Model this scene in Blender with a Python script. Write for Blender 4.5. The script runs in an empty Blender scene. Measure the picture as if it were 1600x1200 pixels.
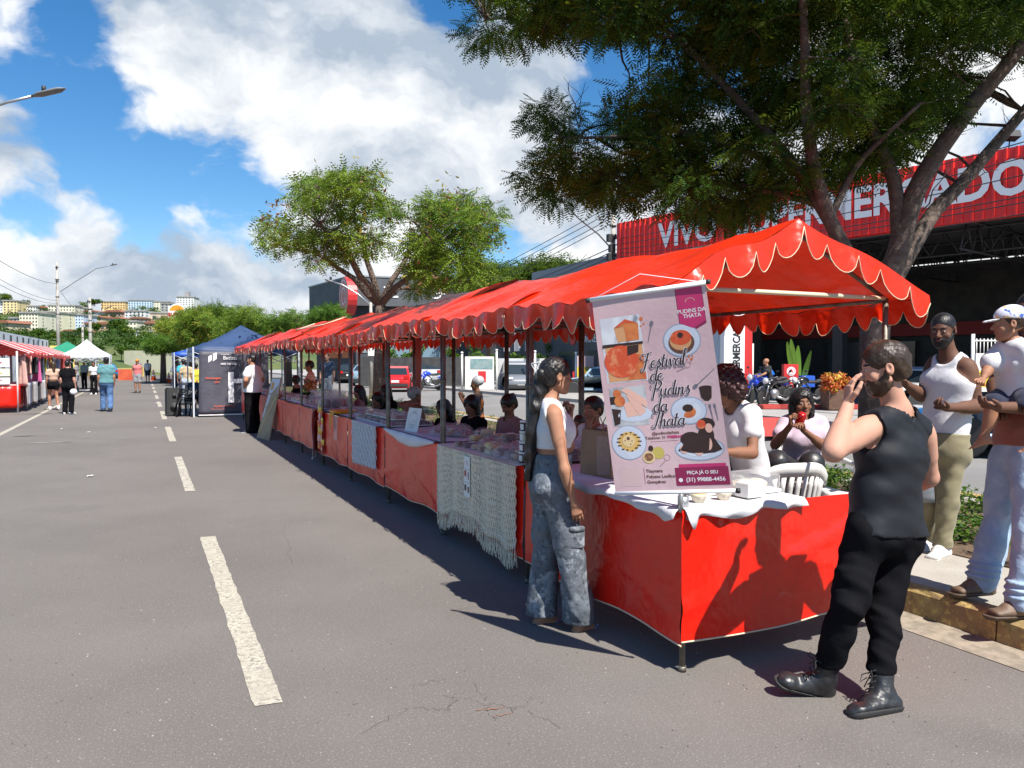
import bpy,bmesh,math,random,os
import numpy as np
from mathutils import Vector,Matrix
R = math.radians
V = Vector
random.seed(7)
scene = bpy.context.scene
col = scene.collection
# ------------------------------------------------------------------ camera
CAM = V((0.0,0.0,1.62)); YAW = 25.6; PITCH = 1.67; F = 1200.0
cam_d = bpy.data.cameras.new('camera'); cam = bpy.data.objects.new('camera',cam_d); col.objects.link(cam)
cam.location = CAM; cam.rotation_euler = (R(90 - PITCH),0,R(-YAW))
cam_d.sensor_width = 36; cam_d.lens = 36 * F / 1600; cam_d.clip_start = 0.05; cam_d.clip_end = 6000
scene.camera = cam
# ------------------------------------------------------------------ exposure
scene.view_settings.view_transform = 'Standard'
scene.view_settings.look = 'None'
scene.view_settings.exposure = 0.85
scene.view_settings.gamma = 1
scene.cycles.max_bounces = 6; scene.cycles.transparent_max_bounces = 12
scene.cycles.caustics_reflective = False; scene.cycles.caustics_refractive = False
# ------------------------------------------------------------------ sun
SUN_EL = 55.0; SUN_AZ = 9.0           # sun stands behind the camera, azimuth 9 deg towards +X from -Y
sd = V((math.sin(R(SUN_AZ)) * math.cos(R(SUN_EL)),-math.cos(R(SUN_AZ)) * math.cos(R(SUN_EL)),math.sin(R(SUN_EL))))
ld = bpy.data.lights.new('sun','SUN'); ld.energy = 4.9; ld.angle = R(0.53); ld.color = (1.0,0.955,0.88)
lo = bpy.data.objects.new('sun',ld); col.objects.link(lo); lo.rotation_euler = sd.to_track_quat('Z','Y').to_euler(); lo.location = (0,0,50)
# ------------------------------------------------------------------ sky with clouds
def px_dir(u,v):
 p = R(-PITCH); y = R(YAW)
 f = V((math.sin(y) * math.cos(p),math.cos(y) * math.cos(p),math.sin(p)))
 r = V((math.cos(y),-math.sin(y),0)); up = r.cross(f)
 return (f + r * ((u - 800) / F) + up * ((600 - v) / F)).normalized()
world = bpy.data.worlds.new("World"); scene.world = world; world.use_nodes = True
nt = world.node_tree; N = nt.nodes; L = nt.links
for n in list(N): N.remove(n)
def wn(t,**k):
 n = N.new(t)
 for a,b in k.items(): setattr(n,a,b)
 return n
sky = wn('ShaderNodeTexSky',sky_type='NISHITA',sun_disc=False)
sky.sun_elevation = R(SUN_EL); sky.sun_rotation = math.atan2(sd.x,sd.y)
sky.air_density = 1.0; sky.dust_density = 0.3; sky.ozone_density = 3.0
hs = wn('ShaderNodeHueSaturation'); hs.inputs['Saturation'].default_value = 1.33; hs.inputs['Value'].default_value = 1.0
L.new(sky.outputs[0],hs.inputs['Color'])
tc = wn('ShaderNodeTexCoord')
caps = [((560,60),.40,1.15),((340,90),.24,1.0),((760,200),.32,1.1),((420,200),.20,.9),((620,320),.16,.9),
  ((900,230),.15,.8),((850,330),.2,.8),((1050,300),.35,.9),((1400,260),.4,.9),((1600,130),.25,.7),
  ((15,45),.08,.6),((60,175),.06,.5),((120,190),.045,.5),((20,275),.12,.95),((90,290),.09,.9),((170,315),.09,.85),((250,335),.09,.75),((350,350),.12,.8),
  ((20,400),.10,.8),((120,410),.12,.95),((230,400),.10,.75),((310,380),.07,.95),((330,440),.15,.9),
  ((150,460),.14,.95),((40,470),.14,.8),((450,430),.15,.85),((600,480),.2,.8)]
acc = None
def math_n(op,a,b=None,clamp=False):
 n = wn('ShaderNodeMath',operation=op,use_clamp=clamp)
 for i,x in enumerate((a,b)):
  if x is None: continue
  if isinstance(x,(int,float)): n.inputs[i].default_value = x
  else: L.new(x,n.inputs[i])
 return n.outputs[0]
warp = wn('ShaderNodeTexNoise'); warp.inputs['Scale'].default_value = 5.0; warp.inputs['Detail'].default_value = 5; warp.inputs['Roughness'].default_value = .6
L.new(tc.outputs['Generated'],warp.inputs['Vector'])
wv = wn('ShaderNodeVectorMath',operation='MULTIPLY_ADD')
L.new(warp.outputs['Color'],wv.inputs[0]); wv.inputs[1].default_value = (.13,.13,.13);
sub = wn('ShaderNodeVectorMath',operation='SUBTRACT'); L.new(tc.outputs['Generated'],sub.inputs[0]); sub.inputs[1].default_value = (.065,.065,.065)
L.new(sub.outputs[0],wv.inputs[2])
for (uv,rad,amp) in caps:
 d = px_dir(*uv)
 dist = wn('ShaderNodeVectorMath',operation='DISTANCE'); L.new(wv.outputs[0],dist.inputs[0]); dist.inputs[1].default_value = d
 mr = wn('ShaderNodeMapRange',interpolation_type='SMOOTHSTEP'); L.new(dist.outputs['Value'],mr.inputs['Value'])
 mr.inputs['From Min'].default_value = rad * 1.25; mr.inputs['From Max'].default_value = rad * .35
 mr.inputs['To Min'].default_value = 0; mr.inputs['To Max'].default_value = amp
 acc = mr.outputs[0] if acc is None else math_n('MAXIMUM',acc,mr.outputs[0])
n0 = wn('ShaderNodeTexNoise'); n0.inputs['Scale'].default_value = 2.2; n0.inputs['Detail'].default_value = 3; L.new(tc.outputs['Generated'],n0.inputs['Vector'])
n1 = wn('ShaderNodeTexNoise'); n1.inputs['Scale'].default_value = 8.5; n1.inputs['Detail'].default_value = 9; n1.inputs['Roughness'].default_value = .56
mp = wn('ShaderNodeMapping'); mp.inputs['Scale'].default_value = (1,1,1.9); L.new(wv.outputs[0],mp.inputs['Vector']); L.new(mp.outputs[0],n1.inputs['Vector'])
dens = math_n('ADD',acc,math_n('MULTIPLY',math_n('SUBTRACT',n1.outputs['Fac'],.5),2.3))
for (uv,rad,amp) in [((190,225),.06,.7),((90,110),.06,.5),((110,20),.04,.5),((60,225),.04,.4),((965,105),.075,1.3),((700,-5),.05,.8),((1110,60),.08,.8),((330,290),.08,.6),((230,345),.035,.5),((20,345),.05,.5),((740,370),.05,.5),((790,400),.05,.5),((840,395),.05,.3),((420,330),.06,.4)]:
 d = px_dir(*uv); dist = wn('ShaderNodeVectorMath',operation='DISTANCE'); L.new(wv.outputs[0],dist.inputs[0]); dist.inputs[1].default_value = d
 mr = wn('ShaderNodeMapRange',interpolation_type='SMOOTHSTEP'); L.new(dist.outputs['Value'],mr.inputs['Value'])
 mr.inputs['From Min'].default_value = rad * 1.6; mr.inputs['From Max'].default_value = rad * .3; mr.inputs['To Min'].default_value = 0; mr.inputs['To Max'].default_value = amp
 dens = math_n('SUBTRACT',dens,mr.outputs[0])
cm = wn('ShaderNodeMapRange',interpolation_type='SMOOTHSTEP'); L.new(dens,cm.inputs['Value'])
cm.inputs['From Min'].default_value = .24; cm.inputs['From Max'].default_value = .78
n2 = wn('ShaderNodeTexNoise'); n2.inputs['Scale'].default_value = 4.2; n2.inputs['Detail'].default_value = 8; n2.inputs['Roughness'].default_value = .55
L.new(mp.outputs[0],n2.inputs['Vector'])
cr = wn('ShaderNodeValToRGB'); L.new(n2.outputs['Fac'],cr.inputs['Fac'])
cr.color_ramp.elements[0].position = .40; cr.color_ramp.elements[0].color = (3.0,3.6,4.4,1)
cr.color_ramp.elements[1].position = .56; cr.color_ramp.elements[1].color = (6.7,6.85,7.0,1)
mx = wn('ShaderNodeMix',data_type='RGBA'); L.new(cm.outputs[0],mx.inputs['Factor']); L.new(hs.outputs[0],mx.inputs[6]); L.new(cr.outputs[0],mx.inputs[7])
bg = wn('ShaderNodeBackground'); bg.inputs['Strength'].default_value = 0.085; L.new(mx.outputs[2],bg.inputs['Color'])
wo = wn('ShaderNodeOutputWorld'); L.new(bg.outputs[0],wo.inputs['Surface'])
# ------------------------------------------------------------------ pixel <-> place helpers (photo is 1600 x 1200)
_y = R(YAW); _p = R(-PITCH)
FH = V((math.sin(_y),math.cos(_y),0)); RH = V((math.cos(_y),-math.sin(_y),0))
def ray(u,v):
 f = FH * math.cos(_p) + V((0,0,math.sin(_p))); up = RH.cross(f)
 return f + RH * ((u - 800) / F) + up * ((600 - v) / F)
def P(u,v,d):                 # point at horizontal distance d ahead
 r = ray(u,v); return CAM + r * (d / r.dot(FH))
def G(u,v,z=0.0):             # point on level ground z
 r = ray(u,v); return CAM + r * ((z - CAM.z) / r.z)
def onX(u,v,X):
 r = ray(u,v); return CAM + r * ((X - CAM.x) / r.x)
def onY(u,v,Y):
 r = ray(u,v); return CAM + r * ((Y - CAM.y) / r.y)
def column_at(u,X):            # the (x, y) on plane X that stands in picture column u
 s = (u - 800) / F; d = X / (RH.x * s + FH.x); q = FH * d + RH * (s * d); return q.x,q.y
# ------------------------------------------------------------------ materials
MATS = {}
def mat(name,color=(.5,.5,.5),rough=.6,metal=0.0,spec=.5,noise=None,bump=None,trans=0.0,glass=0.0,coat=0.0,emit=None,alpha=1.0,coord='Object',wave=None,stretch=None,sheen=0.0):
 """noise=(scale, other colour, lo, hi) bump=(scale, strength, detail[, distance]) trans = translucent share"""
 if name in MATS: return MATS[name]
 m = bpy.data.materials.new(name); m.use_nodes = True; t = m.node_tree; n = t.nodes; l = t.links
 b = n['Principled BSDF']; out = n['Material Output']
 b.inputs['Base Color'].default_value = (*color,1); b.inputs['Roughness'].default_value = rough
 b.inputs['Metallic'].default_value = metal; b.inputs['Specular IOR Level'].default_value = spec
 b.inputs['Coat Weight'].default_value = coat; b.inputs['Transmission Weight'].default_value = glass
 b.inputs['Alpha'].default_value = alpha; b.inputs['Sheen Weight'].default_value = sheen
 if emit: b.inputs['Emission Color'].default_value = (*emit[0],1); b.inputs['Emission Strength'].default_value = emit[1]
 c = n.new('ShaderNodeTexCoord'); cs = None
 def tn(scale,detail=4,rough_=.6):
  x = n.new('ShaderNodeTexNoise'); x.inputs['Scale'].default_value = scale; x.inputs['Detail'].default_value = detail; x.inputs['Roughness'].default_value = rough_
  l.new(c.outputs[coord],x.inputs['Vector']); return x
 if noise:
  layers = noise if isinstance(noise[0],(tuple,list)) else [noise]
  for (sc,c2,lo_,hi_) in layers:
   x = tn(sc); mr = n.new('ShaderNodeMapRange'); l.new(x.outputs['Fac'],mr.inputs['Value'])
   mr.inputs['From Min'].default_value = lo_; mr.inputs['From Max'].default_value = hi_
   k = n.new('ShaderNodeMix'); k.data_type = 'RGBA'; l.new(mr.outputs[0],k.inputs['Factor'])
   if cs is None: k.inputs[6].default_value = (*color,1)
   else: l.new(cs,k.inputs[6])
   k.inputs[7].default_value = (*c2,1); cs = k.outputs[2]
 if wave:   # (scale, other colour, direction)
  w = n.new('ShaderNodeTexWave'); w.bands_direction = wave[2]; w.inputs['Scale'].default_value = wave[0]; w.inputs['Distortion'].default_value = wave[3] if len(wave) > 3 else 0
  l.new(c.outputs[coord],w.inputs['Vector'])
  k = n.new('ShaderNodeMix'); k.data_type = 'RGBA'; l.new(w.outputs['Fac'],k.inputs['Factor'])
  if cs is None: k.inputs[6].default_value = (*color,1)
  else: l.new(cs,k.inputs[6])
  k.inputs[7].default_value = (*wave[1],1); cs = k.outputs[2]
 if cs is not None: l.new(cs,b.inputs['Base Color'])
 nrm = None
 if stretch: mpg = n.new('ShaderNodeMapping'); mpg.inputs['Scale'].default_value = stretch; l.new(c.outputs[coord],mpg.inputs['Vector'])
 if bump:
  layers = bump if isinstance(bump[0],(tuple,list)) else [bump]
  for bb in layers:
   x = tn(bb[0],bb[2])
   if stretch: l.new(mpg.outputs[0],x.inputs['Vector'])
   bp = n.new('ShaderNodeBump'); bp.inputs['Strength'].default_value = bb[1]
   bp.inputs['Distance'].default_value = bb[3] if len(bb) > 3 else .01
   l.new(x.outputs['Fac'],bp.inputs['Height'])
   if nrm is not None: l.new(nrm,bp.inputs['Normal'])
   nrm = bp.outputs[0]
  l.new(nrm,b.inputs['Normal'])
 if trans:
  tr = n.new('ShaderNodeBsdfTranslucent'); ms = n.new('ShaderNodeMixShader'); ms.inputs[0].default_value = trans
  if cs is not None: l.new(cs,tr.inputs['Color'])
  else: tr.inputs['Color'].default_value = (*color,1)
  if nrm is not None: l.new(nrm,tr.inputs['Normal'])
  l.new(b.outputs[0],ms.inputs[1]); l.new(tr.outputs[0],ms.inputs[2]); l.new(ms.outputs[0],out.inputs['Surface'])
 MATS[name] = m; return m
# ------------------------------------------------------------------ object helpers
def tag(o,label=None,cat=None,group=None,kind=None):
 if label: o['label'] = label
 if cat: o['category'] = cat
 if group: o['group'] = group
 if kind: o['kind'] = kind
 return o
def empty(name,loc=(0,0,0),rz=0.0,label=None,cat=None,group=None):
 o = bpy.data.objects.new(name,None); col.objects.link(o); o.location = loc; o.rotation_euler = (0,0,rz); o.empty_display_size = .2
 return tag(o,label,cat,group)
def copy_tree(o,parent=None):
 c = o.copy(); col.objects.link(c); c.parent = parent
 for ch in list(KIDS.get(o.name,[])):
  k = copy_tree(ch,c); KIDS.setdefault(c.name,[]).append(k)
 return c
KIDS = {}
def np_mesh(name,verts,quads=None,tris=None,mats=(),midx=None,smooth=False):
 me = bpy.data.meshes.new(name); verts = np.asarray(verts,dtype=np.float32)
 nq = 0 if quads is None else len(quads); ntr = 0 if tris is None else len(tris)
 me.vertices.add(len(verts)); me.vertices.foreach_set('co',verts.ravel())
 loops = []; starts = []
 if nq: loops.append(np.asarray(quads,dtype=np.int32).ravel()); starts.append(np.arange(nq,dtype=np.int32) * 4)
 if ntr: loops.append(np.asarray(tris,dtype=np.int32).ravel()); starts.append(np.arange(ntr,dtype=np.int32) * 3 + nq * 4)
 if not loops: return me
 loops = np.concatenate(loops); starts = np.concatenate(starts)
 me.loops.add(len(loops)); me.loops.foreach_set('vertex_index',loops)
 me.polygons.add(nq + ntr); me.polygons.foreach_set('loop_start',starts)
 for m in mats: me.materials.append(m)
 if midx is not None: me.polygons.foreach_set('material_index',np.asarray(midx,dtype=np.int32))
 me.polygons.foreach_set('use_smooth',np.full(nq + ntr,smooth,dtype=bool))
 me.update(calc_edges=True); return me
def link(name,me,parent=None,loc=None,rz=None):
 o = bpy.data.objects.new(name,me); col.objects.link(o)
 if parent is not None: o.parent = parent; KIDS.setdefault(parent.name,[]).append(o)
 if loc is not None: o.location = loc
 if rz is not None: o.rotation_euler = (0,0,rz)
 return o
class MB:
 def __init__(s): s.v = []; s.f = []; s.m = []; s.sm = []; s.cur = 0; s.smooth = False; s.X = None
 def add(s,vs,fs,smooth=None):
  o = len(s.v)
  for q in vs:
   q = V(q)
   if s.X is not None: q = s.X @ q
   s.v.append(tuple(q))
  for f in fs:
   s.f.append(tuple(i + o for i in f)); s.m.append(s.cur); s.sm.append(s.smooth if smooth is None else smooth)
  return s
 def box(s,c,size,rz=0,tilt=None,taper=1.0):
  x,y,z = size[0] / 2,size[1] / 2,size[2] / 2; M = Matrix.Rotation(rz,3,'Z')
  if tilt is not None: M = M @ tilt
  vs = []
  for dz in (-1,1):
   t = 1 if dz < 0 else taper
   for dx,dy in ((-1,-1),(1,-1),(1,1),(-1,1)): vs.append(V(c) + M @ V((dx * x * t,dy * y * t,dz * z)))
  return s.add(vs,[(3,2,1,0),(4,5,6,7),(0,1,5,4),(1,2,6,5),(2,3,7,6),(3,0,4,7)],False)
 def bbox(s,x0,x1,y0,y1,z0,z1): return s.box(((x0 + x1) / 2,(y0 + y1) / 2,(z0 + z1) / 2),(abs(x1 - x0),abs(y1 - y0),abs(z1 - z0)))
 def tube(s,pts,r,n=8,cap=True,squash=None):
  pts = [V(p) for p in pts]; k = len(pts)
  rs = r if isinstance(r,(list,tuple)) else [r] * k
  vs = []; prev = None
  for i,p in enumerate(pts):
   t = (pts[min(i + 1,k - 1)] - pts[max(i - 1,0)])
   if t.length < 1e-9: t = V((0,0,1))
   t.normalize()
   if prev is None:
    a = V((0,0,1)) if abs(t.z) < .9 else V((1,0,0)); u = t.cross(a).normalized()
   else:
    u = (prev - t * prev.dot(t)); u = u.normalized() if u.length > 1e-6 else t.orthogonal().normalized()
   prev = u; w = t.cross(u)
   for j in range(n):
    a = 2 * math.pi * j / n; vs.append(p + u * (math.cos(a) * rs[i]) + w * (math.sin(a) * rs[i] * (squash or 1)))
  fs = []
  for i in range(k - 1):
   for j in range(n):
    a = i * n + j; b = i * n + (j + 1) % n; fs.append((a,b,b + n,a + n))
  sm = True
  s.add(vs,fs,sm)
  if cap:
   o = len(s.v) - len(vs)
   s.f.append(tuple(o + j for j in reversed(range(n)))); s.m.append(s.cur); s.sm.append(False)
   s.f.append(tuple(o + (k - 1) * n + j for j in range(n))); s.m.append(s.cur); s.sm.append(False)
  return s
 def cyl(s,a,b,r,r2=None,n=12): return s.tube([a,b],[r,r if r2 is None else r2],n)
 def lathe(s,c,prof,n=16,axis='Z',smooth=True):
  vs = []; c = V(c)
  for (r,z) in prof:
   for j in range(n):
    a = 2 * math.pi * j / n; q = V((r * math.cos(a),r * math.sin(a),z))
    if axis == 'X': q = V((q.z,q.x,q.y))
    if axis == 'Y': q = V((q.y,q.z,q.x))
    vs.append(c + q)
  k = len(prof); fs = [(i * n + j,i * n + (j + 1) % n,(i + 1) * n + (j + 1) % n,(i + 1) * n + j) for i in range(k - 1) for j in range(n)]
  fs.append(tuple(reversed(range(n)))); fs.append(tuple((k - 1) * n + j for j in range(n)))
  return s.add(vs,fs,smooth)
 def ell(s,c,r,nu=12,nv=8,M=None):
  vs = []; fs = []; c = V(c)
  for i in range(nv + 1):
   ph = math.pi * i / nv
   for j in range(nu):
    a = 2 * math.pi * j / nu; q = V((r[0] * math.sin(ph) * math.cos(a),r[1] * math.sin(ph) * math.sin(a),r[2] * math.cos(ph)))
    if M is not None: q = M @ q
    vs.append(c + q)
  for i in range(nv):
   for j in range(nu): fs.append((i * nu + j,(i + 1) * nu + j,(i + 1) * nu + (j + 1) % nu,i * nu + (j + 1) % nu))
  return s.add(vs,fs,True)
 def poly(s,pts): return s.add(pts,[tuple(range(len(pts)))],False)
 def prism(s,pts2,f,t0,t1):   # f(x, y, t) -> point
  n = len(pts2); vs = [f(x,y,t0) for x,y in pts2] + [f(x,y,t1) for x,y in pts2]
  fs = [tuple(reversed(range(n))),tuple(range(n,2 * n))] + [(i,(i + 1) % n,n + (i + 1) % n,n + i) for i in range(n)]
  return s.add(vs,fs,False)
 def grid(s,nu,nv,f,smooth=True,thick=0.0):
  vs = [f(i / nu,j / nv) for j in range(nv + 1) for i in range(nu + 1)]
  fs = [(j * (nu + 1) + i,j * (nu + 1) + i + 1,(j + 1) * (nu + 1) + i + 1,(j + 1) * (nu + 1) + i) for j in range(nv) for i in range(nu)]
  return s.add(vs,fs,smooth)
 def build(s,name,mats,parent=None,bevel=0.0,loc=None,rz=None,solid=0.0):
  if not isinstance(mats,(list,tuple)): mats = [mats]
  me = bpy.data.meshes.new(name); me.from_pydata(s.v,[],s.f)
  for m in mats: me.materials.append(m)
  me.polygons.foreach_set('material_index',s.m); me.polygons.foreach_set('use_smooth',s.sm)
  me.update()
  if bevel or solid:
   bm = bmesh.new(); bm.from_mesh(me)
   if bevel:
    es = [e for e in bm.edges if len(e.link_faces) == 2 and e.calc_face_angle(0) > .6]
    bmesh.ops.bevel(bm,geom=es,offset=bevel,segments=2,affect='EDGES',clamp_overlap=True)
   if solid: bmesh.ops.solidify(bm,geom=bm.faces[:],thickness=solid)
   bm.to_mesh(me); bm.free()
  return link(name,me,parent,loc,rz)
def smoothstep(x): x = max(0,min(1,x)); return x * x * (3 - 2 * x)
def lerp(a,b,t): return a + (b - a) * t
_tc = {}
def text2d(s,bold=0.0,align='CENTER',shear=0.0,space=1.0):
 key = (s,bold,align,shear,space)
 if key in _tc: return _tc[key]
 c = bpy.data.curves.new('lettering','FONT'); c.body = s; c.size = 1; c.align_x = align; c.align_y = 'CENTER'; c.offset = bold; c.shear = shear; c.space_character = space
 c.resolution_u = 3; c.fill_mode = 'FRONT' if hasattr(c,'fill_mode') else 'BOTH'
 o = bpy.data.objects.new('lettering',c); col.objects.link(o)
 me = bpy.data.meshes.new_from_object(o.evaluated_get(bpy.context.evaluated_depsgraph_get()))
 vs = [(v.co.x,v.co.y) for v in me.vertices]; fs = [tuple(p.vertices) for p in me.polygons]
 bpy.data.objects.remove(o); bpy.data.curves.remove(c); bpy.data.meshes.remove(me)
 _tc[key] = (vs,fs); return vs,fs
def add_text(mb,s,f,size=1.0,at=(0,0),rot=0.0,sx=1.0,**k):
 """f(x, y) -> point on the sign"""
 vs,fs = text2d(s,**k); ca,sa = math.cos(rot),math.sin(rot); out = []
 for x,y in vs:
  x *= size * sx; y *= size; out.append(f(at[0] + x * ca - y * sa,at[1] + x * sa + y * ca))
 mb.add(out,fs,False)
# ------------------------------------------------------------------ signed distance bodies: one continuous surface per body or garment
class SDF:
 def __init__(s): s.ops = []
 def cone(s,a,b,ra,rb,k=.02,op='+'): s.ops.append((op,'c',(np.array(a,float),np.array(b,float),ra,rb),k)); return s
 def flat(s,a,b,wa,da,wb,db,side,k=.03,op='+'):
  a = np.array(a,float); b = np.array(b,float); ax = (b - a) / max(1e-6,np.linalg.norm(b - a)); sd_ = np.array(side,float); sd_ = sd_ - ax * sd_.dot(ax); sd_ /= np.linalg.norm(sd_)
  s.ops.append((op,'f',(a,b,wa,da,wb,db,ax,sd_,np.cross(ax,sd_)),k)); return s
 def ell(s,c,r,M=None,k=.02,op='+'): s.ops.append((op,'e',(np.array(c,float),np.array(r,float),None if M is None else np.array(M,float)),k)); return s
 def plane(s,p,n,k=.004):
  n = np.array(n,float); n /= np.linalg.norm(n); s.ops.append(('x','p',(np.array(p,float),n),k)); return s
 def disp(s,fn): s.ops.append(('d','d',fn,0)); return s
 def bounds(s,pad=.03):
  lo = np.full(3,1e9); hi = np.full(3,-1e9)
  for op,t,a,k in s.ops:
   if op != '+': continue
   if t == 'c': q = [(a[0],a[2]),(a[1],a[3])]
   elif t == 'f': q = [(a[0],max(a[2],a[3])),(a[1],max(a[4],a[5]))]
   elif t == 'e': q = [(a[0],max(a[1]))]
   for c,r in q: lo = np.minimum(lo,c - r - pad); hi = np.maximum(hi,c + r + pad)
  return lo,hi
 def mesh(s,h):
  lo,hi = s.bounds(max(.02,2 * h)); n = np.ceil((hi - lo) / h).astype(int) + 1
  gx = (lo[0] + h * np.arange(n[0])).astype(np.float32); gy = (lo[1] + h * np.arange(n[1])).astype(np.float32); gz = (lo[2] + h * np.arange(n[2])).astype(np.float32)
  Fd = np.full(n,.5,dtype=np.float32)
  for op,t,a,k in s.ops:
   if op == 'd':
    Xg,Yg,Zg = np.meshgrid(gx,gy,gz,indexing='ij'); near = np.abs(Fd) < .06
    Fd[near] += a(Xg[near],Yg[near],Zg[near]).astype(np.float32); continue
   if t == 'p':
    p,nn = a; D = (gx[:,None,None] - p[0]) * nn[0] + (gy[None,:,None] - p[1]) * nn[1] + (gz[None,None,:] - p[2]) * nn[2]
    hh = np.clip(.5 - .5 * (D - Fd) / k,0,1); Fd = (D * (1 - hh) + Fd * hh + k * hh * (1 - hh)).astype(np.float32); continue
   m = .05 + k
   if t == 'c': bl = np.minimum(a[0] - a[2],a[1] - a[3]) - m; bh = np.maximum(a[0] + a[2],a[1] + a[3]) + m
   elif t == 'f':
    ra = max(a[2],a[3]); rb = max(a[4],a[5]); bl = np.minimum(a[0] - ra,a[1] - rb) - m; bh = np.maximum(a[0] + ra,a[1] + rb) + m
   else: r = max(a[1]); bl = a[0] - r - m; bh = a[0] + r + m
   i0 = np.clip(np.floor((bl - lo) / h).astype(int),0,n); i1 = np.clip(np.ceil((bh - lo) / h).astype(int) + 1,0,n)
   if (i1 <= i0).any(): continue
   sl = tuple(slice(i0[q],i1[q]) for q in range(3))
   x = gx[sl[0]][:,None,None]; y = gy[sl[1]][None,:,None]; z = gz[sl[2]][None,None,:]
   if t == 'c':
    A,B,ra,rb = a; ab = B - A; L2 = max(1e-9,ab.dot(ab))
    tt = np.clip(((x - A[0]) * ab[0] + (y - A[1]) * ab[1] + (z - A[2]) * ab[2]) / L2,0,1)
    D = np.sqrt((x - A[0] - tt * ab[0]) ** 2 + (y - A[1] - tt * ab[1]) ** 2 + (z - A[2] - tt * ab[2]) ** 2) - (ra + (rb - ra) * tt)
   elif t == 'f':
    A,B,wa,da,wb,db,ax,s1,s2 = a; Ln = np.linalg.norm(B - A)
    px,py,pz = x - A[0],y - A[1],z - A[2]
    ta = px * ax[0] + py * ax[1] + pz * ax[2]; tt = np.clip(ta / Ln,0,1); ex = ta - tt * Ln
    u = px * s1[0] + py * s1[1] + pz * s1[2]; w = px * s2[0] + py * s2[1] + pz * s2[2]
    W = wa + (wb - wa) * tt; Dp = da + (db - da) * tt; mn = np.minimum(W,Dp)
    k0 = np.sqrt((u / W) ** 2 + (w / Dp) ** 2 + (ex / mn) ** 2); k1 = np.sqrt((u / W ** 2) ** 2 + (w / Dp ** 2) ** 2 + (ex / mn ** 2) ** 2)
    D = k0 * (k0 - 1) / np.maximum(k1,1e-6)
   else:
    c,r,M = a; px,py,pz = x - c[0],y - c[1],z - c[2]
    if M is not None: px,py,pz = (M[0,0] * px + M[1,0] * py + M[2,0] * pz),(M[0,1] * px + M[1,1] * py + M[2,1] * pz),(M[0,2] * px + M[1,2] * py + M[2,2] * pz)
    k0 = np.sqrt((px / r[0]) ** 2 + (py / r[1]) ** 2 + (pz / r[2]) ** 2); k1 = np.sqrt((px / r[0] ** 2) ** 2 + (py / r[1] ** 2) ** 2 + (pz / r[2] ** 2) ** 2)
    D = k0 * (k0 - 1) / np.maximum(k1,1e-6)
   S = Fd[sl]
   if op == '+': hh = np.clip(.5 + .5 * (S - D) / k,0,1); Fd[sl] = S * (1 - hh) + D * hh - k * hh * (1 - hh)
   else: D = -D; hh = np.clip(.5 - .5 * (D - S) / k,0,1); Fd[sl] = D * (1 - hh) + S * hh + k * hh * (1 - hh)
  Fd[0] = Fd[-1] = .1; Fd[:,0] = Fd[:,-1] = .1; Fd[:,:,0] = Fd[:,:,-1] = .1
  return surf_nets(Fd,lo,h)
def surf_nets(Fd,lo,h):
 S = Fd < 0; nx,ny,nz = [q - 1 for q in Fd.shape]
 st = S[:-1,:-1,:-1].astype(np.int8)
 cnt8 = sum(S[i:nx + i,j:ny + j,k:nz + k].astype(np.int8) for i in (0,1) for j in (0,1) for k in (0,1))
 act = (cnt8 > 0) & (cnt8 < 8); ids = np.argwhere(act)
 if len(ids) == 0: return np.zeros((0,3)),np.zeros((0,4),int)
 I,J,K = ids[:,0],ids[:,1],ids[:,2]; acc = np.zeros((len(ids),3)); cnt = np.zeros(len(ids))
 for ax in range(3):
  o1,o2 = [q for q in range(3) if q != ax]
  for a in (0,1):
   for b in (0,1):
    off = [0,0,0]; off[o1] = a; off[o2] = b; off2 = list(off); off2[ax] = 1
    A = Fd[I + off[0],J + off[1],K + off[2]]; B = Fd[I + off2[0],J + off2[1],K + off2[2]]
    m = (A < 0) != (B < 0); t = np.where(m,A / np.where(m,A - B,1),0)
    acc[:,0] += np.where(m,off[0],0); acc[:,1] += np.where(m,off[1],0); acc[:,2] += np.where(m,off[2],0)
    acc[:,ax] += np.where(m,t,0); cnt += m
 vs = (ids + acc / cnt[:,None]) * h + lo
 idx = -np.ones(act.shape,dtype=np.int64); idx[I,J,K] = np.arange(len(ids)); Q = []
 for ax in range(3):
  sl0 = [slice(1,-1)] * 3; sl0[ax] = slice(0,-1); sl1 = [slice(1,-1)] * 3; sl1[ax] = slice(1,None)
  A = S[tuple(sl0)]; B = S[tuple(sl1)]; e = np.argwhere(A != B)
  if len(e) == 0: continue
  e = e + np.array([0 if q == ax else 1 for q in range(3)]); o1,o2 = (ax + 1) % 3,(ax + 2) % 3
  def g(d1,d2):
   q = e.copy(); q[:,o1] -= d1; q[:,o2] -= d2; return idx[q[:,0],q[:,1],q[:,2]]
  q = np.stack([g(1,1),g(0,1),g(0,0),g(1,0)],1)
  flip = ~S[e[:,0],e[:,1],e[:,2]]; q[flip] = q[flip][:,::-1]; Q.append(q)
 Q = np.concatenate(Q); Q = Q[(Q >= 0).all(1)]
 return vs,Q
def merge(parts):
 vs = []; qs = []; o = 0
 for v,q in parts: vs.append(v); qs.append(q + o); o += len(v)
 return np.concatenate(vs),np.concatenate(qs)
def relax(vs,q,it=1,lam=.5):
 for _ in range(it):
  acc = np.zeros_like(vs); cnt = np.zeros(len(vs))
  for a,b in ((0,1),(1,2),(2,3),(3,0)):
   np.add.at(acc,q[:,a],vs[q[:,b]]); np.add.at(cnt,q[:,a],1); np.add.at(acc,q[:,b],vs[q[:,a]]); np.add.at(cnt,q[:,b],1)
  vs = vs + lam * (acc / np.maximum(cnt,1)[:,None] - vs)
 return vs
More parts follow.
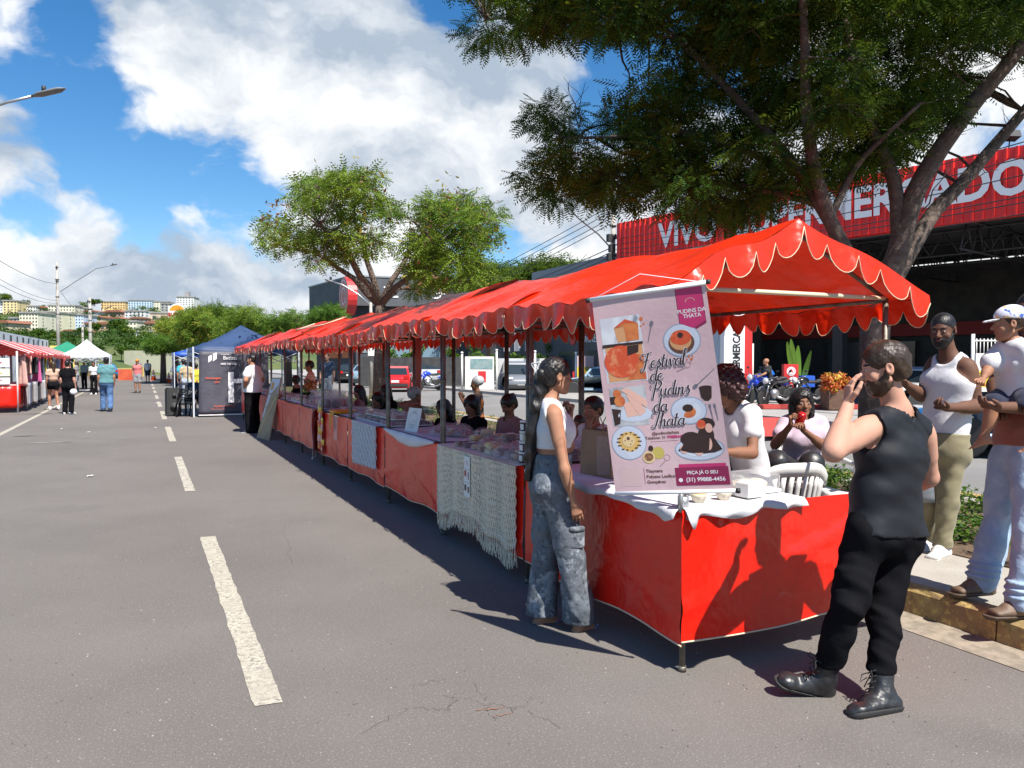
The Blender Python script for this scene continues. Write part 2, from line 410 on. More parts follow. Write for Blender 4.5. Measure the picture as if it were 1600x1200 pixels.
# ------------------------------------------------------------------ people
def fabric(name,c,rough=.85,var=.75,bump=.25,scale=60,**k):
 return mat(name,c,rough,noise=(5,tuple(q * var for q in c),.3,.75),bump=[(scale,bump,3,.002),(7,.35,3,.02)],sheen=.15,**k)
def skin(name,c):
 return mat(name,c,.66,noise=[(9,tuple(q * .86 for q in c),.35,.7),(60,(c[0] * 1.05,c[1] * .92,c[2] * .9),.45,.8)],bump=(160,.12,2,.001),spec=.3)
SK = dict(pale=skin('skin_pale',(.50,.27,.19)),tan=skin('skin_tan',(.36,.18,.11)),brown=skin('skin_brown',(.23,.11,.065)),dark=skin('skin_dark',(.135,.066,.042)))
M_EYE = mat('eye_white',(.50,.46,.43),.3); M_IRIS = mat('iris',(.02,.012,.008),.1)
LIPS = dict(pale=(.42,.16,.13),tan=(.30,.10,.08),brown=(.20,.07,.055),dark=(.11,.045,.04))
M_LIPS = {k: mat('lips_' + k,v,.4) for k,v in LIPS.items()}
def hairmat(name,c,sc=40): return mat(name,c,.38,noise=(sc,tuple(q * 1.9 for q in c),.5,.8),bump=[(230,.7,3,.002),(70,.7,3,.006)],stretch=(1,1,.10),spec=.4)
H_BLACK = hairmat('hair_black',(.012,.010,.010)); H_BROWN = hairmat('hair_brown',(.045,.026,.016)); H_RED = hairmat('hair_dark_red',(.035,.010,.010)); H_GREY = hairmat('hair_grey',(.28,.28,.29))
def folds(amp,seed=0,fz=17.0,extra=None):
 a,b,c = seed * 1.3,seed * 2.1,seed * .7
 def f(x,y,z):
  w = np.sin(9 * x + 6 * z + a) * 1.4 + np.sin(8 * y - 5 * z + b)
  d = np.sin(fz * z + 13 * x + w + a) * np.sin(11 * y + 7 * x + .5 * w + c) + .55 * np.sin(2.3 * fz * z - 21 * y + 1.3 * w + b) * np.sin(15 * x + w)
  d = amp * (d + .35 * np.sin(3.7 * fz * z + 24 * x + 2 * w) * np.sin(20 * y + 3 * w + c))
  if extra is not None: d = d + extra(x,y,z)
  return d
 return f
def lumps(amp,f,seed=0):
 def g(x,y,z): return amp * (np.sin(f * x + seed) * np.sin(f * y + 1.7 * seed) * np.sin(f * z) + .6 * np.sin(2.1 * f * x + z * f) * np.sin(1.9 * f * y + seed) * np.sin(2.2 * f * z + 1))
 return g
BASE = dict(pelvis=(0,0,.95),waist=(0,.005,1.09),chest=(0,0,1.30),neck=(0,-.02,1.455),head=(0,.012,1.632),
   shR=(.178,-.012,1.405),elR=(.215,-.025,1.13),wrR=(.225,.035,.885),hipR=(.088,0,.93),knR=(.098,.02,.50),anR=(.098,-.02,.085))
for _k in ('sh','el','wr','hip','kn','an'): x,y_,z = BASE[_k + 'R']; BASE[_k + 'L'] = (-x,y_,z)
SEED = [0]
def person(label,loc,yaw,H=1.72,D=None,pose=None,sk='brown',sex='m',build=1.0,q=2,hsc=1.0,top=None,bottom=None,shoes=None,hair=None,head=(0,0),headroll=0,hands=None,toes=None,group=None,cat='person',belly=0.0,beard=None,bare=False,ground_z=None):
 """q: 0 coarse far figure, 1 middle, 2 close up. All joints are in metres of a figure 1.75 m tall unless given as ('px', u, v, dd)."""
 SEED[0] += 1; sid = SEED[0]
 s = H / 1.75; loc = V(loc); root = empty('person',loc,R(yaw),label,cat,group)
 Mi = (Matrix.Translation(loc) @ Matrix.Rotation(R(yaw),4,'Z')).inverted()
 J = {k: V(v) * s for k,v in BASE.items()}
 for k,v in (pose or {}).items():
  if v[0] == 'px': J[k] = Mi @ P(v[1],v[2],D + v[3])
  elif v[0] == 'd': J[k] = J[k] + V(v[1:]) * s
  elif v[0] == 'w': J[k] = Mi @ V(v[1:])
  else: J[k] = V(v) * s
 hb,hh,hd = ((.024,.013,.011),(.015,.008,.007),(.0095,.0042,.0042))[q]
 b = build * s; fem = sex == 'f'
 upv = (J['neck'] - J['pelvis']).normalized()
 sideH = (J['hipR'] - J['hipL']).normalized(); sideS = (J['shR'] - J['shL']).normalized()
 fwd = sideS.cross(upv) * -1; fwd = upv.cross(sideS).normalized()
 if fwd.y < 0 and not pose: fwd = -fwd
 side_m = (sideH + sideS).normalized()
 wa,ch,hp = ((.150,.172,.165) if not fem else (.125,.152,.172))
 def torso(S,e,low=True):
  S.flat(J['pelvis'] - upv * .02 * s,J['waist'],hp * b * .93 + e,.112 * b + e + belly * .5,wa * b + e,.098 * b + e + belly,sideH,.03)
  S.flat(J['waist'],J['chest'],wa * b + e,.098 * b + e + belly,ch * b + e,.112 * b + e + belly * .3,side_m,.04)
  up2 = J['chest'].lerp(J['neck'],.55)
  S.flat(J['chest'],up2,ch * b + e,.112 * b + e,.115 * b + e,.075 * b + e,sideS,.05)
  S.cone(J['shL'].lerp(J['neck'],.12),J['shR'].lerp(J['neck'],.12),.052 * b + e,.052 * b + e,.045)
  S.cone(J['shL'].lerp(J['neck'],.1),J['neck'],.044 * b + e,.048 * b + e,.04); S.cone(J['shR'].lerp(J['neck'],.1),J['neck'],.044 * b + e,.048 * b + e,.04)
  if fem:
   for t in (-1,1): S.ell(J['chest'] + sideS * (.068 * b * t) + fwd * (.068 * b) - upv * .03 * s,(.058 * b + e,.050 * b + e,.058 * b + e),None,.03)
  else:
   for t in (-1,1): S.ell(J['chest'] + sideS * (.078 * b * t) + fwd * (.062 * b) + upv * .015 * s,(.075 * b + e,.045 * b + e,.06 * b + e),None,.03)
  if low:
   for t in ('L','R'): S.ell(J['hip' + t] - fwd * .045 * b + upv * .01,(.082 * b + e,.075 * b + e,.09 * b + e),None,.04)
 am = (.82 if fem else 1.0) * b
 def arm(S,t,e0,tu=1.0,tf=None,k=.02,loose=0):
  sh,el,wr = J['sh' + t],J['el' + t],J['wr' + t]
  m = sh.lerp(el,tu); S.cone(sh,m,.053 * am + e0,(.053 - .013 * tu) * am + e0 + loose,.03)
  S.cone(sh + (el - sh) * .12,sh + (el - sh) * min(tu,.5),.056 * am + e0,.048 * am + e0 + loose * .6,.02)
  if tf is not None:
   m = el.lerp(wr,tf); S.cone(el,m,.042 * am + e0,(.042 - .016 * tf) * am + e0 + loose,.015); S.cone(el.lerp(wr,.1),el.lerp(wr,.45),.044 * am + e0,.038 * am + e0 + loose * .5,.02)
 # --- body
 S = SDF(); torso(S,-.007 * s)
 S.cone(J['neck'] - upv * .03,J['head'] + (J['head'] - J['neck']) * .05,(.053 if not fem else .046) * b,(.052 if not fem else .045) * s,.03)
 for t in 'LR':
  arm(S,t,0,1,1)
  hi,kn,an = J['hip' + t],J['kn' + t],J['an' + t]
  cv = bottom.get('len',2.0) if bottom else 0; c1 = .016 * b if cv else 0; c2 = .014 * b if cv > 1.5 else 0
  S.cone(hi,kn,.088 * b - c1,.052 * b - min(c1,c2 + .004),.03); S.cone(kn,an,.052 * b - c2,.034 * b - c2 * .3,.02)
  back = -(fwd if pose is None else (J['kn' + t] - J['an' + t]).cross(sideH).normalized());
  if back.y > 0: back = -back
  if not c2: S.ell(kn.lerp(an,.3) + back * .016 * s,(.048 * b,.048 * b,.12 * s),None,.03)
 parts = []
 td = {}
 for t in 'LR':
  d_ = V((toes or {}).get(t,((-.12 if t == 'L' else .12),1,0))).normalized(); td[t] = d_
 def foot_prims(S,t,e,extra=0):
  an = J['an' + t]; d_ = td[t]; sl = sideH - d_ * sideH.dot(d_); sl.normalize(); up_ = sl.cross(d_); up_ = up_ if up_.z > 0 else -up_
  heel = an - d_ * .035 * s - up_ * .048 * s; toe = an + d_ * .165 * s - up_ * .060 * s
  S.cone(an,heel,.040 * s + e,.036 * s + e,.02); S.flat(heel + d_ * .01,toe,.036 * s + e,.030 * s + e,.044 * s + e,.017 * s + e,sl,.02)
  S.cone(an,an.lerp(toe,.55),.040 * s + e,.024 * s + e,.03)
  return heel,toe,up_,sl
 for t in 'LR': foot_prims(S,t,-.006)
 parts.append(S.mesh(hb))
 nb = len(parts[0][1])
 # --- head
 hy,hpch = head; Rh = (Matrix.Rotation(R(hy),3,'Z') @ Matrix.Rotation(R(headroll),3,'Y') @ Matrix.Rotation(R(hpch),3,'X')); hc = J['head']; Rn = np.array(Rh)
 hs_ = s * (.97 if fem else 1.0) * hsc
 def h(x,y,z): return hc + Rh @ (V((x,y,z)) * hs_)
 E = SDF()
 def he(S,c,r,k=.012,op='+',rot=None): S.ell(h(*c),[q_ * hs_ for q_ in r],Rn if rot is None else np.array(Rh @ rot),k,op)
 def hcone(S,a,b_,ra,rb,k=.01,op='+'): S.cone(h(*a),h(*b_),ra * hs_,rb * hs_,k,op)
 he(E,(0,-.014,.032),(.075,.096,.086)); he(E,(0,.028,-.012),(.062,.064,.078),.02); he(E,(0,.036,-.068),(.046,.048,.042),.025)
 hcone(E,(-.05,.0,-.055),(-.018,.062,-.095),.016,.018,.02); hcone(E,(.05,.0,-.055),(.018,.062,-.095),.016,.018,.02)
 hcone(E,(-.034,.074,.026),(.034,.074,.026),.011,.011,.012)
 if q:
  for t in (-1,1): he(E,(t * .031,.094,.006),(.019,.012,.012),.012,'-'); he(E,(t * .031,.076,.005),(.0135,.0125,.0125),.003); he(E,(t * .045,.058,-.03),(.02,.02,.022),.015)
 hcone(E,(0,.084,.012),(0,.108,-.024),.007,.0125,.008); he(E,(-.011,.096,-.030),(.009,.010,.008),.006); he(E,(.011,.096,-.030),(.009,.010,.008),.006)
 he(E,(0,.088,-.052),(.022,.0105,.0065),.005); he(E,(0,.087,-.062),(.019,.0105,.0065),.004)
 he(E,(0,.074,-.095),(.022,.018,.016),.012)
 for t in (-1,1):
  he(E,(t * .078,-.010,-.004),(.010,.019,.031),.006,'+',Matrix.Rotation(t * -.25,3,'Z'));
  if q: he(E,(t * .088,-.006,.0),(.008,.010,.018),.003,'-')
 hv,hq = E.mesh(hh); parts.append((hv,hq))
 # --- hands
 hn = hands or {}
 for t in 'LR':
  W = J['wr' + t]; fa = (W - J['el' + t]).normalized(); spec = hn.get(t,{})
  if spec.get('none'): continue
  d_ = V(spec.get('dir',fa)).normalized(); pn = V(spec.get('palm',(1,0,0) if t == 'L' else (-1,0,0))); pn = (pn - d_ * pn.dot(d_)).normalized()
  th = d_.cross(pn) * (1 if t == 'R' else -1); cu = spec.get('curl',.35); sc = s * (.9 if fem else 1.0); Hd = SDF()
  Hd.cone(W - fa * .03 * sc,W + d_ * .01 * sc,.027 * am / b * s if False else .025 * sc,.023 * sc,.012)
  Hd.flat(W + d_ * .012 * sc,W + d_ * .078 * sc,.027 * sc,.017 * sc,.040 * sc,.0125 * sc,th,.012)
  for i,(o_,ln) in enumerate(zip((.029,.0098,-.0098,-.028),(.072,.080,.074,.058))):
   p0 = W + d_ * (.080 - .004 * abs(i - 1)) * sc + th * o_ * sc; fd = (d_ + th * o_ * spec.get('spread',1.6)).normalized(); a = 0; rr = (.0090,.0092,.0088,.0078)[i] * sc
   p0 = p0 - fd * .012 * sc
   for j,seg in enumerate((.42,.32,.26)):
    a += cu * (1.0,1.25,.8)[j] * (1 + .12 * i) * (spec.get('fing',(1,1,1,1))[i]); dr = fd * math.cos(a) + pn * math.sin(a); p1 = p0 + dr * (ln * seg + (.012 if j == 0 else 0)) * sc
    Hd.cone(p0,p1,rr * (1 - .08 * j),rr * (1 - .08 * (j + 1)),.004); p0 = p1
  p0 = W + d_ * .020 * sc + th * .020 * sc; p1 = p0 + (th * .75 + d_ * .75 + pn * .35).normalized() * .042 * sc; p2 = p1 + (th * .25 + d_ * .9 + pn * (.3 + .4 * cu)).normalized() * .030 * sc; p3 = p2 + (d_ * .9 + pn * (.2 + .6 * cu) - th * .1 * cu).normalized() * .025 * sc
  Hd.cone(p0,p1,.0155 * sc,.0125 * sc,.008); Hd.cone(p1,p2,.0115 * sc,.0105 * sc,.004); Hd.cone(p2,p3,.0105 * sc,.0085 * sc,.004)
  parts.append(Hd.mesh(hd))
 vs,qs = merge(parts)
 mi = np.zeros(len(qs),int)
 cen = vs[qs[nb:nb + len(hq)]].mean(1); loc_ = (cen - np.array(hc)) @ Rn / hs_
 x,y,z = np.abs(loc_[:,0]),loc_[:,1],loc_[:,2]; mh = np.zeros(len(hq),int)
 if q:
  mh[(((x - .031) / .0125) ** 2 + ((z - .005) / .0058) ** 2 < 1) & (y > .07)] = 1
  mh[(((x - .031) / .0055) ** 2 + ((z - .005) / .0058) ** 2 < 1) & (y > .07)] = 2
  mh[(x > .012) & (x < .052) & (np.abs(z - .029 + (x - .03) ** 2 * 5) < .0042) & (y > .05)] = 4
  mh[((x / .023) ** 2 + ((z + .057) / .0115) ** 2 < 1) & (y > .085)] = 3
 mi[nb:nb + len(hq)] = mh
 link('body',np_mesh('body',vs,quads=qs,mats=[SK[sk],M_EYE,M_IRIS,M_LIPS[sk],H_BLACK],midx=mi,smooth=True),root)
 def emit(name,S,hres,m,label=None,rel=0):
  v,q_ = S.mesh(hres)
  if len(q_) == 0: return None
  if rel: v = relax(v,q_,rel)
  o = link(name,np_mesh(name,v,quads=q_,mats=[m] if not isinstance(m,(list,tuple)) else m,smooth=True),root)
  if label: o['label'] = label
  return o
 hc_ = (.022,.014,.0085)[q]; ctx = dict(J=J,s=s,b=b,root=root,h=h,he=he,hcone=hcone,upv=upv,fwd=fwd,side=sideS,hs=hs_,Rh=Rh,hc=hc,q=q,emit=emit,Rn=Rn)
 # --- top: dict(m=material, e=ease, kind=tank|tee|long|crop|strap, hem=z along spine fraction or absolute local z)
 if top:
  e = top.get('e',.014) * s; S = SDF(); torso(S,e); kd = top['kind']; hem = top.get('hem',None)
  if top.get('flare'):
   S.flat(J['waist'],J['pelvis'] - upv * .1 * s,wa * b + e,.1 * b + e + belly,hp * b + e + top['flare'],.12 * b + e + top['flare'],sideH,.05)
  if kd in ('tee','long','crew'):
   for t in 'LR': arm(S,t,top.get('se',.012) * s,top.get('sl',.55) if kd != 'long' else 1,None if kd != 'long' else .95,loose=top.get('sloose',.012))
  if top.get('folds',1): S.disp(folds(top.get('folds',.0045),sid))
  nk = top.get('neck',.07) * s; S.cone(J['neck'] - upv * .01 + fwd * .01,J['head'] - upv * .03,nk,nk + .01,.008,'-')
  if kd in ('tank','strap'):
   aw = top.get('aw',.062) * s
   for t,g in (('L',-1),('R',1)):
    o = J['sh' + t]; S.ell(o + sideS * g * (.030 - top.get('ain',.012)) * s - upv * .01 * s,(top.get('aw',.062) * 1.45 * s,) * 3,None,.008,'-') if kd == 'tank' else None; S.cone(o + sideS * g * (.035 * s) - upv * .06 * s + fwd * .0,o + sideS * g * .13 * s + upv * .02 * s,aw,aw + .03,.012,'-'); S.cone(o + sideS * g * (top.get('ain',.012) * s) + upv * .12 * s,o + sideS * g * .03 * s - upv * .05 * s,aw * .72,aw * .8,.012,'-')
   if top.get('back'): S.ell(J['neck'] - fwd * .11 * s - upv * top.get('backlow',.02) * s,(top['back'] * s,.09 * s,.13 * s),None,.01,'-')
   S.ell(J['neck'] + fwd * .10 * s - upv * .0 * s,(.085 * s,.08 * s,top.get('front',.08) * s),None,.01,'-')
  hz = J['pelvis'] + upv * (hem if hem is not None else -.02) * s; S.plane(hz,-upv)
  if top.get('zmax') is not None: S.plane(J['neck'] + upv * top['zmax'] * s,upv)
  emit('shirt',S,hc_,top['m'])
 # --- bottom: dict(m, kind=wide|sweat|slim|shorts|skirt, len=fraction)
 if bottom:
  e = bottom.get('e',.012) * s; S = SDF(); kd = bottom['kind']; rads = dict(wide=(.108,.092,.104),sweat=(.106,.088,.058),slim=(.094,.064,.050),straight=(.102,.078,.074),shorts=(.108,.095,.09),bell=(.100,.075,.100))[kd]
  rt,rk,ra = [r_ * b * bottom.get('w',1) for r_ in rads]
  S.flat(J['pelvis'] - upv * .03 * s,J['waist'],hp * b * .98 + e,.118 * b + e + belly * .5,wa * b + e,.10 * b + e + belly,sideH,.03)
  ln = bottom.get('len',2.0)
  for t in 'LR':
   hi,kn,an = J['hip' + t],J['kn' + t],J['an' + t]; S.ell(hi - fwd * (.04 if fem else .028) * b,(.092 * b + e,(.085 if fem else .072) * b + e,.10 * b + e),None,.05)
   f1 = min(1,ln); S.cone(hi,hi.lerp(kn,f1),rt,lerp(rt,rk,f1),.03)
   if ln > 1: f2 = min(1,ln - 1); S.cone(kn,kn.lerp(an,f2 * bottom.get('over',.98)),rk,lerp(rk,ra,f2),.02)
  fa = bottom.get('folds',.006)
  S.disp(folds(fa,sid + .5,bottom.get('fz',15.0)))
  for t in 'LR':   # folds that pile up near the hem
   an,kn = J['an' + t],J['kn' + t]
   if bottom.get('stack') and ln > 1.5:
    for kf in (0.72,0.82,.92): S.ell(kn.lerp(an,kf) + V((0,.01,0)),(ra * 1.13,ra * 1.13,.02 * s),None,.012)
   if ln < 2 or bottom.get('cut'):
    tgt = hi_ = J['hip' + t].lerp(kn,ln) if ln <= 1 else kn.lerp(an,ln - 1)
  if ln <= 1: zc = min((J['hip' + t].lerp(J['kn' + t],ln)).z for t in 'LR'); S.plane((0,0,zc),(0,0,-1)) if bottom.get('flatcut',True) else None
  elif bottom.get('hemz') is not None: S.plane((0,0,bottom['hemz'] * s),(0,0,-1))
  S.plane(J['waist'] + upv * (bottom.get('waist',-.03)) * s,upv)
  emit('trousers' if ln > 1 else 'shorts',S,hc_,bottom['m'])
  if bottom.get('band'):
   S = SDF(); S.flat(J['waist'] + upv * (bottom.get('waist',-.03) - .06) * s,J['waist'] + upv * (bottom.get('waist',-.03) + .02) * s,wa * b + e + .012,.10 * b + e + .012 + belly,wa * b + e + .004,.10 * b + e + .004 + belly,sideH,.01)
   S.disp(lambda x,y,z: .0035 * np.sin(np.arctan2(y,x) * 46)); S.plane(J['waist'] + upv * (bottom.get('waist',-.03) + .012) * s,upv); S.plane(J['waist'] + upv * (bottom.get('waist',-.03) - .035) * s,-upv); emit('waistband',S,min(hc_,.0075),bottom['band'])
 # --- shoes: dict(m, sole, kind=boot|sneaker|sandal)
 if shoes:
  for t in 'LR':
   an = J['an' + t]; kd = shoes['kind']
   if kd != 'sandal':
    S = SDF(); heel,toe,up_,sl = foot_prims(S,t,.007 * s)
    if kd == 'boot': S.cone(an,an + (J['kn' + t] - an).normalized() * .13 * s,.048 * s,.052 * s,.02); S.ell(toe,(.052 * s,.045 * s,.036 * s),None,.02); S.disp(lumps(.0022,90,sid))
    S.plane(toe - up_ * .017 * s,-up_)
    sh_o = emit('shoe' if kd != 'boot' else 'boot',S,(.016,.010,.006)[q],shoes['m'])
    S = SDF(); S.flat(heel - d0(td[t]) * .004,toe + d0(td[t]) * .012,.047 * s,.05 * s,.056 * s,.05 * s,sl,.01)
    S.plane(toe - up_ * .012 * s,up_,.002); S.plane(toe - up_ * .036 * s,-up_,.002)
    v,q_ = S.mesh((.014,.009,.006)[q]); so = link('sole',np_mesh('sole',v,quads=q_,mats=[shoes['sole']],smooth=True),sh_o if sh_o else root)
    if kd == 'boot' and q == 2 and sh_o:
     mb = MB(); fr = (J['kn' + t] - an).normalized()
     for kx in range(6):
      c = an + td[t] * (.052 + .006 * (kx % 2)) * s + td[t] * (.018 * (3 - kx) if kx < 3 else 0) * s + fr * (-.02 + .024 * kx) * s
      mb.tube([c - sl * .03 * s,c + td[t] * .012 * s,c + sl * .03 * s],.003,6)
     c = an + td[t] * .06 * s + fr * .10 * s
     for g in (-1,1): mb.tube([c,c + sl * g * .035 + td[t] * .03,c + sl * g * .05 - fr * .03 + td[t] * .03,c + sl * g * .02 - fr * .02 + td[t] * .012],.0028,6); mb.tube([c,c + sl * g * .03 + td[t] * .02 - fr * .06],.0026,6)
     mb.build('laces',shoes['m2'] if 'm2' in shoes else shoes['m'],sh_o)
   else:
    S = SDF(); heel,toe,up_,sl = foot_prims(SDF(),t,0); S.flat(heel - td[t] * .005,toe + td[t] * .03,.042 * s,.05 * s,.05 * s,.05 * s,sl,.01)
    S.plane(toe - up_ * .019 * s,up_,.002); S.plane(toe - up_ * .036 * s,-up_,.002); sh_o = emit('sandal',S,.006,shoes['m'])
    mb = MB(); c = toe + td[t] * .0 + up_ * .022
    for g in (-1,1): mb.tube([toe + td[t] * .012 - up_ * .0,toe - td[t] * .02 + up_ * .028,toe - td[t] * .07 + up_ * .02 + sl * g * .042,toe - td[t] * .09 - up_ * .01 + sl * g * .048],.005,6,squash=.5)
    mb.build('strap',shoes['sole'],sh_o)
 # --- hair
 if hair:
  kd = hair['kind']; hm = hair.get('m',H_BLACK); hr = (.013,.008,.0055)[q]
  S = SDF()
  if kd in ('short','buzz','long','bun','bob','tail'):
   e = dict(short=.007,buzz=.0015,long=.013,bun=.010,bob=.022,tail=.007)[kd]
   he(S,(0,-.018,.036),(.078 + e,.098 + e,.086 + e));
   he(S,(0,-.055,-.01),(.062 + e,.055 + e,.07 + e),.02) if kd != 'buzz' else he(S,(0,-.05,.0),(.064 + e,.052 + e,.06 + e),.02)
   if kd in ('short','buzz','tail','bun','long'): S.ell(h(0,.122,-.028),[.072 * hs_,.08 * hs_,.098 * hs_],Rn,.01,'-')
   if kd in ('short','buzz','tail','bun'):
    for t in (-1,1): S.ell(h(t * .09,.004,-.038),[.035 * hs_,.045 * hs_,.055 * hs_],Rn,.008,'-')
    S.plane(h(0,-.08,-.066),Rh @ V((0,-.25,-1)))
   if kd == 'bun': he(S,hair.get('bun',(0,-.13,.02)),(.042,.042,.042),.01)
   if kd == 'bob':
    for t in (-1,1): hcone(S,(t * .078,-.02,.02),(t * .085,.0,-.10),.035,.03,.02)
    S.ell(h(0,.118,-.045),[.058 * hs_,.09 * hs_,.12 * hs_],Rn,.01,'-')
   if kd == 'long':
    for t in (-1,1): hcone(S,(t * .066,-.03,.02),(t * .085,-.03,-.12),.035,.035,.03); hcone(S,(t * .085,-.03,-.12),(t * .08,-.02,-.26),.036,.028,.02)
    hcone(S,(0,-.07,-.02),(0,-.10,-.26),.07,.05,.03)
   for pts in hair.get('locks',[]):
    for (a,b2) in zip(pts[:-1],pts[1:]): S.cone(a[0],b2[0],a[1],b2[1],.02)
  if kd in ('curly',):
   he(S,(0,-.025,.045),(.118,.125,.105));
   for t in (-1,1): he(S,(t * .085,-.02,-.02),(.055,.075,.085),.02)
   he(S,(0,-.08,-.02),(.09,.06,.08),.02); S.ell(h(0,.14,-.045),[.062 * hs_,.085 * hs_,.098 * hs_],Rn,.01,'-')
   for g in hair.get('extra',[]): he(S,g[0],g[1],.02)
   S.disp(lumps(hair.get('amp',.011),105,sid))
  elif kd == 'cap':
   he(S,(0,-.012,.045),(.090,.110,.088),.01); S.plane(h(0,0,.035),Rh @ V((0,.12,-1)));
   S2 = SDF(); S2.flat(h(0,.07,.036),h(0,.155,.026),.066 * hs_,.010 * hs_,.05 * hs_,.007 * hs_,Rh @ V((1,0,0)),.005); emit('visor',S2,hr * .8,hair['m'])
  elif kd == 'net':
   he(S,(0,-.045,.05),(.10,.115,.098)); S.ell(h(0,.135,-.03),[.08 * hs_,.075 * hs_,.09 * hs_],Rn,.01,'-'); S.plane(h(0,-.08,-.05),Rh @ V((0,-.25,-1))); S.disp(lumps(.003,120,sid))
  else: S.disp(lumps(.0012 if kd == 'buzz' else .0035 if q == 2 else .004,(85 if kd == 'short' else 150) if q == 2 else 60,sid))
  emit('cap' if kd == 'cap' else 'hair_net' if kd == 'net' else 'hair',S,hr,hm)
  if kd == 'cap' and hair.get('under'):
   S = SDF(); he(S,(0,-.02,.03),(.080,.1,.088)); S.ell(h(0,.122,-.02),[.075 * hs_,.085 * hs_,.098 * hs_],Rn,.01,'-'); S.plane(h(0,-.08,-.03),Rh @ V((0,-.25,-1))); emit('hair',S,hr,hair['under'])
 if beard:
  S = SDF(); he(S,(0,.03,-.062),(.064,.066,.058)); he(S,(0,.05,-.10),(.040,.042,.03),.02)
  hcone(S,(-.068,-.002,-.01),(-.056,.02,-.06),.012,.016,.012); hcone(S,(.068,-.002,-.01),(.056,.02,-.06),.012,.016,.012)
  S.ell(h(0,.085,.012),[.062 * hs_,.06 * hs_,.052 * hs_],Rn,.008,'-'); S.ell(h(0,.105,-.058),[.022 * hs_,.028 * hs_,.010 * hs_],Rn,.004,'-'); S.disp(lumps(.0022,170,sid)); emit('beard',S,(.012,.008,.005)[q],beard)
 return root,ctx
def d0(v): return V(v).normalized()
# ------------------------------------------------------------------ ground, roads, median
def asphalt(name,c,c2,crack=False):
 m = mat(name,c,.88,noise=[(1.1,c2,.35,.75),(.22,tuple(q * .80 for q in c),.45,.62),(.7,tuple(q * .80 for q in c),.60,.72),(95,tuple(min(1,q * 1.7) for q in c),.58,.66),(150,tuple(q * .4 for q in c),.57,.66)],
   bump=[(230,.55,3,.004),(12,.12,3,.01)],spec=.35)
 return m
M_ROAD = asphalt('asphalt',(.160,.143,.129),(.142,.127,.114)); M_ROAD2 = asphalt('asphalt_far',(.22,.21,.20),(.19,.185,.18))
M_GROUND = mat('ground_soil',(.16,.14,.09),.95,noise=[(.02,(.09,.12,.04),.4,.6),(.3,(.20,.17,.12),.4,.7)])
M_CONC = mat('concrete',(.36,.33,.29),.9,noise=[(2.2,(.27,.24,.20),.35,.7),(90,(.44,.41,.36),.5,.7)],bump=(120,.4,4,.004))
M_KERB = mat('kerb_yellow',(.36,.25,.10),.85,noise=[(5,(.27,.17,.08),.38,.55),(23,(.52,.37,.12),.52,.66),(60,(.17,.12,.08),.6,.72)],bump=[(60,.6,4,.006),(9,.5,3,.02)])
M_PAINT = mat('road_paint',(.47,.43,.34),.85,noise=[(30,(.20,.18,.155),.50,.60),(5,(.38,.34,.27),.4,.65),(110,(.25,.22,.19),.52,.62)],bump=(150,.4,3,.003))
M_PAINT2 = mat('road_paint_worn',(.44,.40,.32),.85,noise=[(24,(.16,.14,.125),.48,.54),(7,(.42,.39,.32),.4,.65)],bump=(150,.4,3,.003))
def sheet(name,pts,z,m,thick=0):
 mb = MB(); mb.poly([(x,y,z) for x,y in pts]); o = mb.build(name,m); o['kind'] = 'structure'; return o
sheet('ground',[(-2500,-500),(2500,-500),(2500,3500),(-2500,3500)],-.02,M_GROUND)
def strip(name,x0,x1,y0,y1,z,m,n=1):
 mb = MB(); ys = [lerp(y0,y1,i / n) for i in range(n + 1)]
 for i in range(n): mb.poly([(x0,ys[i],z),(x1,ys[i],z),(x1,ys[i + 1],z),(x0,ys[i + 1],z)])
 o = mb.build(name,m); o['kind'] = 'structure'; return o
strip('road',-8.2,4.55,-12,150,0.0,M_ROAD); strip('road',8.3,15.6,-12,150,0.0,M_ROAD2)
strip('gutter',4.12,4.42,-12,95,0.004,mat('gutter',(.30,.25,.19),.9,noise=[(12,(.20,.17,.13),.4,.6)],bump=(90,.5,3,.004)))
def worn_line(x0,x1,y0,y1,z,m,seed):
 rnd = random.Random(seed); mb = MB(); n = max(4,int((y1 - y0) / .10)); L_ = []; Rr = []
 for i in range(n + 1):
  y = lerp(y0,y1,i / n); L_.append((x0 + rnd.uniform(-.006,.006),y + (rnd.uniform(-.02,.02) if i in (0,n) else 0),z)); Rr.append((x1 + rnd.uniform(-.006,.006),y,z))
 for i in range(n): mb.poly([L_[i],Rr[i],Rr[i + 1],L_[i + 1]])
 o = mb.build('lane_marking',m); o['kind'] = 'structure'
for i in range(13):
 y0 = 3.72 + 6.63 * i; worn_line(.445,.575 if i != 1 else .56,y0,y0 + 3.85,.004,M_PAINT if i != 1 else M_PAINT2,i)
mb = MB(); rnd = random.Random(3)
for i in range(80): mb.poly([(-2.96,i * 1.1 + 6,.004),(-2.84,i * 1.1 + 6,.004),(-2.84,i * 1.1 + 7.1,.004),(-2.96,i * 1.1 + 7.1,.004)])
o = mb.build('edge_line',M_PAINT); o['kind'] = 'structure'
rnd = random.Random(11)
for i in range(16):
 q = G(rnd.uniform(30,145),rnd.choice([682,683,690,691]) + rnd.uniform(-1,1)); w = rnd.uniform(.1,.5); mb = MB()
 mb.poly([(q.x + w * math.cos(a) * .5,q.y + w * .12 * math.sin(a) * rnd.uniform(.5,1),.004) for a in [k * math.pi / 5 for k in range(10)]]); o = mb.build('faded_marking',mat('faded_paint',(.27,.25,.23),.85)); o['kind'] = 'structure'
M_CRACK = mat('crack',(.075,.062,.055),.95); M_REDSOIL = mat('red_soil',(.30,.13,.08),.95)
mb = MB(); rnd = random.Random(5)
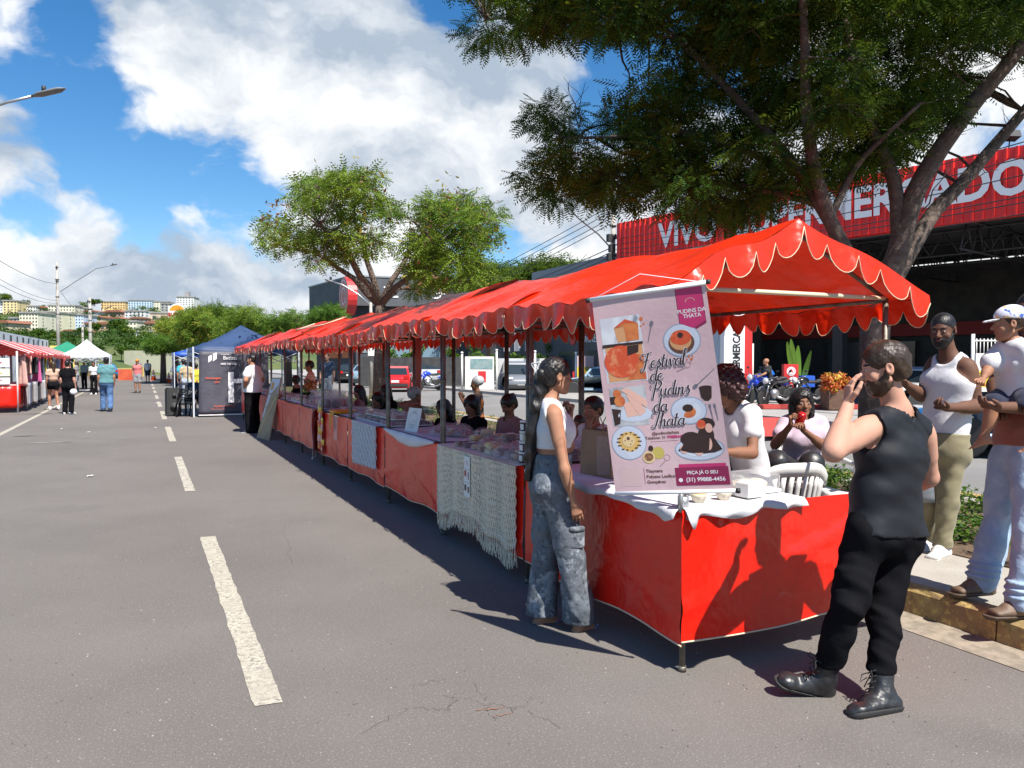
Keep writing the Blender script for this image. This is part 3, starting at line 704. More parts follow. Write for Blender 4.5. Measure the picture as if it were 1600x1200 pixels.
def crack(mb,u0,v0,u1,v1,w,n=9,jit=7):
 pts = [(lerp(u0,u1,i / n) + rnd.uniform(-jit,jit),lerp(v0,v1,i / n) + rnd.uniform(-jit,jit) * .5) for i in range(n + 1)]
 for (a,b) in zip(pts[:-1],pts[1:]):
  p,q = G(*a),G(*b); d_ = (q - p); t = V((-d_.y,d_.x,0)).normalized() * w * rnd.uniform(.3,1); mb.poly([p - t + V((0,0,.003)),p + t + V((0,0,.003)),q + t * .6 + V((0,0,.003)),q - t * .6 + V((0,0,.003))])
for a in [(690,1085,760,1100),(760,1100,820,1110),(760,1100,775,1125),(720,1080,700,1110),(800,1112,835,1090),(640,1105,700,1112),(820,1110,870,1135),(745,1068,760,1098),(440,820,455,880),(700,1060,640,1075),(560,1150,640,1105)]: crack(mb,*a,.0015)
o = mb.build('asphalt_cracks',M_CRACK); o['kind'] = 'structure'
mb = MB()
for a in [(745,1112,790,1106,.006),(770,1120,800,1115,.004)]: crack(mb,*a,n=6,jit=3)
for v_ in range(len(mb.v)): mb.v[v_] = (mb.v[v_][0],mb.v[v_][1],.005)
o = mb.build('soil_in_cracks',M_REDSOIL); o['kind'] = 'structure'
M_SCRAP = mat('paper_scrap',(.75,.73,.70),.8)
for (u,v,r_,) in [(141,745,.035),(96,566 + 105,.02),(246,630,.05),(243,669,.02),(139,676,.025)]:
 q = G(u,v); mb = MB(); mb.grid(4,3,lambda a,b: (q.x + (a - .5) * r_ * 2.2,q.y + (b - .5) * r_ * 1.6,.006 + .02 * abs(math.sin(a * 5 + b * 4)))); tag(mb.build('paper_scrap',M_SCRAP,solid=.002),f"small white paper scrap lying on the road, {'nearest the first long dash' if u == 141 else 'beside the far dashes' if u == 246 else 'by the faded scuff marks' if u == 139 else 'left of the short dashes' if u == 243 else 'near the walking people'}",'scrap')
rng_ = np.random.default_rng(5); ng = 2600; gx_ = rng_.uniform(-3.4,4.3,ng); gy_ = 1.8 + 16 * rng_.random(ng) ** 1.5; gs_ = rng_.uniform(.002,.0055,ng); gv_ = []
for k in range(ng):
 for (dx,dy,dz) in ((-1,-1,0),(1,-.7,0),(.8,1,0),(-1,.8,0),(0,.1,1.1)): gv_.append((gx_[k] + dx * gs_[k],gy_[k] + dy * gs_[k],.0005 + dz * gs_[k]))
gt_ = np.array([[0,1,4],[1,2,4],[2,3,4],[3,0,4]])[None] + (np.arange(ng) * 5)[:,None,None]
o = link('road_grit',np_mesh('road_grit',gv_,tris=gt_.reshape(-1,3),mats=[mat('grit_light',(.27,.24,.21),.9),mat('grit_dark',(.09,.075,.06),.9)],midx=np.repeat(rng_.integers(0,2,ng),4))); o['kind'] = 'stuff'; o['label'] = 'loose grit and small stones on the asphalt'
mb = MB(); mb.bbox(4.56,8.12,-10,95,-.01,.145); o = mb.build('median',M_CONC); o['kind'] = 'structure'
mb = MB(); mb.bbox(5.55,7.75,-10,95,.146,.155); o = mb.build('soil_bed',mat('soil',(.14,.085,.05),.95,noise=(20,(.09,.06,.04),.4,.6),bump=(40,.6,4,.02))); o['kind'] = 'structure'
def kerb(x0,x1,seed):
 rnd = random.Random(seed); mb = MB(); y = -9.0
 while y < 93:
  ln = .98; n = 7 if y < 9 else 1; j = rnd.uniform(-.008,.008); h_ = .165 + rnd.uniform(-.008,.008)
  prof = [(x0 + j,0),(x0 + .012 + j,h_ - .03),(x0 + .035 + j,h_ - .005),(x0 + .06 + j,h_),(x1 - .02,h_),(x1,h_ - .01),(x1,0)]
  if x0 > x1: prof = prof
  vs = []
  for i in range(n + 1):
   for k,(x,z) in enumerate(prof): vs.append((x + (rnd.uniform(-.006,.006) if 0 < k < 5 else 0),y + (ln - .012) * i / n,max(0,z + (rnd.uniform(-.007,.004) if k > 0 and k < 6 else 0))))
  m_ = len(prof); fs = [(i * m_ + k,i * m_ + k + 1,(i + 1) * m_ + k + 1,(i + 1) * m_ + k) for i in range(n) for k in range(m_ - 1)]
  fs.append(tuple(range(m_))); fs.append(tuple(reversed([n * m_ + k for k in range(m_)])))
  mb.add(vs,fs,False); y += ln
 o = mb.build('kerb',M_KERB); o['kind'] = 'structure'
kerb(4.42,4.56,1); kerb(8.26,8.12,2)
def leaf_cloud(name,centers,n,size,mats,seed,up=.5,parent=None,kind=None,clump_scale=(1,1,1),zmin=None,aspect=.55,shell=0.5,wts=None):
 """leaf sized faces spread through clumps; centers = [(point, radius)]"""
 rng = np.random.default_rng(seed); C_ = np.array([tuple(c) for c,r in centers]); Rr = np.array([r for c,r in centers])
 w = Rr ** 2.4; idx = rng.choice(len(C_),n,p=w / w.sum()); d = rng.normal(size=(n,3)); d /= np.linalg.norm(d,axis=1)[:,None]
 rad = Rr[idx] * (rng.random(n) ** shell); p = C_[idx] + d * rad[:,None] * np.array(clump_scale)
 if zmin is not None: p[:,2] = np.maximum(p[:,2],zmin + rng.random(n) * size)
 nrm = rng.normal(size=(n,3)); nrm[:,2] = np.abs(nrm[:,2]) + up; nrm /= np.linalg.norm(nrm,axis=1)[:,None]
 a = rng.normal(size=(n,3)); t = np.cross(nrm,a); t /= np.linalg.norm(t,axis=1)[:,None]; b = np.cross(nrm,t)
 s = size * (.6 + .8 * rng.random(n))[:,None]
 v = np.stack([p - t * s,p + b * s * aspect - nrm * s * .15,p + t * s,p - b * s * aspect - nrm * s * .15],1).reshape(-1,3)
 q = np.arange(n * 4).reshape(-1,4); cm_ = rng.random(len(C_)); mi = ((cm_[idx] * .6 + rng.random(n) * .4) * len(mats)).astype(int).clip(0,len(mats) - 1)
 if wts is not None: mi = np.array([wts[k % len(wts)] for k in (mi * 7 + rng.integers(0,97,n))])
 o = link(name,np_mesh(name,v,quads=q,mats=mats,midx=mi),parent)
 if kind: o['kind'] = kind
 return o
def leafmat(name,c,tr=.35): return mat(name,c,.6,noise=(2.5,tuple(q * .7 for q in c),.35,.7),trans=tr,spec=.2)
LG = [leafmat('leaf_a',(.075,.16,.020)),leafmat('leaf_b',(.12,.22,.025)),leafmat('leaf_c',(.045,.11,.018)),leafmat('leaf_d',(.17,.26,.030))]
LD = [leafmat('leaf_dark_a',(.070,.125,.014),.45),leafmat('leaf_dark_b',(.125,.19,.018),.5),leafmat('leaf_dark_c',(.040,.078,.010),.36)]
LY = [leafmat('leaf_yellow',(.38,.33,.05)),leafmat('leaf_lime',(.21,.30,.03)),leafmat('leaf_brown',(.25,.13,.07))]
rnd = random.Random(21); cs = []
for i in range(900): cs.append((V((rnd.uniform(5.62,7.7),rnd.uniform(2.2,12.5) if i < 650 else rnd.uniform(12,40),rnd.uniform(.2,.33))),rnd.uniform(.07,.14)))
gc = leaf_cloud('ground_cover',cs,42000,.022,LG,5,up=.8,kind='stuff',zmin=.16); gc['label'] = 'low bright green ground cover in the median bed'
M_FORE = mat('forecourt',(.34,.32,.30),.9,noise=[(1.5,(.27,.255,.24),.35,.7)],bump=(100,.3,3,.004))
sheet('forecourt',[(15.6,-12),(70,-12),(70,150),(15.6,150)],.10,M_FORE)
mb = MB(); mb.bbox(15.45,15.6,-12,150,0,.13); o = mb.build('kerb',mat('kerb_grey',(.42,.40,.37),.9,noise=(8,(.3,.28,.26),.4,.6))); o['kind'] = 'structure'
M_REDP = mat('red_floor_paint',(.50,.06,.045),.7,noise=(9,(.38,.05,.04),.4,.65))
q = [G(1184,652,.105),G(1290,652,.105),G(1290,678,.105),G(1195,682,.105)]
sheet('painted_ramp',[(p_.x,p_.y) for p_ in reversed(q)],.104,M_REDP)
for (a,b,k) in [((1188,639),(1346,639),0)]:
 p0,p1 = G(*a,.1),G(*b,.1); mb = MB(); d_ = p1 - p0; mb.box((p0 + p1) / 2 + V((0,0,.07)),(d_.length,.5,.14),math.atan2(d_.y,d_.x)); o = mb.build('kerb',M_REDP,bevel=.02); o['kind'] = 'structure'
# ------------------------------------------------------------------ hill
def hill_h(x,y):
 s = x / max(1.0,y); h_ = 46 * smoothstep((y - 150) / 420) * (.62 + .1 * math.sin(x * .013 + 1) + .07 * math.sin(x * .031)) * smoothstep((.35 - s) / .5 + .3)
 h_ += 3.6 * smoothstep((y - 96) / 30) * smoothstep((.05 - s) / .1) * (1 + .4 * math.sin(x * .09))
 return h_ * 1.0 + (1.5 * math.sin(x * .05) * math.sin(y * .04) if y > 170 else 0)
mb = MB(); nx,ny = 90,90
def hf(a,b):
 y = 95 + 700 * b ** 1.5; x = -y * .95 + a * (y * 1.35); return (x,y,hill_h(x,y) - .05)
mb.grid(nx,ny,hf)
M_HILL = mat('hill',(.075,.115,.025),.95,noise=[(.03,(.13,.14,.04),.42,.6),(.012,(.17,.12,.06),.56,.66),(.4,(.04,.075,.018),.45,.65)],bump=(.6,.8,5,1.0))
o = mb.build('hill',M_HILL); o['kind'] = 'structure'
def on_hill(u,v):
 r_ = ray(u,v); s = r_.normalized(); t = 95.0
 while t < 900:
  p = CAM + s * t
  if p.z <= hill_h(p.x,p.y): return p,t
  t += 1.5
 p = CAM + s * 520; return V((p.x,p.y,p.z)),520
WINM = mat('window_dark',(.06,.075,.09),.25); WHITE = mat('white_paint',(.75,.73,.69),.8,noise=(.3,(.62,.60,.56),.45,.65))
ROOFM = mat('roof_tile',(.30,.12,.07),.9,noise=(.5,(.20,.09,.06),.4,.6),wave=(2,(.22,.085,.055),'X'))
GREYM = mat('grey_render',(.33,.32,.31),.9,noise=(.4,(.25,.24,.23),.4,.6))
def wallm(name,c): return mat('wall_' + name,c,.85,noise=(.25,tuple(q * .85 for q in c),.4,.65))
WINCACHE = {}
def block(u0,u1,vt,vb,color,label,floors,wins,roof='flat',depth=12.0,name='apartment_building',rot=8,dist=None,cat='building',group=None,wm=None,tank=False):
 """a building seen between picture columns u0..u1 and rows vt..vb, standing on the hillside"""
 uc = (u0 + u1) / 2; p,t = on_hill(uc,vb + 1) if dist is None else (P(uc,vb,dist),dist)
 d = (p - CAM).dot(FH); w = (u1 - u0) / F * d / math.cos(R(rot)) * .92; h_ = (vb - vt) / F * d * 1.02; ang = -YAW * 1.0 + rot; zb = p.z
 base = empty(name,(p.x,p.y,zb),R(ang),label,cat,group); mb = MB(); mb.bbox(-w / 2,w / 2,0,depth,-6,h_); mb.build('wall',color,base)
 mb = MB()
 if roof == 'flat':
  mb.bbox(-w / 2 - .3,w / 2 + .3,-.3,depth + .3,h_ + .002,h_ + .5); rm = GREYM
  if tank: mb.bbox(-w * .12,w * .12,depth * .3,depth * .6,h_ + .5,h_ + 3.4)
 else:
  rh = min(2.6,h_ * .35); mb.prism([(-w / 2 - .6,h_),(w / 2 + .6,h_),(0 if roof == 'gable' else w * .3,h_ + rh)] if roof == 'gable' else [(-w / 2 - .6,h_),(w / 2 + .6,h_),(w * .36,h_ + rh),(-w * .36,h_ + rh)],lambda x,z,t_: (x,t_,z + .003),-.6,depth + .6); rm = ROOFM
 mb.build('roof',rm,base)
 ww = min(w / wins * .42,1.7); fh = h_ / floors; wh = min(fh * .45,1.5); key = (round(ww,1),round(wh,1))
 if key not in WINCACHE:
  m2 = MB(); m2.bbox(-ww / 2,ww / 2,-.06,.02,-wh / 2,wh / 2); me = bpy.data.meshes.new('window'); me.from_pydata(m2.v,[],m2.f); me.materials.append(wm or WINM); WINCACHE[key] = me
 for f in range(floors):
  for k in range(wins):
   x = -w / 2 + w * (k + .5) / wins; link('window',WINCACHE[key],base,(x,-.02,fh * (f + .55)))
 if wins >= 3 and floors >= 3:  # side face windows
  for f in range(floors):
   for k in range(2):
    o = link('window',WINCACHE[key],base,(w / 2 + .02,depth * (k + .5) / 2,fh * (f + .55))); o.rotation_euler = (0,0,R(90))
 return base
CREAM = wallm('cream',(.70,.66,.52)); YEL = wallm('yellow',(.70,.56,.30)); LBLUE = wallm('pale_blue',(.42,.54,.66)); LWHITE = wallm('white',(.68,.68,.67)); BEIGE = wallm('beige',(.55,.45,.33)); OCHRE = wallm('ochre',(.66,.45,.20)); PINK = wallm('pink',(.55,.36,.28))
block(-8,4,466,486,LWHITE,'white apartment tower cut off at the left edge of the hill skyline',5,3)
block(5,27,470,489,YEL,'bright yellow apartment block high on the left end of the hill',5,4)
block(34,56,478,487,LWHITE,'small white two storey building between the yellow block and long cream block',2,5)
block(75,117,477,490,CREAM,'long low cream building on the ridge above the pale blue blocks',3,9,depth=9)
block(30,60,489,515,CREAM,'left half of the big five storey cream apartment pair',5,6,rot=4)
block(60,88,488,515,wallm('cream2',(.70,.66,.48)),'right half of the big cream apartment pair, behind the concrete pole',5,6,rot=0)
block(95,109,490,515,LBLUE,'narrow pale blue apartment block touching the cream pair',5,3,rot=2)
block(109,131,492,515,wallm('blue2',(.50,.60,.70)),'wide pale blue apartment block right of the narrow blue one',5,5,rot=6)
block(158,196,471,482,OCHRE,'ochre yellow building with many bays on the hill crest',3,9,depth=10)
block(200,238,469,482,LBLUE,'light blue flats on the crest right of the ochre building',4,9,depth=10)
block(240,262,471,484,CREAM,'cream flats on the crest beside the grey tower',4,5)
block(251,270,474,490,GREYM,'dark grey and white striped building behind the round topped sign',4,3)
block(276,303,464,486,LWHITE,'tall white tower with a brown tank on its roof, highest on the hill',7,6,tank=True)
block(292,312,484,493,PINK,'low pink building right of the round topped burger sign',2,3)
small = [(193,228,486,498,LWHITE,'flat','white three storey house with long balconies in mid hill',3,5),(162,192,487,496,PINK,'hip','pink house with red roof left of the long balcony house',1,4),
   (234,262,489,503,BEIGE,'flat','big beige warehouse left of the round topped sign',1,2),(177,196,504,514,LWHITE,'gable','white gabled house low on the hill above the green slope',2,2),
   (197,214,502,515,CREAM,'flat','cream two storey house right of the white gabled house',2,3),(214,240,505,514,BEIGE,'hip','beige house with wide red roof left of the trees',2,4),
   (131,152,506,515,BEIGE,'hip','tan house with red roof right of the pale blue blocks',2,3),(150,172,506,516,PINK,'hip','long pinkish house with red roof at hill foot',1,3),
   (209,252,518,527,LWHITE,'flat','low white house with a row of small windows beside the trees',1,6),(98,126,517,525,BEIGE,'hip','low tan shed with faded roof above the grassy bank',1,3),
   (-4,16,504,516,BEIGE,'hip','brown roofed house at the far left below the yellow block',2,3),(14,28,497,512,LWHITE,'flat','white house stepping down left of the cream pair',3,2),
   (170,190,497,503,LWHITE,'hip','small white house with red roof just below the pink house',1,3),(205,232,497,503,PINK,'hip','row of red roofs above the cream two storey house',1,4),
   (232,250,503,510,CREAM,'hip','small cream house under the beige warehouse',1,3),(140,160,495,502,BEIGE,'hip','tan house with red roof beside the second pole',1,3),
   (60,72,480,487,BEIGE,'gable','tiny tan gabled house on the ridge beside the long cream building',1,2),(118,136,481,487,GREYM,'flat','low grey house on the ridge right of the long cream building',1,3),(253,275,497,506,BEIGE,'hip','beige house with red roof under the burger sign',2,3),(132,150,486,492,LWHITE,'hip','white bungalow with red roof on the upper slope by the second pole',1,3)]
for (a,b,c,d_,m_,rf,lb,fl,wi) in small: block(a,b,c,d_,m_,lb,fl,wi,roof=rf,depth=8,name='hill_house',cat='house',rot=random.uniform(-12,14))
def bush(label,u,v,wpx,hpx,mats,seed,n=260,dist=None,name='hill_tree',group='trees on the far hillside',leaf=None):
 p,t = on_hill(u,v) if dist is None else (P(u,v,dist),dist); d = (p - CAM).dot(FH); w = wpx / F * d / 2; h_ = hpx / F * d; rnd = random.Random(seed)
 root = empty(name,(p.x,p.y,p.z),0,label,'tree',group); cs = []
 for i in range(11): a = rnd.uniform(0,6.28); rr = w * .6 * rnd.random() ** .5; cs.append((V((math.cos(a) * rr,math.sin(a) * rr,h_ * rnd.uniform(.4,.82))),w * rnd.uniform(.28,.48)))
 leaf_cloud('crown',cs,n,leaf or w * .09,mats,seed,parent=root,clump_scale=(1,1,.7)); mb = MB(); mb.tube([(0,0,-.3),(0,0,h_ * .6)],[w * .06,w * .03],6)
 for i in range(4): c = cs[i][0]; mb.tube([(0,0,h_ * .3),c],[w * .03,w * .01],5)
 mb.build('trunk',M_BARK,root); return root
M_BARK = mat('bark',(.16,.115,.09),.9,noise=[(6,(.09,.06,.045),.38,.62),(30,(.24,.20,.17),.55,.72)],bump=[(22,.9,5,.02),(80,.5,4,.006)])
MIXG = [LD[1],LG[0],LD[0],LG[2]]
hb = [(8,470,26,12),(22,505,18,14),(40,476,20,8),(66,487,16,12),(132,484,22,13),(148,478,26,9),(150,504,16,10),(163,500,18,9),(222,486,18,8),(240,492,22,14),(246,503,14,9),(183,520,40,22),(200,528,34,22),(150,520,26,16),(130,528,30,16),(60,530,36,14),(90,533,30,14),(30,528,30,10),(8,528,26,10),(212,512,18,10),(228,535,30,20),(170,540,24,12),(205,546,36,22),(190,566,30,34),(220,562,24,26),(155,556,26,20),(262,486,10,8),(312,486,18,10)]
rnd = random.Random(31); hc_ = []
for i in range(420):
 u = rnd.uniform(-20,330); v = rnd.uniform(490,556); p,t = on_hill(u,v)
 if t < 900 and (math.sin(u * .09) * math.sin(v * .31 + u * .02) > -.25): hc_.append((V((p.x,p.y,p.z + rnd.uniform(.3,1.6))),rnd.uniform(1.0,2.6) * (t / 300)))
hv_ = leaf_cloud('hillside_bushes',hc_,30000,.34,[LD[0],LD[2],LG[2],LG[0]],77,kind='stuff',clump_scale=(1.3,1.3,.8)); hv_['label'] = 'scrub and bushes covering the hillside between the houses'
desc = ['dark tree on the ridge behind the yellow block','small green tree below the yellow block','dark hedge-like tree on the ridge by the small white building','dark round tree just left of the long cream building','wide dark tree on the crest right of the long cream building','low flat tree on the crest left of the ochre building','small tree between red roofs near the second pole','small tree above the long pinkish house','tree on the crest below the light blue flats','dark tree between the balcony house and the warehouse','little tree under the beige warehouse','large dark green tree at the middle of the slope','large green tree above the low white house','green tree over the grassy bank by the second pole','olive tree above the white market tent','reddish olive tree left of the concrete pole','olive bush tree right behind the concrete pole','pale tree above the white fence','pale tree at the far left above the fence','tree between the cream house and beige house','green tree left of the yellow-green roadside trees','small dark tree behind the white market tent','big bush-like tree above the cream wall','tall dark bush tree at the left end of the cream wall','green tree behind the cream wall','dark bush tree right of the white market tent','tiny tree left of the burger sign','tree on the crest right of the white tower']
for i,(u,v,w,h_) in enumerate(hb): bush(desc[i],u,v,w,h_,MIXG if i % 4 else [LG[0],LD[1],LY[1],LG[2]],100 + i,n=330 if w < 25 else 800)
# ------------------------------------------------------------------ street trees: trunk, limbs, and feathery compound leaves
def in_poly(u,v,poly):
 c = False; n = len(poly)
 for i in range(n):
  x1,y1 = poly[i]; x2,y2 = poly[i - 1]
  if (y1 > v) != (y2 > v) and u < (x2 - x1) * (v - y1) / (y2 - y1 + 1e-9) + x1: c = not c
 return c
def feather_leaves(name,centers,n,length,mats,seed,parent,pairs=7,droop=.5,wts=None,flat=.45,wl=.34,shell=.42):
 """each leaf is a drooping spray of narrow leaflets"""
 rng = np.random.default_rng(seed); C_ = np.array([tuple(c) for c,r in centers]); Rr = np.array([r for c,r in centers]); w = Rr ** 2.2
 idx = rng.choice(len(C_),n,p=w / w.sum()); d = rng.normal(size=(n,3)); d /= np.linalg.norm(d,axis=1)[:,None]
 p = C_[idx] + d * (Rr[idx] * rng.random(n) ** shell)[:,None] * np.array((1,1,flat))
 out = d.copy(); out[:,2] *= .25; out += rng.normal(size=(n,3)) * .45; out[:,2] -= droop * (.2 + rng.random(n)); out /= np.linalg.norm(out,axis=1)[:,None]
 sd_ = np.cross(out,np.array((0,0,1.0)) + rng.normal(size=(n,3)) * .35); sd_ /= np.linalg.norm(sd_,axis=1)[:,None]; nm = np.cross(sd_,out)
 Ls = length * (.65 + .7 * rng.random(n)); vs = []
 for i in range(pairs):
  t = (i + .6) / pairs; l = wl * math.sin(math.pi * (.12 + .82 * t)) ; wd = .5 / pairs * .62
  base = p + out * (Ls * t)[:,None] - nm * (Ls * .16 * t * t)[:,None]
  for sgn in (-1,1):
   tip = base + sd_ * (Ls * l * sgn)[:,None] + out * (Ls * .12)[:,None] - nm * (Ls * .08)[:,None]; mid = (base + tip) / 2
   o1 = out * (Ls * wd)[:,None]
   vs.append(np.stack([base,mid + o1,tip,mid - o1],1))
 v = np.concatenate(vs).reshape(-1,3); q = np.arange(len(v)).reshape(-1,4)
 cm_ = rng.random(len(C_)); k = ((cm_[idx] * .55 + rng.random(n) * .45) * len(mats)).astype(int).clip(0,len(mats) - 1); mi = np.tile(k,pairs * 2)
 return link(name,np_mesh(name,v,quads=q,mats=mats,midx=mi),parent)
def curve_pts(a,b,rnd,n=6,sag=.0,jit=.06,lift=None):
 a,b = V(a),V(b); L_ = (b - a).length; out = []
 off = V((rnd.uniform(-1,1),rnd.uniform(-1,1),rnd.uniform(-.2,1))) * L_ * .10 if lift is None else lift
 for i in range(n + 1):
  t = i / n; q = a.lerp(b,t) + off * math.sin(math.pi * t)
  if 0 < i < n: q += V((rnd.uniform(-1,1),rnd.uniform(-1,1),rnd.uniform(-1,1))) * L_ * jit * .4
  out.append(q)
 return out
def limbs(mb,fork,clumps,rnd,r0,nl=6,twig=True,rt=.012,tw=2):
 """main limbs from fork to a spread of clumps; every other clump joins the nearest limb"""
 cl = [c for c,r in clumps]; start = max(cl,key=lambda c: (c - fork).length); ch = [start]
 while len(ch) < min(nl,len(cl)): ch.append(max(cl,key=lambda c: min((c - q).length for q in ch) + .2 * (c - fork).length))
 nodes = []
 for c in ch:
  pts = curve_pts(fork,c,rnd,8,lift=V((0,0,.12 * (c - fork).length)) + V((rnd.uniform(-.2,.2),rnd.uniform(-.2,.2),0))); rs = [r0 * (1 - .86 * (i / 8) ** .8) for i in range(9)]
  mb.tube(pts,rs,7); nodes += [(p,r_) for p,r_ in zip(pts[1:],rs[1:])]
 for c in cl:
  if c in ch: continue
  p,r_ = min(nodes,key=lambda q: (q[0] - c).length + (.4 if q[1] < .03 else 0)); pts = curve_pts(p,c,rnd,4); r1 = min(r_ * .6,r0 * .35); rs = [r1,r1 * .8,r1 * .55,r1 * .4,rt]
  mb.tube(pts,rs,5); nodes += [(pts[2],rs[2]),(pts[3],rs[3])]
 if twig:
  for c,r_ in clumps:
   for k in range(tw):
    e = c + V((rnd.uniform(-1,1),rnd.uniform(-1,1),rnd.uniform(-.5,.7))) * r_ * 1.1; mb.tube(curve_pts(c,e,rnd,3),[rt,rt * .8,rt * .6,rt * .35],4,cap=False)
def clumps_in(poly,n,dr,rr,seed,mind=.3,dfun=None):
 rnd = random.Random(seed); us = [p[0] for p in poly]; vs = [p[1] for p in poly]; out = []; tries = 0
 while len(out) < n and tries < n * 60:
  tries += 1; u = rnd.uniform(min(us),max(us)); v = rnd.uniform(min(vs),max(vs))
  if not in_poly(u,v,poly): continue
  d = rnd.uniform(*dr) if dfun is None else dfun(u,v,rnd); q = P(u,v,d)
  if q.z < 2.75: continue
  if any((q - c).length < mind for c,r in out): continue
  out.append((q,rnd.uniform(*rr)))
 return out
M_BARKN = mat('bark_near',(.17,.125,.10),.9,noise=[(7,(.085,.06,.048),.38,.62),(34,(.27,.23,.20),.56,.72)],bump=[(28,1.0,6,.03),(110,.6,4,.008)],wave=(3.2,(.11,.08,.065),'Z',9))
def tree_trunk(mb,pts,rs,n=14): mb.tube([V(p) for p in pts],rs,n)
# --- near tree over the stalls
root = empty('street_tree',(6.0,4.9,.15),0,'large dark feathery tree overhanging the near end of the stalls','tree','trees growing in the median'); base = V((6.0,4.9,.15))
rnd = random.Random(2)
def dn(u,v,r_):   # crown leans out over the road to the left
 c = lerp(8.6,7.0,min(1,max(0,(u - 690) / 650))); return c + r_.uniform(-.9,1.3)
silh = [(712,18),(760,66),(815,55),(860,42),(915,60),(955,40),(1010,34),(1035,60),(1048,100),(1000,125),(1010,165),(960,172),(905,168),(850,176),(800,176),(845,205),(880,225),(835,262),(822,278),(870,300),(950,305),(1010,285),(1050,300),(1090,322),(1150,335),(1200,335),(1225,300),(1290,290),(1330,250),(1420,225),(1450,190),(1490,160),(1550,100),(1600,60),(1700,60),(1700,-120),(660,-60)]
cl = clumps_in(silh,235,None,(.17,.36),4,.27,dn)
trim_ = []
for (u0,v0,u1,v1) in [(1385,95,1445,150),(1180,285,1220,330),(1500,60,1560,120),(1230,190,1300,235),(1120,200,1160,240),(1050,225,1085,260)]: trim_.append((u0,v0,u1,v1))
def proj(q):
 d = q - CAM; f = FH * math.cos(_p) + V((0,0,math.sin(_p))); up = RH.cross(f); z = d.dot(f); return 800 + F * d.dot(RH) / z,600 - F * d.dot(up) / z
cl = [(c,r_) for c,r_ in cl if not any(a < proj(c)[0] < c2 and b < proj(c)[1] < d2 for a,b,c2,d2 in trim_)]
up_cl = []
for i in range(130):
 a = rnd.uniform(0,6.28); rr = 4.6 * rnd.random() ** .5; z = rnd.uniform(5.2,8.2) - rr * .25; q = V((6.3 + math.cos(a) * rr * .95,6.0 + math.sin(a) * rr * .9,z))
 if proj(q)[1] > 0 or q.x < 3.6 or i % 3 == 0: continue
 up_cl.append((q,rnd.uniform(.35,.6)))
mb = MB(); fk = P(1368,470,6.95)
tree_trunk(mb,[base + V((0,0,-.2)),base + V((.02,.0,.15)),P(1366,560,6.98),fk],[.20,.15,.125,.135])
def limbp(pts,r0,r1,n=10):
 pp = [P(*p) if len(p) == 3 else p for p in pts]; k = len(pp) - 1; fine = []
 for i in range(k): fine += [pp[i].lerp(pp[i + 1],t / 3) for t in range(3)]
 fine.append(pp[-1]); m_ = len(fine) - 1
 fine2 = [fine[0]] + [(fine[i - 1] + fine[i] * 2 + fine[i + 1]) / 4 for i in range(1,m_)] + [fine[-1]]
 mb.tube(fine2,[lerp(r0,r1,(i / m_)) for i in range(m_ + 1)],n); return fine2
skel = []
skel += limbp([(1368,480,6.95),(1402,400,6.9),(1428,300,6.85),(1470,230,6.8),(1530,150,6.7),(1600,70,6.6),(1660,-40,6.5)],.10,.05)
skel += limbp([(1372,480,7.0),(1412,410,7.05),(1458,330,7.2),(1500,290,7.2),(1560,220,7.3),(1620,150,7.4),(1700,60,7.4)],.085,.035)
skel += limbp([(1362,480,6.9),(1325,400,6.8),(1296,345,6.7),(1268,250,6.6),(1258,150,6.5),(1258,60,6.4),(1250,-60,6.3)],.078,.028)
skel += limbp([(1296,345,6.7),(1250,270,6.8),(1190,195,7.0),(1110,110,7.3),(1060,60,7.6),(1010,30,7.9)],.055,.02,8)
skel += limbp([(1405,380,6.9),(1400,280,6.9),(1350,180,6.8),(1330,80,6.8),(1300,-60,6.8)],.07,.03,8)
skel += limbp([(1250,270,6.8),(1160,235,7.1),(1060,200,7.4),(960,215,7.8),(880,215,8.1)],.035,.012,7)
skel += limbp([(1060,60,7.6),(960,45,7.9),(860,25,8.2),(760,30,8.5)],.022,.010,6)
skel += limbp([(1280,320,6.75),(1170,290,7.0),(1060,280,7.4),(950,275,7.8),(880,285,8.1)],.03,.010,7)
skel += limbp([(1296,345,6.7),(1335,260,6.7),(1380,215,6.6),(1440,160,6.4)],.035,.015,7)
for c,r_ in cl + up_cl:
 p = min(skel,key=lambda q: (q - c).length); L_ = (p - c).length; r1 = min(.022,.008 + L_ * .008)
 mb.tube(curve_pts(p,c,rnd,5),[r1,r1 * .85,r1 * .7,r1 * .5,r1 * .4,.003],5,cap=False)
 for k in range(2):
  e = c + V((rnd.uniform(-1,1),rnd.uniform(-1,1),rnd.uniform(-.6,.5))) * r_ * 1.2; mb.tube(curve_pts(c,e,rnd,3),[.005,.004,.003,.002],4,cap=False)
for (a,b) in [((905,200),(880,120)),((905,200),(915,128)),((990,130),(965,150)),((1010,70),(985,82)),((1470,230),(1520,200)),((1560,220),(1600,180)),((1500,290),(1560,265)),((1440,330),(1480,250)),((1110,110),(1020,95)),((1160,235),(1120,180)),((950,190),(935,140))]:
 A,B = P(*a,7.8 if a[0] < 1200 else 7.0),P(*b,7.8 if a[0] < 1200 else 6.8); pts = curve_pts(A,B,rnd,5,jit=.15); mb.tube(pts,[.008,.007,.005,.004,.003,.002],4,cap=False)
 for k in (2,3): mb.tube(curve_pts(pts[k],pts[k] + V((rnd.uniform(-.2,.2),0,rnd.uniform(0,.25))),rnd,3),[.004,.003,.002,.0015],4,cap=False)
for i,v_ in enumerate(mb.v): mb.v[i] = tuple(V(v_) - base)
mb.build('trunk',M_BARKN,root)
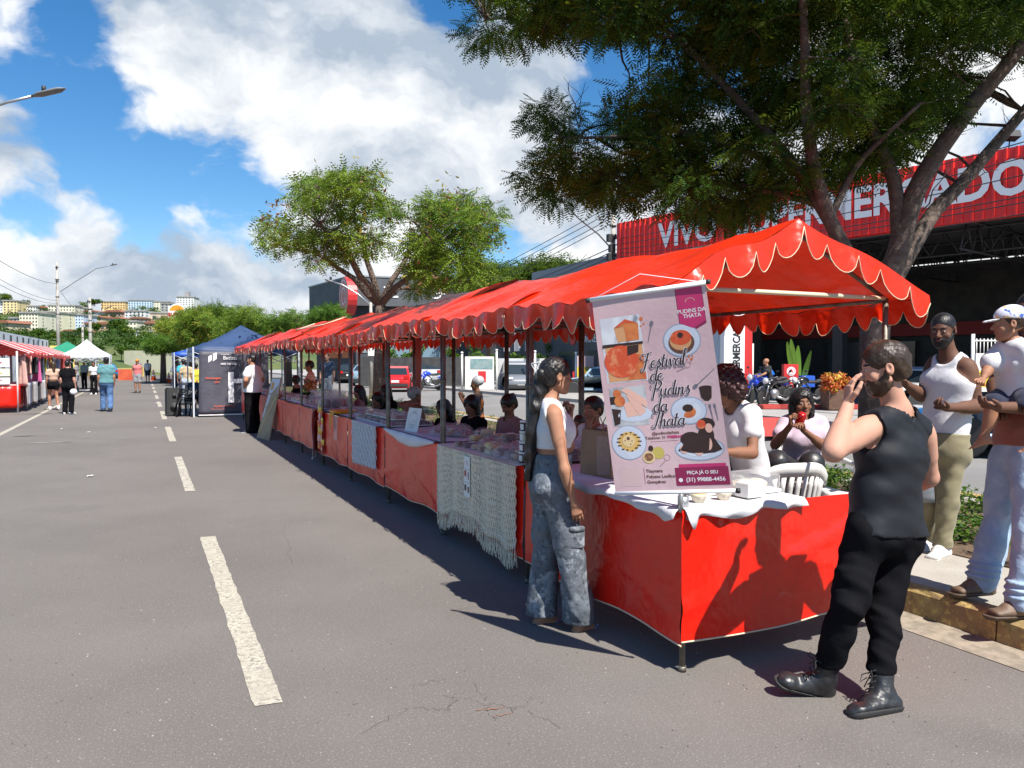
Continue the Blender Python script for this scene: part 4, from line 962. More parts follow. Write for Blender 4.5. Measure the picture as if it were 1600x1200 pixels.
feather_leaves('crown',[(c - base,r_) for c,r_ in cl],23000,.18,[LD[0],LD[1],LD[2],LD[1],LG[2],LG[0]],8,root,pairs=8,droop=.55,flat=.6)
o = feather_leaves('crown',[(c - base,r_) for c,r_ in up_cl],4200,.28,LD + [LG[2]],9,root,pairs=5,droop=.5,flat=.6)
# --- second tree, half way down the median
def street_tree(label,foot,trunk,crown_polys,nc,nleaf,ll,dd,mats,seed,r0=.2,rr=(.35,.75),pairs=5,mind=.5,group='trees growing in the median',nl=7,dens_bottom=True,tw=2,kinds=None,extra=None):
 rnd = random.Random(seed); b = foot; root = empty('street_tree',b,0,label,'tree',group); mb = MB(); clp = []
 for poly in crown_polys: clp += clumps_in(poly,nc // len(crown_polys),dd,rr,seed + len(clp),mind)
 pts = [P(*t[:3]) for t in trunk]; mb.tube([b + V((0,0,-.2))] + pts,[r0 * 1.3] + [r0 * t[3] for t in trunk],10); fork = pts[-1]
 limbs(mb,fork,clp,rnd,r0 * .62,nl,tw=tw)
 for i,v_ in enumerate(mb.v): mb.v[i] = tuple(V(v_) - b)
 mb.build('trunk',M_BARKN,root); feather_leaves('crown',[(c - b,r_) for c,r_ in clp],nleaf,ll,mats,seed,root,pairs=pairs,droop=.35,flat=.62)
 return root
foot2 = V((*column_at(592,6.0),.15)); D2 = (foot2 - CAM).dot(FH)
polyL = [(412,352),(425,322),(455,300),(480,275),(535,262),(585,272),(610,300),(618,345),(600,380),(560,395),(500,412),(455,405),(418,378)]
polyR = [(668,305),(700,290),(740,302),(768,330),(785,380),(762,405),(780,435),(750,450),(700,455),(655,455),(635,425),(640,380),(650,345)]
street_tree('broad tree with yellowing leaves and pods in the middle of the median',foot2,[(594,560,D2,1.0),(596,505,D2,.95),(594,478,D2,.9)],[polyL,polyR],140,8200,.30,(D2 - 2.4,D2 + 2.4),[LG[0],LG[1],LG[3],LY[1],LG[3],LY[1]],31,r0=.17,rr=(.22,.46),mind=.45,pairs=5,tw=4)
rnd = random.Random(9); cs = [(c,.5) for c,r_ in clumps_in(polyL,26,(D2 - 2.5,D2 + 2.5),(.3,.5),77,.5) + clumps_in(polyR,40,(D2 - 2.5,D2 + 2.5),(.3,.5),78,.5)]
tr_ = bpy.data.objects['street_tree.001']
leaf_cloud('crown',[(c - foot2,r_) for c,r_ in cs],900,.085,[LY[0],LY[2],LY[0]],12,parent=tr_,aspect=.4)
far = [("yellow-green tree just beyond the navy tent's left edge",300,555,52,(268,345,476,545),[LG[3],LY[1],LG[1],LY[0]],3.2),('bushy green tree directly behind the navy tent',385,560,47,(335,425,472,540),[LG[1],LG[3],LY[1],LG[0]],3),('green tree behind the far red canopies',450,560,46,(405,490,480,545),[LG[0],LG[1],LG[3]],3),('small fresh green tree against the dark grey building',505,560,42,(485,540,474,520),[LG[1],LG[0]],2),('yellow topped tree under the round burger sign',275,560,66,(247,305,490,545),[LG[3],LY[1],LY[0]],3.5),('round green tree by the blue canopy',255,575,58,(228,285,525,560),[LG[0],LG[1],LG[2]],3),('tall dark tree behind the yellow-green roadside tree',330,560,75,(310,370,470,530),[LG[0],LD[1],LG[2]],4)]
for i,(lb,u,vb,d,(u0,u1,v0,v1),ms,dz) in enumerate(far):
 f = P(u,vb,d); f.z = .0; um,vm,a,b_ = (u0 + u1) / 2,(v0 + v1) / 2,(u1 - u0) / 2 - 9,(v1 - v0) / 2 - 8; poly = [(um + a * math.cos(t * .5236) * (1 + .12 * math.sin(t * 5 + i)),vm + b_ * math.sin(t * .5236) * (1 + .1 * math.cos(t * 3 + i))) for t in range(12)]
 street_tree(lb,f,[(u,vm + b_ * 1.0,d,.9),(u,vm + b_ * .6,d,.8)],[poly],80,4600,.36 * d / 50,(d - dz,d + dz),ms,50 + i,r0=.2,rr=(.3 * d / 50,.6 * d / 50),mind=.45,pairs=4,group='roadside trees behind the tents',nl=5,tw=1)
for i,(lb,u0,u1,v0,v1,d) in enumerate([('dark pine-like tree on the skyline left of the utility pole',800,918,405,448,62),('small dark tree behind the second street tree',735,800,418,455,60)]):
 um = (u0 + u1) / 2; f = P(um,560,d); f.z = .1; poly = [(um + (u1 - u0) / 2 * math.cos(t * .5236),(v0 + v1) / 2 + (v1 - v0) / 2 * math.sin(t * .5236)) for t in range(12)]
 street_tree(lb,f,[(um,500,d,1),(um,455,d,.9)],[poly],60,2600,.7,(d - 2,d + 2),LD,90 + i,r0=.3,rr=(.5,1.0),mind=.6,pairs=4,group='dark trees behind the grey buildings',nl=6,tw=1)
def hedge(label,u0,u1,vt,vb,d,seed,mats=LG,n=5200):
 rnd = random.Random(seed); a,b = P(u0,vb,d),P(u1,vb,d); L_ = (b - a).length; root = empty('hedge',((a.x + b.x) / 2,(a.y + b.y) / 2,.1),0,label,'hedge','green hedges across the road'); c0 = V(root.location); zt = P(u0,vt,d).z; cs = []
 for i in range(int(L_ * 4.5)): t = rnd.random(); q = a.lerp(b,t); cs.append((V((q.x + rnd.uniform(-.4,.4),q.y + rnd.uniform(-.5,.5),rnd.uniform(.8,zt * (.8 + .2 * math.sin(t * 21 + seed))))) - c0,rnd.uniform(.3,.55)))
 leaf_cloud('foliage',cs,n,.10,mats,seed,parent=root); mb = MB()
 for c,r_ in cs[::5]: mb.tube([(c.x,c.y,0),(c.x,c.y,c.z)],[.03,.01],5)
 mb.build('stem',M_BARK,root)
hedge('bright green hedge above the dark block wall behind the red hatchback',585,735,536,565,52,61); hedge('green hedge above the white gate and wall',735,860,538,562,45,62,n=3600)
hedge('sunlit creeper hedge behind the supermarket trusses',1390,1640,428,470,38,63,[LG[0],LG[1],LD[1]],5000)
root = empty('banana_plant',G(1246,630,.12),0,'broad leaved green plant standing behind the red entrance totem','plant'); b0 = V(root.location); mleaf = mat('banana_leaf',(.16,.30,.04),.4,trans=.4,wave=(8,(.10,.22,.03),'Z'),noise=(3,(.28,.36,.10),.5,.7))
dq = (b0 - CAM).dot(FH)
for k,(u1,v1,u2,v2,w) in enumerate([(1240,575,1226,532,8),(1243,572,1232,528,7),(1246,578,1243,538,9),(1250,592,1263,546,6)]):
 A,B = P(u1 + 2,v1 + 18,dq) - b0,P(u2,v2,dq + (k % 3 - 1) * .3) - b0; ax = (B - A).normalized(); sdv = RH * (.9 if k % 2 else .7) + FH * .4; mb = MB(); W = w / F * dq / 1.0
 def lf(a,b,A=A,B=B,W=W,sdv=sdv): t = b; s_ = (a - .5) * 2; wd = W * math.sin(math.pi * min(1,.12 + t * .86)) ** .6; return A.lerp(B,t) + sdv * s_ * wd + FH * (-.15 * s_ * s_ * wd) + V((0,0,-.05 * t * t)) + FH * (-.25 * t * t)
 mb.grid(6,12,lf); mb.build('leaf',mleaf,root)
mb = MB(); mb.tube([(0,0,0),(0,0,1.0)],[.12,.07],9); mb.build('stem',mleaf,root)
root = empty('planter_shrub',G(1304,640,.12),0,'orange and yellow croton shrub in a tall brown planter','plant'); b0 = V(root.location); dq = (b0 - CAM).dot(FH); sc = dq / F
mb = MB(); mb.box((0,0,15.5 * sc),(32 * sc,26 * sc,31 * sc),R(-22),taper=1.12); mb.build('planter',mat('planter_brown',(.14,.075,.045),.6,noise=(6,(.10,.05,.03),.4,.6)),root,bevel=.02)
rnd = random.Random(4); cs = [(V((rnd.uniform(-22,22) * sc,rnd.uniform(-12,12) * sc,rnd.uniform(30,52) * sc)),rnd.uniform(5,10) * sc) for i in range(34)]
leaf_cloud('foliage',cs,1500,2.7 * sc,[mat('croton_a',(.62,.22,.03),.4,trans=.2),mat('croton_b',(.55,.09,.03),.4,trans=.2),mat('croton_c',(.70,.48,.07),.4,trans=.2),mat('croton_d',(.25,.05,.03),.4,trans=.2)],6,parent=root,aspect=.35)
# ------------------------------------------------------------------ supermarket
M_REDS = mat('red_steel',(.82,.030,.022),.4,noise=(1.2,(.72,.025,.02),.4,.65))
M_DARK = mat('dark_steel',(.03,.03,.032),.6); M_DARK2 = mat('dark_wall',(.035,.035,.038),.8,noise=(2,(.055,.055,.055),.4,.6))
M_LET = mat('white_letter',(.80,.80,.81),.5); M_GREYB = mat('charcoal_cladding',(.085,.09,.098),.6,noise=(1,(.065,.068,.075),.4,.6)); M_GREYL = mat('grey_roof_steel',(.30,.32,.34),.5,wave=(3,(.2,.21,.23),'X'))
c0 = P(963,565,36.0); c0.z = .1; dr = V((math.sin(R(12.8)),-math.cos(R(12.8)),0)); dn_ = V((dr.y * -1,dr.x,0)) * 1.0   # dr: towards the camera side (right in the picture)
dn_ = V((math.cos(R(12.8)),math.sin(R(12.8)),0))                      # into the building
SM = empty('supermarket',c0,0,'red fronted supermarket with huge white letters and an open steel canopy','supermarket')
def sm(a,b,z): return dr * a + dn_ * b + V((0,0,z))
Lf = 30.0; zt,zb = 7.95,5.9
def smbox(mb,a0,a1,b0,b1,z0,z1):
 vs = [sm(a,b,z) for z in (z0,z1) for a,b in ((a0,b0),(a1,b0),(a1,b1),(a0,b1))]; mb.add(vs,[(0,1,2,3),(7,6,5,4),(4,5,1,0),(5,6,2,1),(6,7,3,2),(7,4,0,3)],False)
mb = MB(); vs = []; k = 0; a = 0.0; prof = []
while a < Lf: prof += [(a,0),(a + .17,0),(a + .19,-.05),(a + .26,-.05),(a + .28,0)]; a += .30
prof2 = prof + [(Lf,0)]; n = len(prof2)
for z in (zb,zt): vs += [sm(x,y,z) for x,y in prof2]
vs += [sm(Lf,.35,zb),sm(0,.35,zb),sm(Lf,.35,zt),sm(0,.35,zt)]
fs = [(i,i + 1,n + i + 1,n + i) for i in range(n - 1)]; o_ = 2 * n; fs += [(o_ + 1,0,n,o_ + 3),(n - 1,o_,o_ + 2,2 * n - 1),(o_,o_ + 1,o_ + 3,o_ + 2),tuple([n + i for i in range(n)] + [o_ + 2,o_ + 3]),tuple([o_ + 1,o_] + [n - 1 - i for i in range(n)])]
mb.add(vs,fs,False); mb.build('fascia',M_REDS,SM)
mb = MB(); zc = 6.98
def sml(word,a_c,size,sx): add_text(mb,word,lambda x,y: sm(x,-.075,zc + y),size,(a_c,0),sx=sx,bold=.03,align='LEFT')
sml('VIVO',2.6,1.45,.92); sml('SUPERMERCADO',6.6,1.45,.93); mb.build('lettering',M_LET,SM)
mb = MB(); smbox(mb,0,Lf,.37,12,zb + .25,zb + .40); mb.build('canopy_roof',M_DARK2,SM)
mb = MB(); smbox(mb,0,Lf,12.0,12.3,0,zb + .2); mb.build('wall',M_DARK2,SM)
mb = MB(); smbox(mb,0,Lf,11.7,11.98,2.75,3.35); mb.build('red_band',mat('red_band',(.28,.02,.02),.6),SM)
for j in range(7):
 a = 1.2 + j * 4.5; mb = MB(); z0,z1 = zb - .75,zb + .2; pts0 = [];
 mb.tube([sm(a,.5,z1),sm(a,11.8,z1)],.05,5); mb.tube([sm(a,.5,z0),sm(a,11.8,z0)],.05,5)
 for i in range(12): b0_,b1_ = .5 + i * .94,.5 + (i + .5) * .94; mb.tube([sm(a,b0_,z0),sm(a,b1_,z1)],.025,4); mb.tube([sm(a,b1_,z1),sm(a,b0_ + .94,z0)],.025,4)
 mb.build('truss',M_DARK,SM)
for b in (2.5,5.5,8.8):
 mb = MB(); z0,z1 = zb - .65,zb + .15
 mb.tube([sm(.3,b,z1),sm(Lf - .3,b,z1)],.045,5); mb.tube([sm(.3,b,z0),sm(Lf - .3,b,z0)],.045,5)
 for i in range(30): a0_,a1_ = .3 + i * .97,.3 + (i + .5) * .97; mb.tube([sm(a0_,b,z0),sm(a1_,b,z1)],.022,4); mb.tube([sm(a1_,b,z1),sm(a0_ + .97,b,z0)],.022,4)
 mb.build('truss',M_DARK,SM)
for a in (.6,9.6,18.8,27.6): mb = MB(); smbox(mb,a - .2,a + .2,2.3,2.7,0,zb - .1); mb.build('column',M_DARK,SM)
for a in (4.0,13.0,22.0): mb = MB(); smbox(mb,a,a + 4.4,11.6,11.68,.1,2.5); mb.build('door',mat('shop_glass',(.05,.06,.07),.15),SM)
mb = MB(); smbox(mb,-.3,.0,0,12,0,zb); mb.build('wall',M_GREYB,SM)
q = P(1578,212,23.8) - c0; mb = MB(); mb.box(q,(.5,.3,.22),R(-20),Matrix.Rotation(R(-18),3,'X')); mb.tube([q + V((0,0,-.1)),q + V((-.1,0,-.75))],.02,5); mb.build('floodlight',M_DARK,SM)
def facade_box(name,label,cat,u0,u1,vt,d0_,d1_,depth,m,roof=None,zt_=None,group=None):
 A,B = P(u0,565,d0_),P(u1,565,d1_); A.z = B.z = .1; z1 = (P(u0,vt,d0_).z - .1) if zt_ is None else zt_; root = empty(name,A,0,label,cat,group); e = (B - A); Lx = e.length; e.normalize(); nn = V((e.y * -1,e.x,0)); nn = nn if nn.dot(FH) > 0 else -nn
 def f(a,b,z): return e * a + nn * b + V((0,0,z))
 mb = MB(); vs = [f(a,b,z) for z in (0,z1) for a,b in ((0,0),(Lx,0),(Lx,depth),(0,depth))]; mb.add(vs,[(3,2,1,0),(4,5,6,7),(0,1,5,4),(1,2,6,5),(2,3,7,6),(3,0,4,7)],False); mb.build('wall',m,root); return root,f,Lx,z1
root,f,Lx,z1 = facade_box('commercial_building','grey commercial building with corrugated metal parapet left of the supermarket','building',838,975,440,47,38.5,9,M_GREYB)
mb = MB(); vs = [f(a,b,z) for z in (z1 + .002,z1 + .55) for a,b in ((-.2,-.2),(Lx,-.2),(Lx,9),(-.2,9))]; mb.add(vs,[(3,2,1,0),(4,5,6,7),(0,1,5,4),(1,2,6,5),(2,3,7,6),(3,0,4,7)],False); mb.build('parapet',M_GREYL,root)
mb = MB(); add_text(mb,'TORRES',lambda x,y: f(x,-.03,2.75 + y),.62,(Lx * .53,0),align='LEFT'); mb.build('lettering',M_LET,root,solid=-.02)
mb = MB(); mb.prism([(Lx * .47 + .32 * math.cos(k * .785),2.75 + .32 * math.sin(k * .785)) for k in range(8)],lambda x,z,t: f(x,t,z),-.06,-.01); mb.build('emblem',mat('red_plastic',(.55,.03,.03),.4),root)
for a in (.3,.62): mb = MB(); mb.prism([(Lx * a,.4),(Lx * a + 2.0,.4),(Lx * a + 2.0,2.1),(Lx * a,2.1)],lambda x,z,t: f(x,t,z),-.03,.02); mb.build('window',mat('shop_glass',(.05,.06,.07),.15),root)
root,f,Lx,z1 = facade_box('office_building','dark grey building with white railings behind the green hedge','building',775,842,470,52,49,7,M_GREYB)
for a in (.2,.45,.7):
 mb = MB()
 for k in range(5): x = Lx * a + k * .12; mb.prism([(x,2.2),(x + .05,2.2),(x + .05,3.4),(x,3.4)],lambda x,z,t: f(x,t,z),-.05,-.01)
 mb.build('window_grille',M_LET,root)
root,f,Lx,z1 = facade_box('warehouse','long low grey warehouse roof seen over the canopies','building',690,845,452,64,56,9,mat('grey_wall',(.13,.135,.14),.8))
A0 = V((*[P(550,565,58.0)[i] for i in (0,1)],.1)); root = empty('office_building',A0,0,'two storey charcoal building with overhanging top floor and round red sign','building'); b0 = A0
eR = (P(760,565,61.5) - P(550,565,58)); eR.z = 0; LR_ = eR.length; eR.normalize(); eL = (P(484,565,67) - P(550,565,58)); eL.z = 0; LL_ = eL.length; eL.normalize()
def cb(a,b,z): return eR * a + eL * b + V((0,0,z))
def cbox(mb,a0,a1,b0,b1,z0,z1): vs = [cb(a,b,z) for z in (z0,z1) for a,b in ((a0,b0),(a1,b0),(a1,b1),(a0,b1))]; mb.add(vs,[(0,1,2,3),(7,6,5,4),(4,5,1,0),(5,6,2,1),(6,7,3,2),(7,4,0,3)],False)
zt2 = P(550,432,58).z - .1; zm = P(550,477,58).z - .1
mb = MB(); cbox(mb,0,LR_,0,LL_,zm,zt2); mb.build('upper_storey',M_GREYB,root); mb = MB(); cbox(mb,.5,LR_,.6,LL_ - .3,0,zm - .003); mb.build('wall',mat('charcoal_wall',(.045,.048,.055),.7),root)
mb = MB(); cbox(mb,-.06,LR_ + .05,-.06,LL_ + .05,zt2 + .003,zt2 + .12); mb.build('roof_edge',mat('grey_trim',(.25,.26,.27),.5),root)
M_RSIGN = mat('red_plastic',(.55,.03,.03),.4)
cc = P(544,463,57.6) - b0; ax = (eR * .55 - eL * .85).normalized(); ax = (-RH * .90 - FH * .43).normalized(); rs = 30 / F * 57.6; up_ = V((0,0,1)); sdv = ax.cross(up_)
sg = MB(); sg.prism([(math.cos(k * .2618) * rs,math.sin(k * .2618) * rs) for k in range(24)],lambda x,z,t: cc + sdv * x + up_ * z + ax * t,-.35,.35); so = sg.build('round_sign',M_RSIGN,root)
sg = MB()
for r0_,r1_ in ((.80,.87),(.38,.45)):
 for k in range(24):
  a0_,a1_ = k * .2618,(k + 1) * .2618; sg.poly([cc + ax * .36 + (sdv * math.cos(a) + up_ * math.sin(a)) * rs * r for a,r in ((a0_,r0_),(a1_,r0_),(a1_,r1_),(a0_,r1_))])
for k in range(4): a = k * 1.5708 + .6; sg.poly([cc + ax * .36 + (sdv * math.cos(t) + up_ * math.sin(t)) * rs * r for t,r in ((a - .1,.1),(a - .06,.62),(a + .06,.62),(a + .1,.1))])
sg.build('emblem',M_LET,so)
for a_ in (.18,.55):   # white brand marks on the upper storey
 mb = MB(); x0 = LR_ * a_ + 1; zc_ = (zt2 + zm) / 2
 for (dx,dz,w,h_) in [(0,.35,1.0,.13),(0,.0,.7,.13),(0,-.35,1.2,.13),(0,0,.13,.9)]: mb.prism([(x0 + dx - w / 2,zc_ + dz - h_ / 2),(x0 + dx + w / 2,zc_ + dz - h_ / 2),(x0 + dx + w / 2,zc_ + dz + h_ / 2),(x0 + dx - w / 2,zc_ + dz + h_ / 2)],lambda x,z,t: cb(x,t,z),-.05,-.015)
 mb.build('emblem',M_LET,root)
M_GL = mat('window_glass',(.16,.24,.30),.08,spec=.8)
for (a0_,a1_,z0,z1_) in [(.9,2.3,2.2,4.0),(3.0,4.6,.4,4.2),(5.6,8.0,1.0,4.0)]:
 mb = MB(); mb.prism([(a0_,z0),(a1_,z0),(a1_,z1_),(a0_,z1_)],lambda x,z,t: cb(x,.6 + t,z),-.05,.02); mb.build('window',M_GL,root)
for (b0_,b1_,z0,z1_) in [(1.2,3.6,2.6,4.1),(4.6,7.2,2.6,4.1)]:
 mb = MB(); mb.prism([(b0_,z0),(b1_,z0),(b1_,z1_),(b0_,z1_)],lambda x,z,t: cb(.5 + t,x,z),-.05,.02); mb.build('window',M_GL,root)
 mb = MB(); mb.prism([(b0_,z0 - .8),(b1_,z0 - .8),(b1_,z0 - .05),(b0_,z0 - .05)],lambda x,z,t: cb(.5 + t,x,z),-.05,.02); mb.build('panel',mat('orange_panel',(.65,.14,.03),.5),root)
def wall_seg(name,label,u0,u1,vb0,vb1,vt,m,cat='wall',th=.15,z0=.0):
 A,B = G(u0,vb0,.1),G(u1,vb1,.1); hgt = P(u0,vt,(A - CAM).dot(FH)).z - .1; e = B - A; root = MB(); root.box(V((0,0,hgt / 2)),(e.length,th,hgt),math.atan2(e.y,e.x)); o = root.build(name,m,None,loc=(A + B) / 2); tag(o,label,cat); return o,A,e.normalized(),e.length,hgt
blk = mat('dark_block',(.040,.040,.045),.85,noise=(3,(.06,.06,.06),.4,.6)); wall_seg('block_wall','dark grey block wall behind the red hatchback and silver car',560,738,603,603,558,blk)
wm_ = mat('white_wall',(.62,.62,.61),.8,noise=(2,(.5,.5,.49),.45,.65),wave=(3.2,(.52,.52,.51),'Z'))
wall_seg('white_wall','white painted wall right of the white gate',775,880,607,607,560,wm_)
o,A,e,Lg,hg = wall_seg('white_gate','white sheet metal gate with a notice banner',727,772,608,608,557,WHITE,'gate',.06)
gate = o; en = V((e.y,-e.x,0));
if en.dot(FH) > 0: en = -en
def gq(x,z,t=.045): return A - (A + e * Lg / 2 + V((0,0,0))) + e * x + V((0,0,z)) + en * t
mb = MB(); mb.prism([(Lg * .18,hg * .62),(Lg * .95,hg * .62),(Lg * .95,hg * .93),(Lg * .18,hg * .93)],lambda x,z,t: gq(x,z,t),.035,.05); mb.build('banner',mat('teal_banner',(.16,.27,.28),.6,noise=(4,(.25,.33,.32),.45,.55)),gate)
mb = MB(); mb.prism([(Lg * .45,hg * .22),(Lg * .72,hg * .22),(Lg * .72,hg * .55),(Lg * .45,hg * .55)],lambda x,z,t: gq(x,z,t),.035,.05); mb.build('red_notice',M_RSIGN,gate)
for i,u in enumerate((776,829,836,900,722)):
 q = G(u,610 if i != 3 else 612,.1); hgt = P(u,(548,548,550,552,552)[i],(q - CAM).dot(FH)).z - .1; mb = MB(); mb.cyl((0,0,0),(0,0,hgt),.055,n=8); mb.lathe((0,0,hgt),[(.08,0),(.08,.05),(.02,.09)],8); tag(mb.build('gate_post',WHITE,loc=q),['white steel post at the right end of the white gate','left of the two thin white posts by the grey van','right of the two thin white posts by the grey van','white post at the left of the yellow price banner','white steel post at the left end of the white gate'][i],'post','white posts along the far pavement')
def board(name,label,cat,u0,u1,vt,vb,d,m,parts=(),th=.06,legs=False,group=None,face=None):
 A,B = P(u0,vb,d),P(u1,vb,d); top = P(u0,vt,d).z; e = B - A; Lx = e.length; e.normalize(); nn = V((-e.y,e.x,0)); nn = nn if nn.dot(FH) < 0 else -nn; c = (A + B) / 2; c.z = A.z; H_ = top - A.z; root = empty(name,c,0,label,cat,group)
 def f(x,y,t=0.0): return e * (x * Lx - Lx / 2) + V((0,0,y * H_)) + nn * t
 mb = MB(); mb.prism([(0,0),(1,0),(1,1),(0,1)],lambda x,y,t: f(x,y,t),-th,0); mb.build('panel',m,root)
 if legs:
  for x in (.08,.92): mb = MB(); q = f(x,0,-th / 2); mb.tube([q,V((q.x,q.y,.1 - A.z))],.03,6); mb.build('leg',M_DARK,root)
 for (nm,mm,fn) in parts: mb = MB(); fn(mb,f,Lx,H_); mb.build(nm,mm,root)
 return root
M_YP = mat('yellow_print',(.80,.60,.05),.5); M_RP = mat('red_print',(.60,.03,.02),.5); M_BLK = mat('black_print',(.02,.02,.02),.5); M_PINKP = mat('pale_print',(.60,.45,.45),.5)
def rect(mb,f,x0,x1,y0,y1,t=.004): mb.poly([f(x0,y0,t),f(x1,y0,t),f(x1,y1,t),f(x0,y1,t)])
def txt(s_,x,y,size,t=.008,**k): return lambda mb,f,Lx,H_: add_text(mb,s_,lambda a,b: f(a / Lx,b / H_,t),size * H_,(x * Lx,y * H_),**k)
board('price_banner','yellow and red supermarket price banner on the far fence','banner',901,938,556,602,41,M_PINKP,[('yellow_field',M_YP,lambda mb,f,a,b: rect(mb,f,0,1,.05,.62)),('red_strip',M_RP,lambda mb,f,a,b: rect(mb,f,.9,1.0,0,1,.006)),('lettering',M_RP,txt('6,49',.6,.28,.42,bold=.03)),('lettering',M_RP,txt('1,75',.14,.32,.36,bold=.03)),('lettering',M_BLK,txt('OFERTA',.45,.55,.16,bold=.02))],legs=True)
TD = 28.0
def vtext(s_,x,y,size,t=.01,sx=1.0): return lambda mb,f,Lx,H_: add_text(mb,s_,lambda a,b: f(a / Lx,b / H_,t),size * Lx,(x * Lx,y * H_),rot=math.pi / 2,bold=.03,align='LEFT',sx=sx)
board('shop_totem','tall white sign totem with vertical black lettering and red side','sign',1131,1163,470,600,TD,M_LET,[('lettering',M_BLK,vtext('SUPERMERCADO',.62,.02,.50,sx=.82))],th=.9)
board('sign_panel','narrow red panel attached right of the white totem','sign',1163.5,1175,490,600,TD + .1,M_RSIGN,th=.7)
board('sign_panel','bluish side board leaning left of the white totem','sign',1119,1130,500,600,TD + .6,mat('pale_blue_panel',(.42,.50,.58),.5),th=.5)
def circ(mb,f,Lx,H_,x,y,r,t=.004,n=28,r2=0):
 if r2:
  for k in range(n): a0_,a1_ = 6.2832 * k / n,6.2832 * (k + 1) / n; mb.poly([f(x + q * math.cos(a) / Lx,y + q * math.sin(a) / H_,t) for a,q in ((a0_,r2),(a1_,r2),(a1_,r),(a0_,r))])
 else: mb.poly([f(x + r * math.cos(6.2832 * k / n) / Lx,y + r * math.sin(6.2832 * k / n) / H_,t) for k in range(n)])
board('entrance_totem','red totem reading ENTRADA with a white round emblem','sign',1224.5,1247,569,634,26.6,M_RSIGN,[('emblem',M_LET,lambda mb,f,Lx,H_: circ(mb,f,Lx,H_,.5,.83,.155)),('lettering',M_LET,vtext('ENTRADA',.52,.02,.50,sx=.86)),
  ('emblem',M_RSIGN,lambda mb,f,Lx,H_: (circ(mb,f,Lx,H_,.5,.83,.125,.007,r2=.112),mb.poly([f(.5 - .075 / Lx,.83 - .06 / H_,.008),f(.5 - .02 / Lx,.83 + .08 / H_,.008),f(.5 + .02 / Lx,.83 + .08 / H_,.008),f(.5 + .075 / Lx,.83 - .06 / H_,.008),f(.5,.83 - .02 / H_,.008)])))],th=.22)
def railing(label,u0,u1,vt,vb,d,step=.12):
 A,B = P(u0,vb,d),P(u1,vb,d); zt_ = P(u0,vt,d).z; n = int((B - A).length / step); root = empty('white_railing',(A + B) / 2,0,label,'railing','white railings of the shop forecourt'); c = (A + B) / 2; mb = MB()
 for z in (A.z,zt_ - .05): mb.tube([V((A.x,A.y,z)) - c,V((B.x,B.y,z)) - c],.02,5)
 mb.build('rail',WHITE,root); mb = MB()
 for i in range(n + 1): q = A.lerp(B,i / n) - c; mb.tube([q,V((q.x,q.y,zt_ - c.z))],.012,4)
 mb.build('bars',WHITE,root)
 for q in (A,B): mb = MB(); q = q - c; mb.tube([V((q.x,q.y,.1 - c.z)),V((q.x,q.y,zt_ + .1 - c.z))],.04,6); mb.build('post',WHITE,root)
railing('white railing behind the curly haired woman, left of the tall totem',1108,1176,541,566,29); railing('white railing between the man in white tank top and the child',1520,1600,529,556,17,.08)
board('notice_board','white board with a yellow discount sticker behind the child','sign',1524,1563,552,612,16.2,WHITE,[('sticker',M_YP,lambda mb,f,Lx,H_: rect(mb,f,.12,.95,.12,.55)),('lettering',M_BLK,txt('DESCONTO',.53,.44,.10,bold=.03)),('lettering',M_RP,txt('R$',.4,.2,.16,bold=.03)),('lettering',M_BLK,txt('2 a',.4,.75,.2))],legs=True)
board('restaurant_sign','round topped white sign with an orange bun shape over the red word BURGER','sign',263,290,478,500,130,M_LET,[
 ('bun',mat('orange_print',(.85,.28,.02),.5),lambda mb,f,Lx,H_: mb.poly([f(.5 + .42 * math.cos(a),.66 + .40 * math.sin(a),.03) for a in [math.pi * k / 14 for k in range(15)]])),
 ('dome',M_LET,lambda mb,f,Lx,H_: mb.poly([f(.5 + .5 * math.cos(a),.6 + .56 * math.sin(a),.01) for a in [math.pi * k / 14 for k in range(15)]])),
 ('lettering',M_RP,txt('BURGER',.5,.38,.38,t=.05,bold=.04,sx=.86)),('lower_bun',M_RP,lambda mb,f,Lx,H_: rect(mb,f,.04,.96,0,.16,.04))],th=.8,legs=True)
# ------------------------------------------------------------------ utility poles, lamps, wires
M_POLE = mat('concrete_pole',(.40,.37,.33),.85,noise=(2,(.30,.28,.25),.4,.6),bump=(60,.4,4,.004)); M_STEEL = mat('galvanised',(.42,.44,.46),.4,metal=.7); M_WIRE = mat('cable_black',(.02,.02,.02),.6)
def pole(label,base,h_,r=.15,arm=None,name='utility_pole',group='concrete utility poles',bars=True):
 root = empty(name,base,0,label,'pole',group); mb = MB(); mb.tube([(0,0,0),(0,0,h_)],[r,r * .62],10); mb.build('shaft',M_POLE,root)
 if bars:
  mb = MB()
  for z in (h_ - .5,h_ - 1.9): mb.tube([(-.15,-.1,z),(.15,-.1,z)],.04,5); mb.lathe((0,-.2,z - .1),[(.05,0),(.07,.06),(.05,.12),(.07,.18),(.03,.24)],8)
  for z in (h_ * .55,h_ * .7,h_ * .85): mb.lathe((0,0,z),[(r * .95,0),(r * .95,.06)],10)
  mb.build('insulator',M_DARK,root)
 if arm:
  pts,headv = arm; pts = [V(p) - base for p in pts]; mb = MB(); mb.tube(pts,.035,7); ao = mb.build('lamp_arm',M_STEEL,root); e = (pts[-1] - pts[-2]).normalized(); hl = headv; mb = MB()
  mb.tube([pts[-1],pts[-1] + e * hl * .25,pts[-1] + e * hl * .8,pts[-1] + e * hl],[.05,.13,.13,.03],10,squash=.4); mb.build('lamp_head',mat('lamp_head',(.16,.17,.18),.5),root)
  mb = MB(); q = pts[-1] + e * hl * .35 + V((0,0,.06)); mb.cyl(q,q + V((0,0,.12)),.05,n=8); mb.build('photocell',M_DARK,root)
 return root
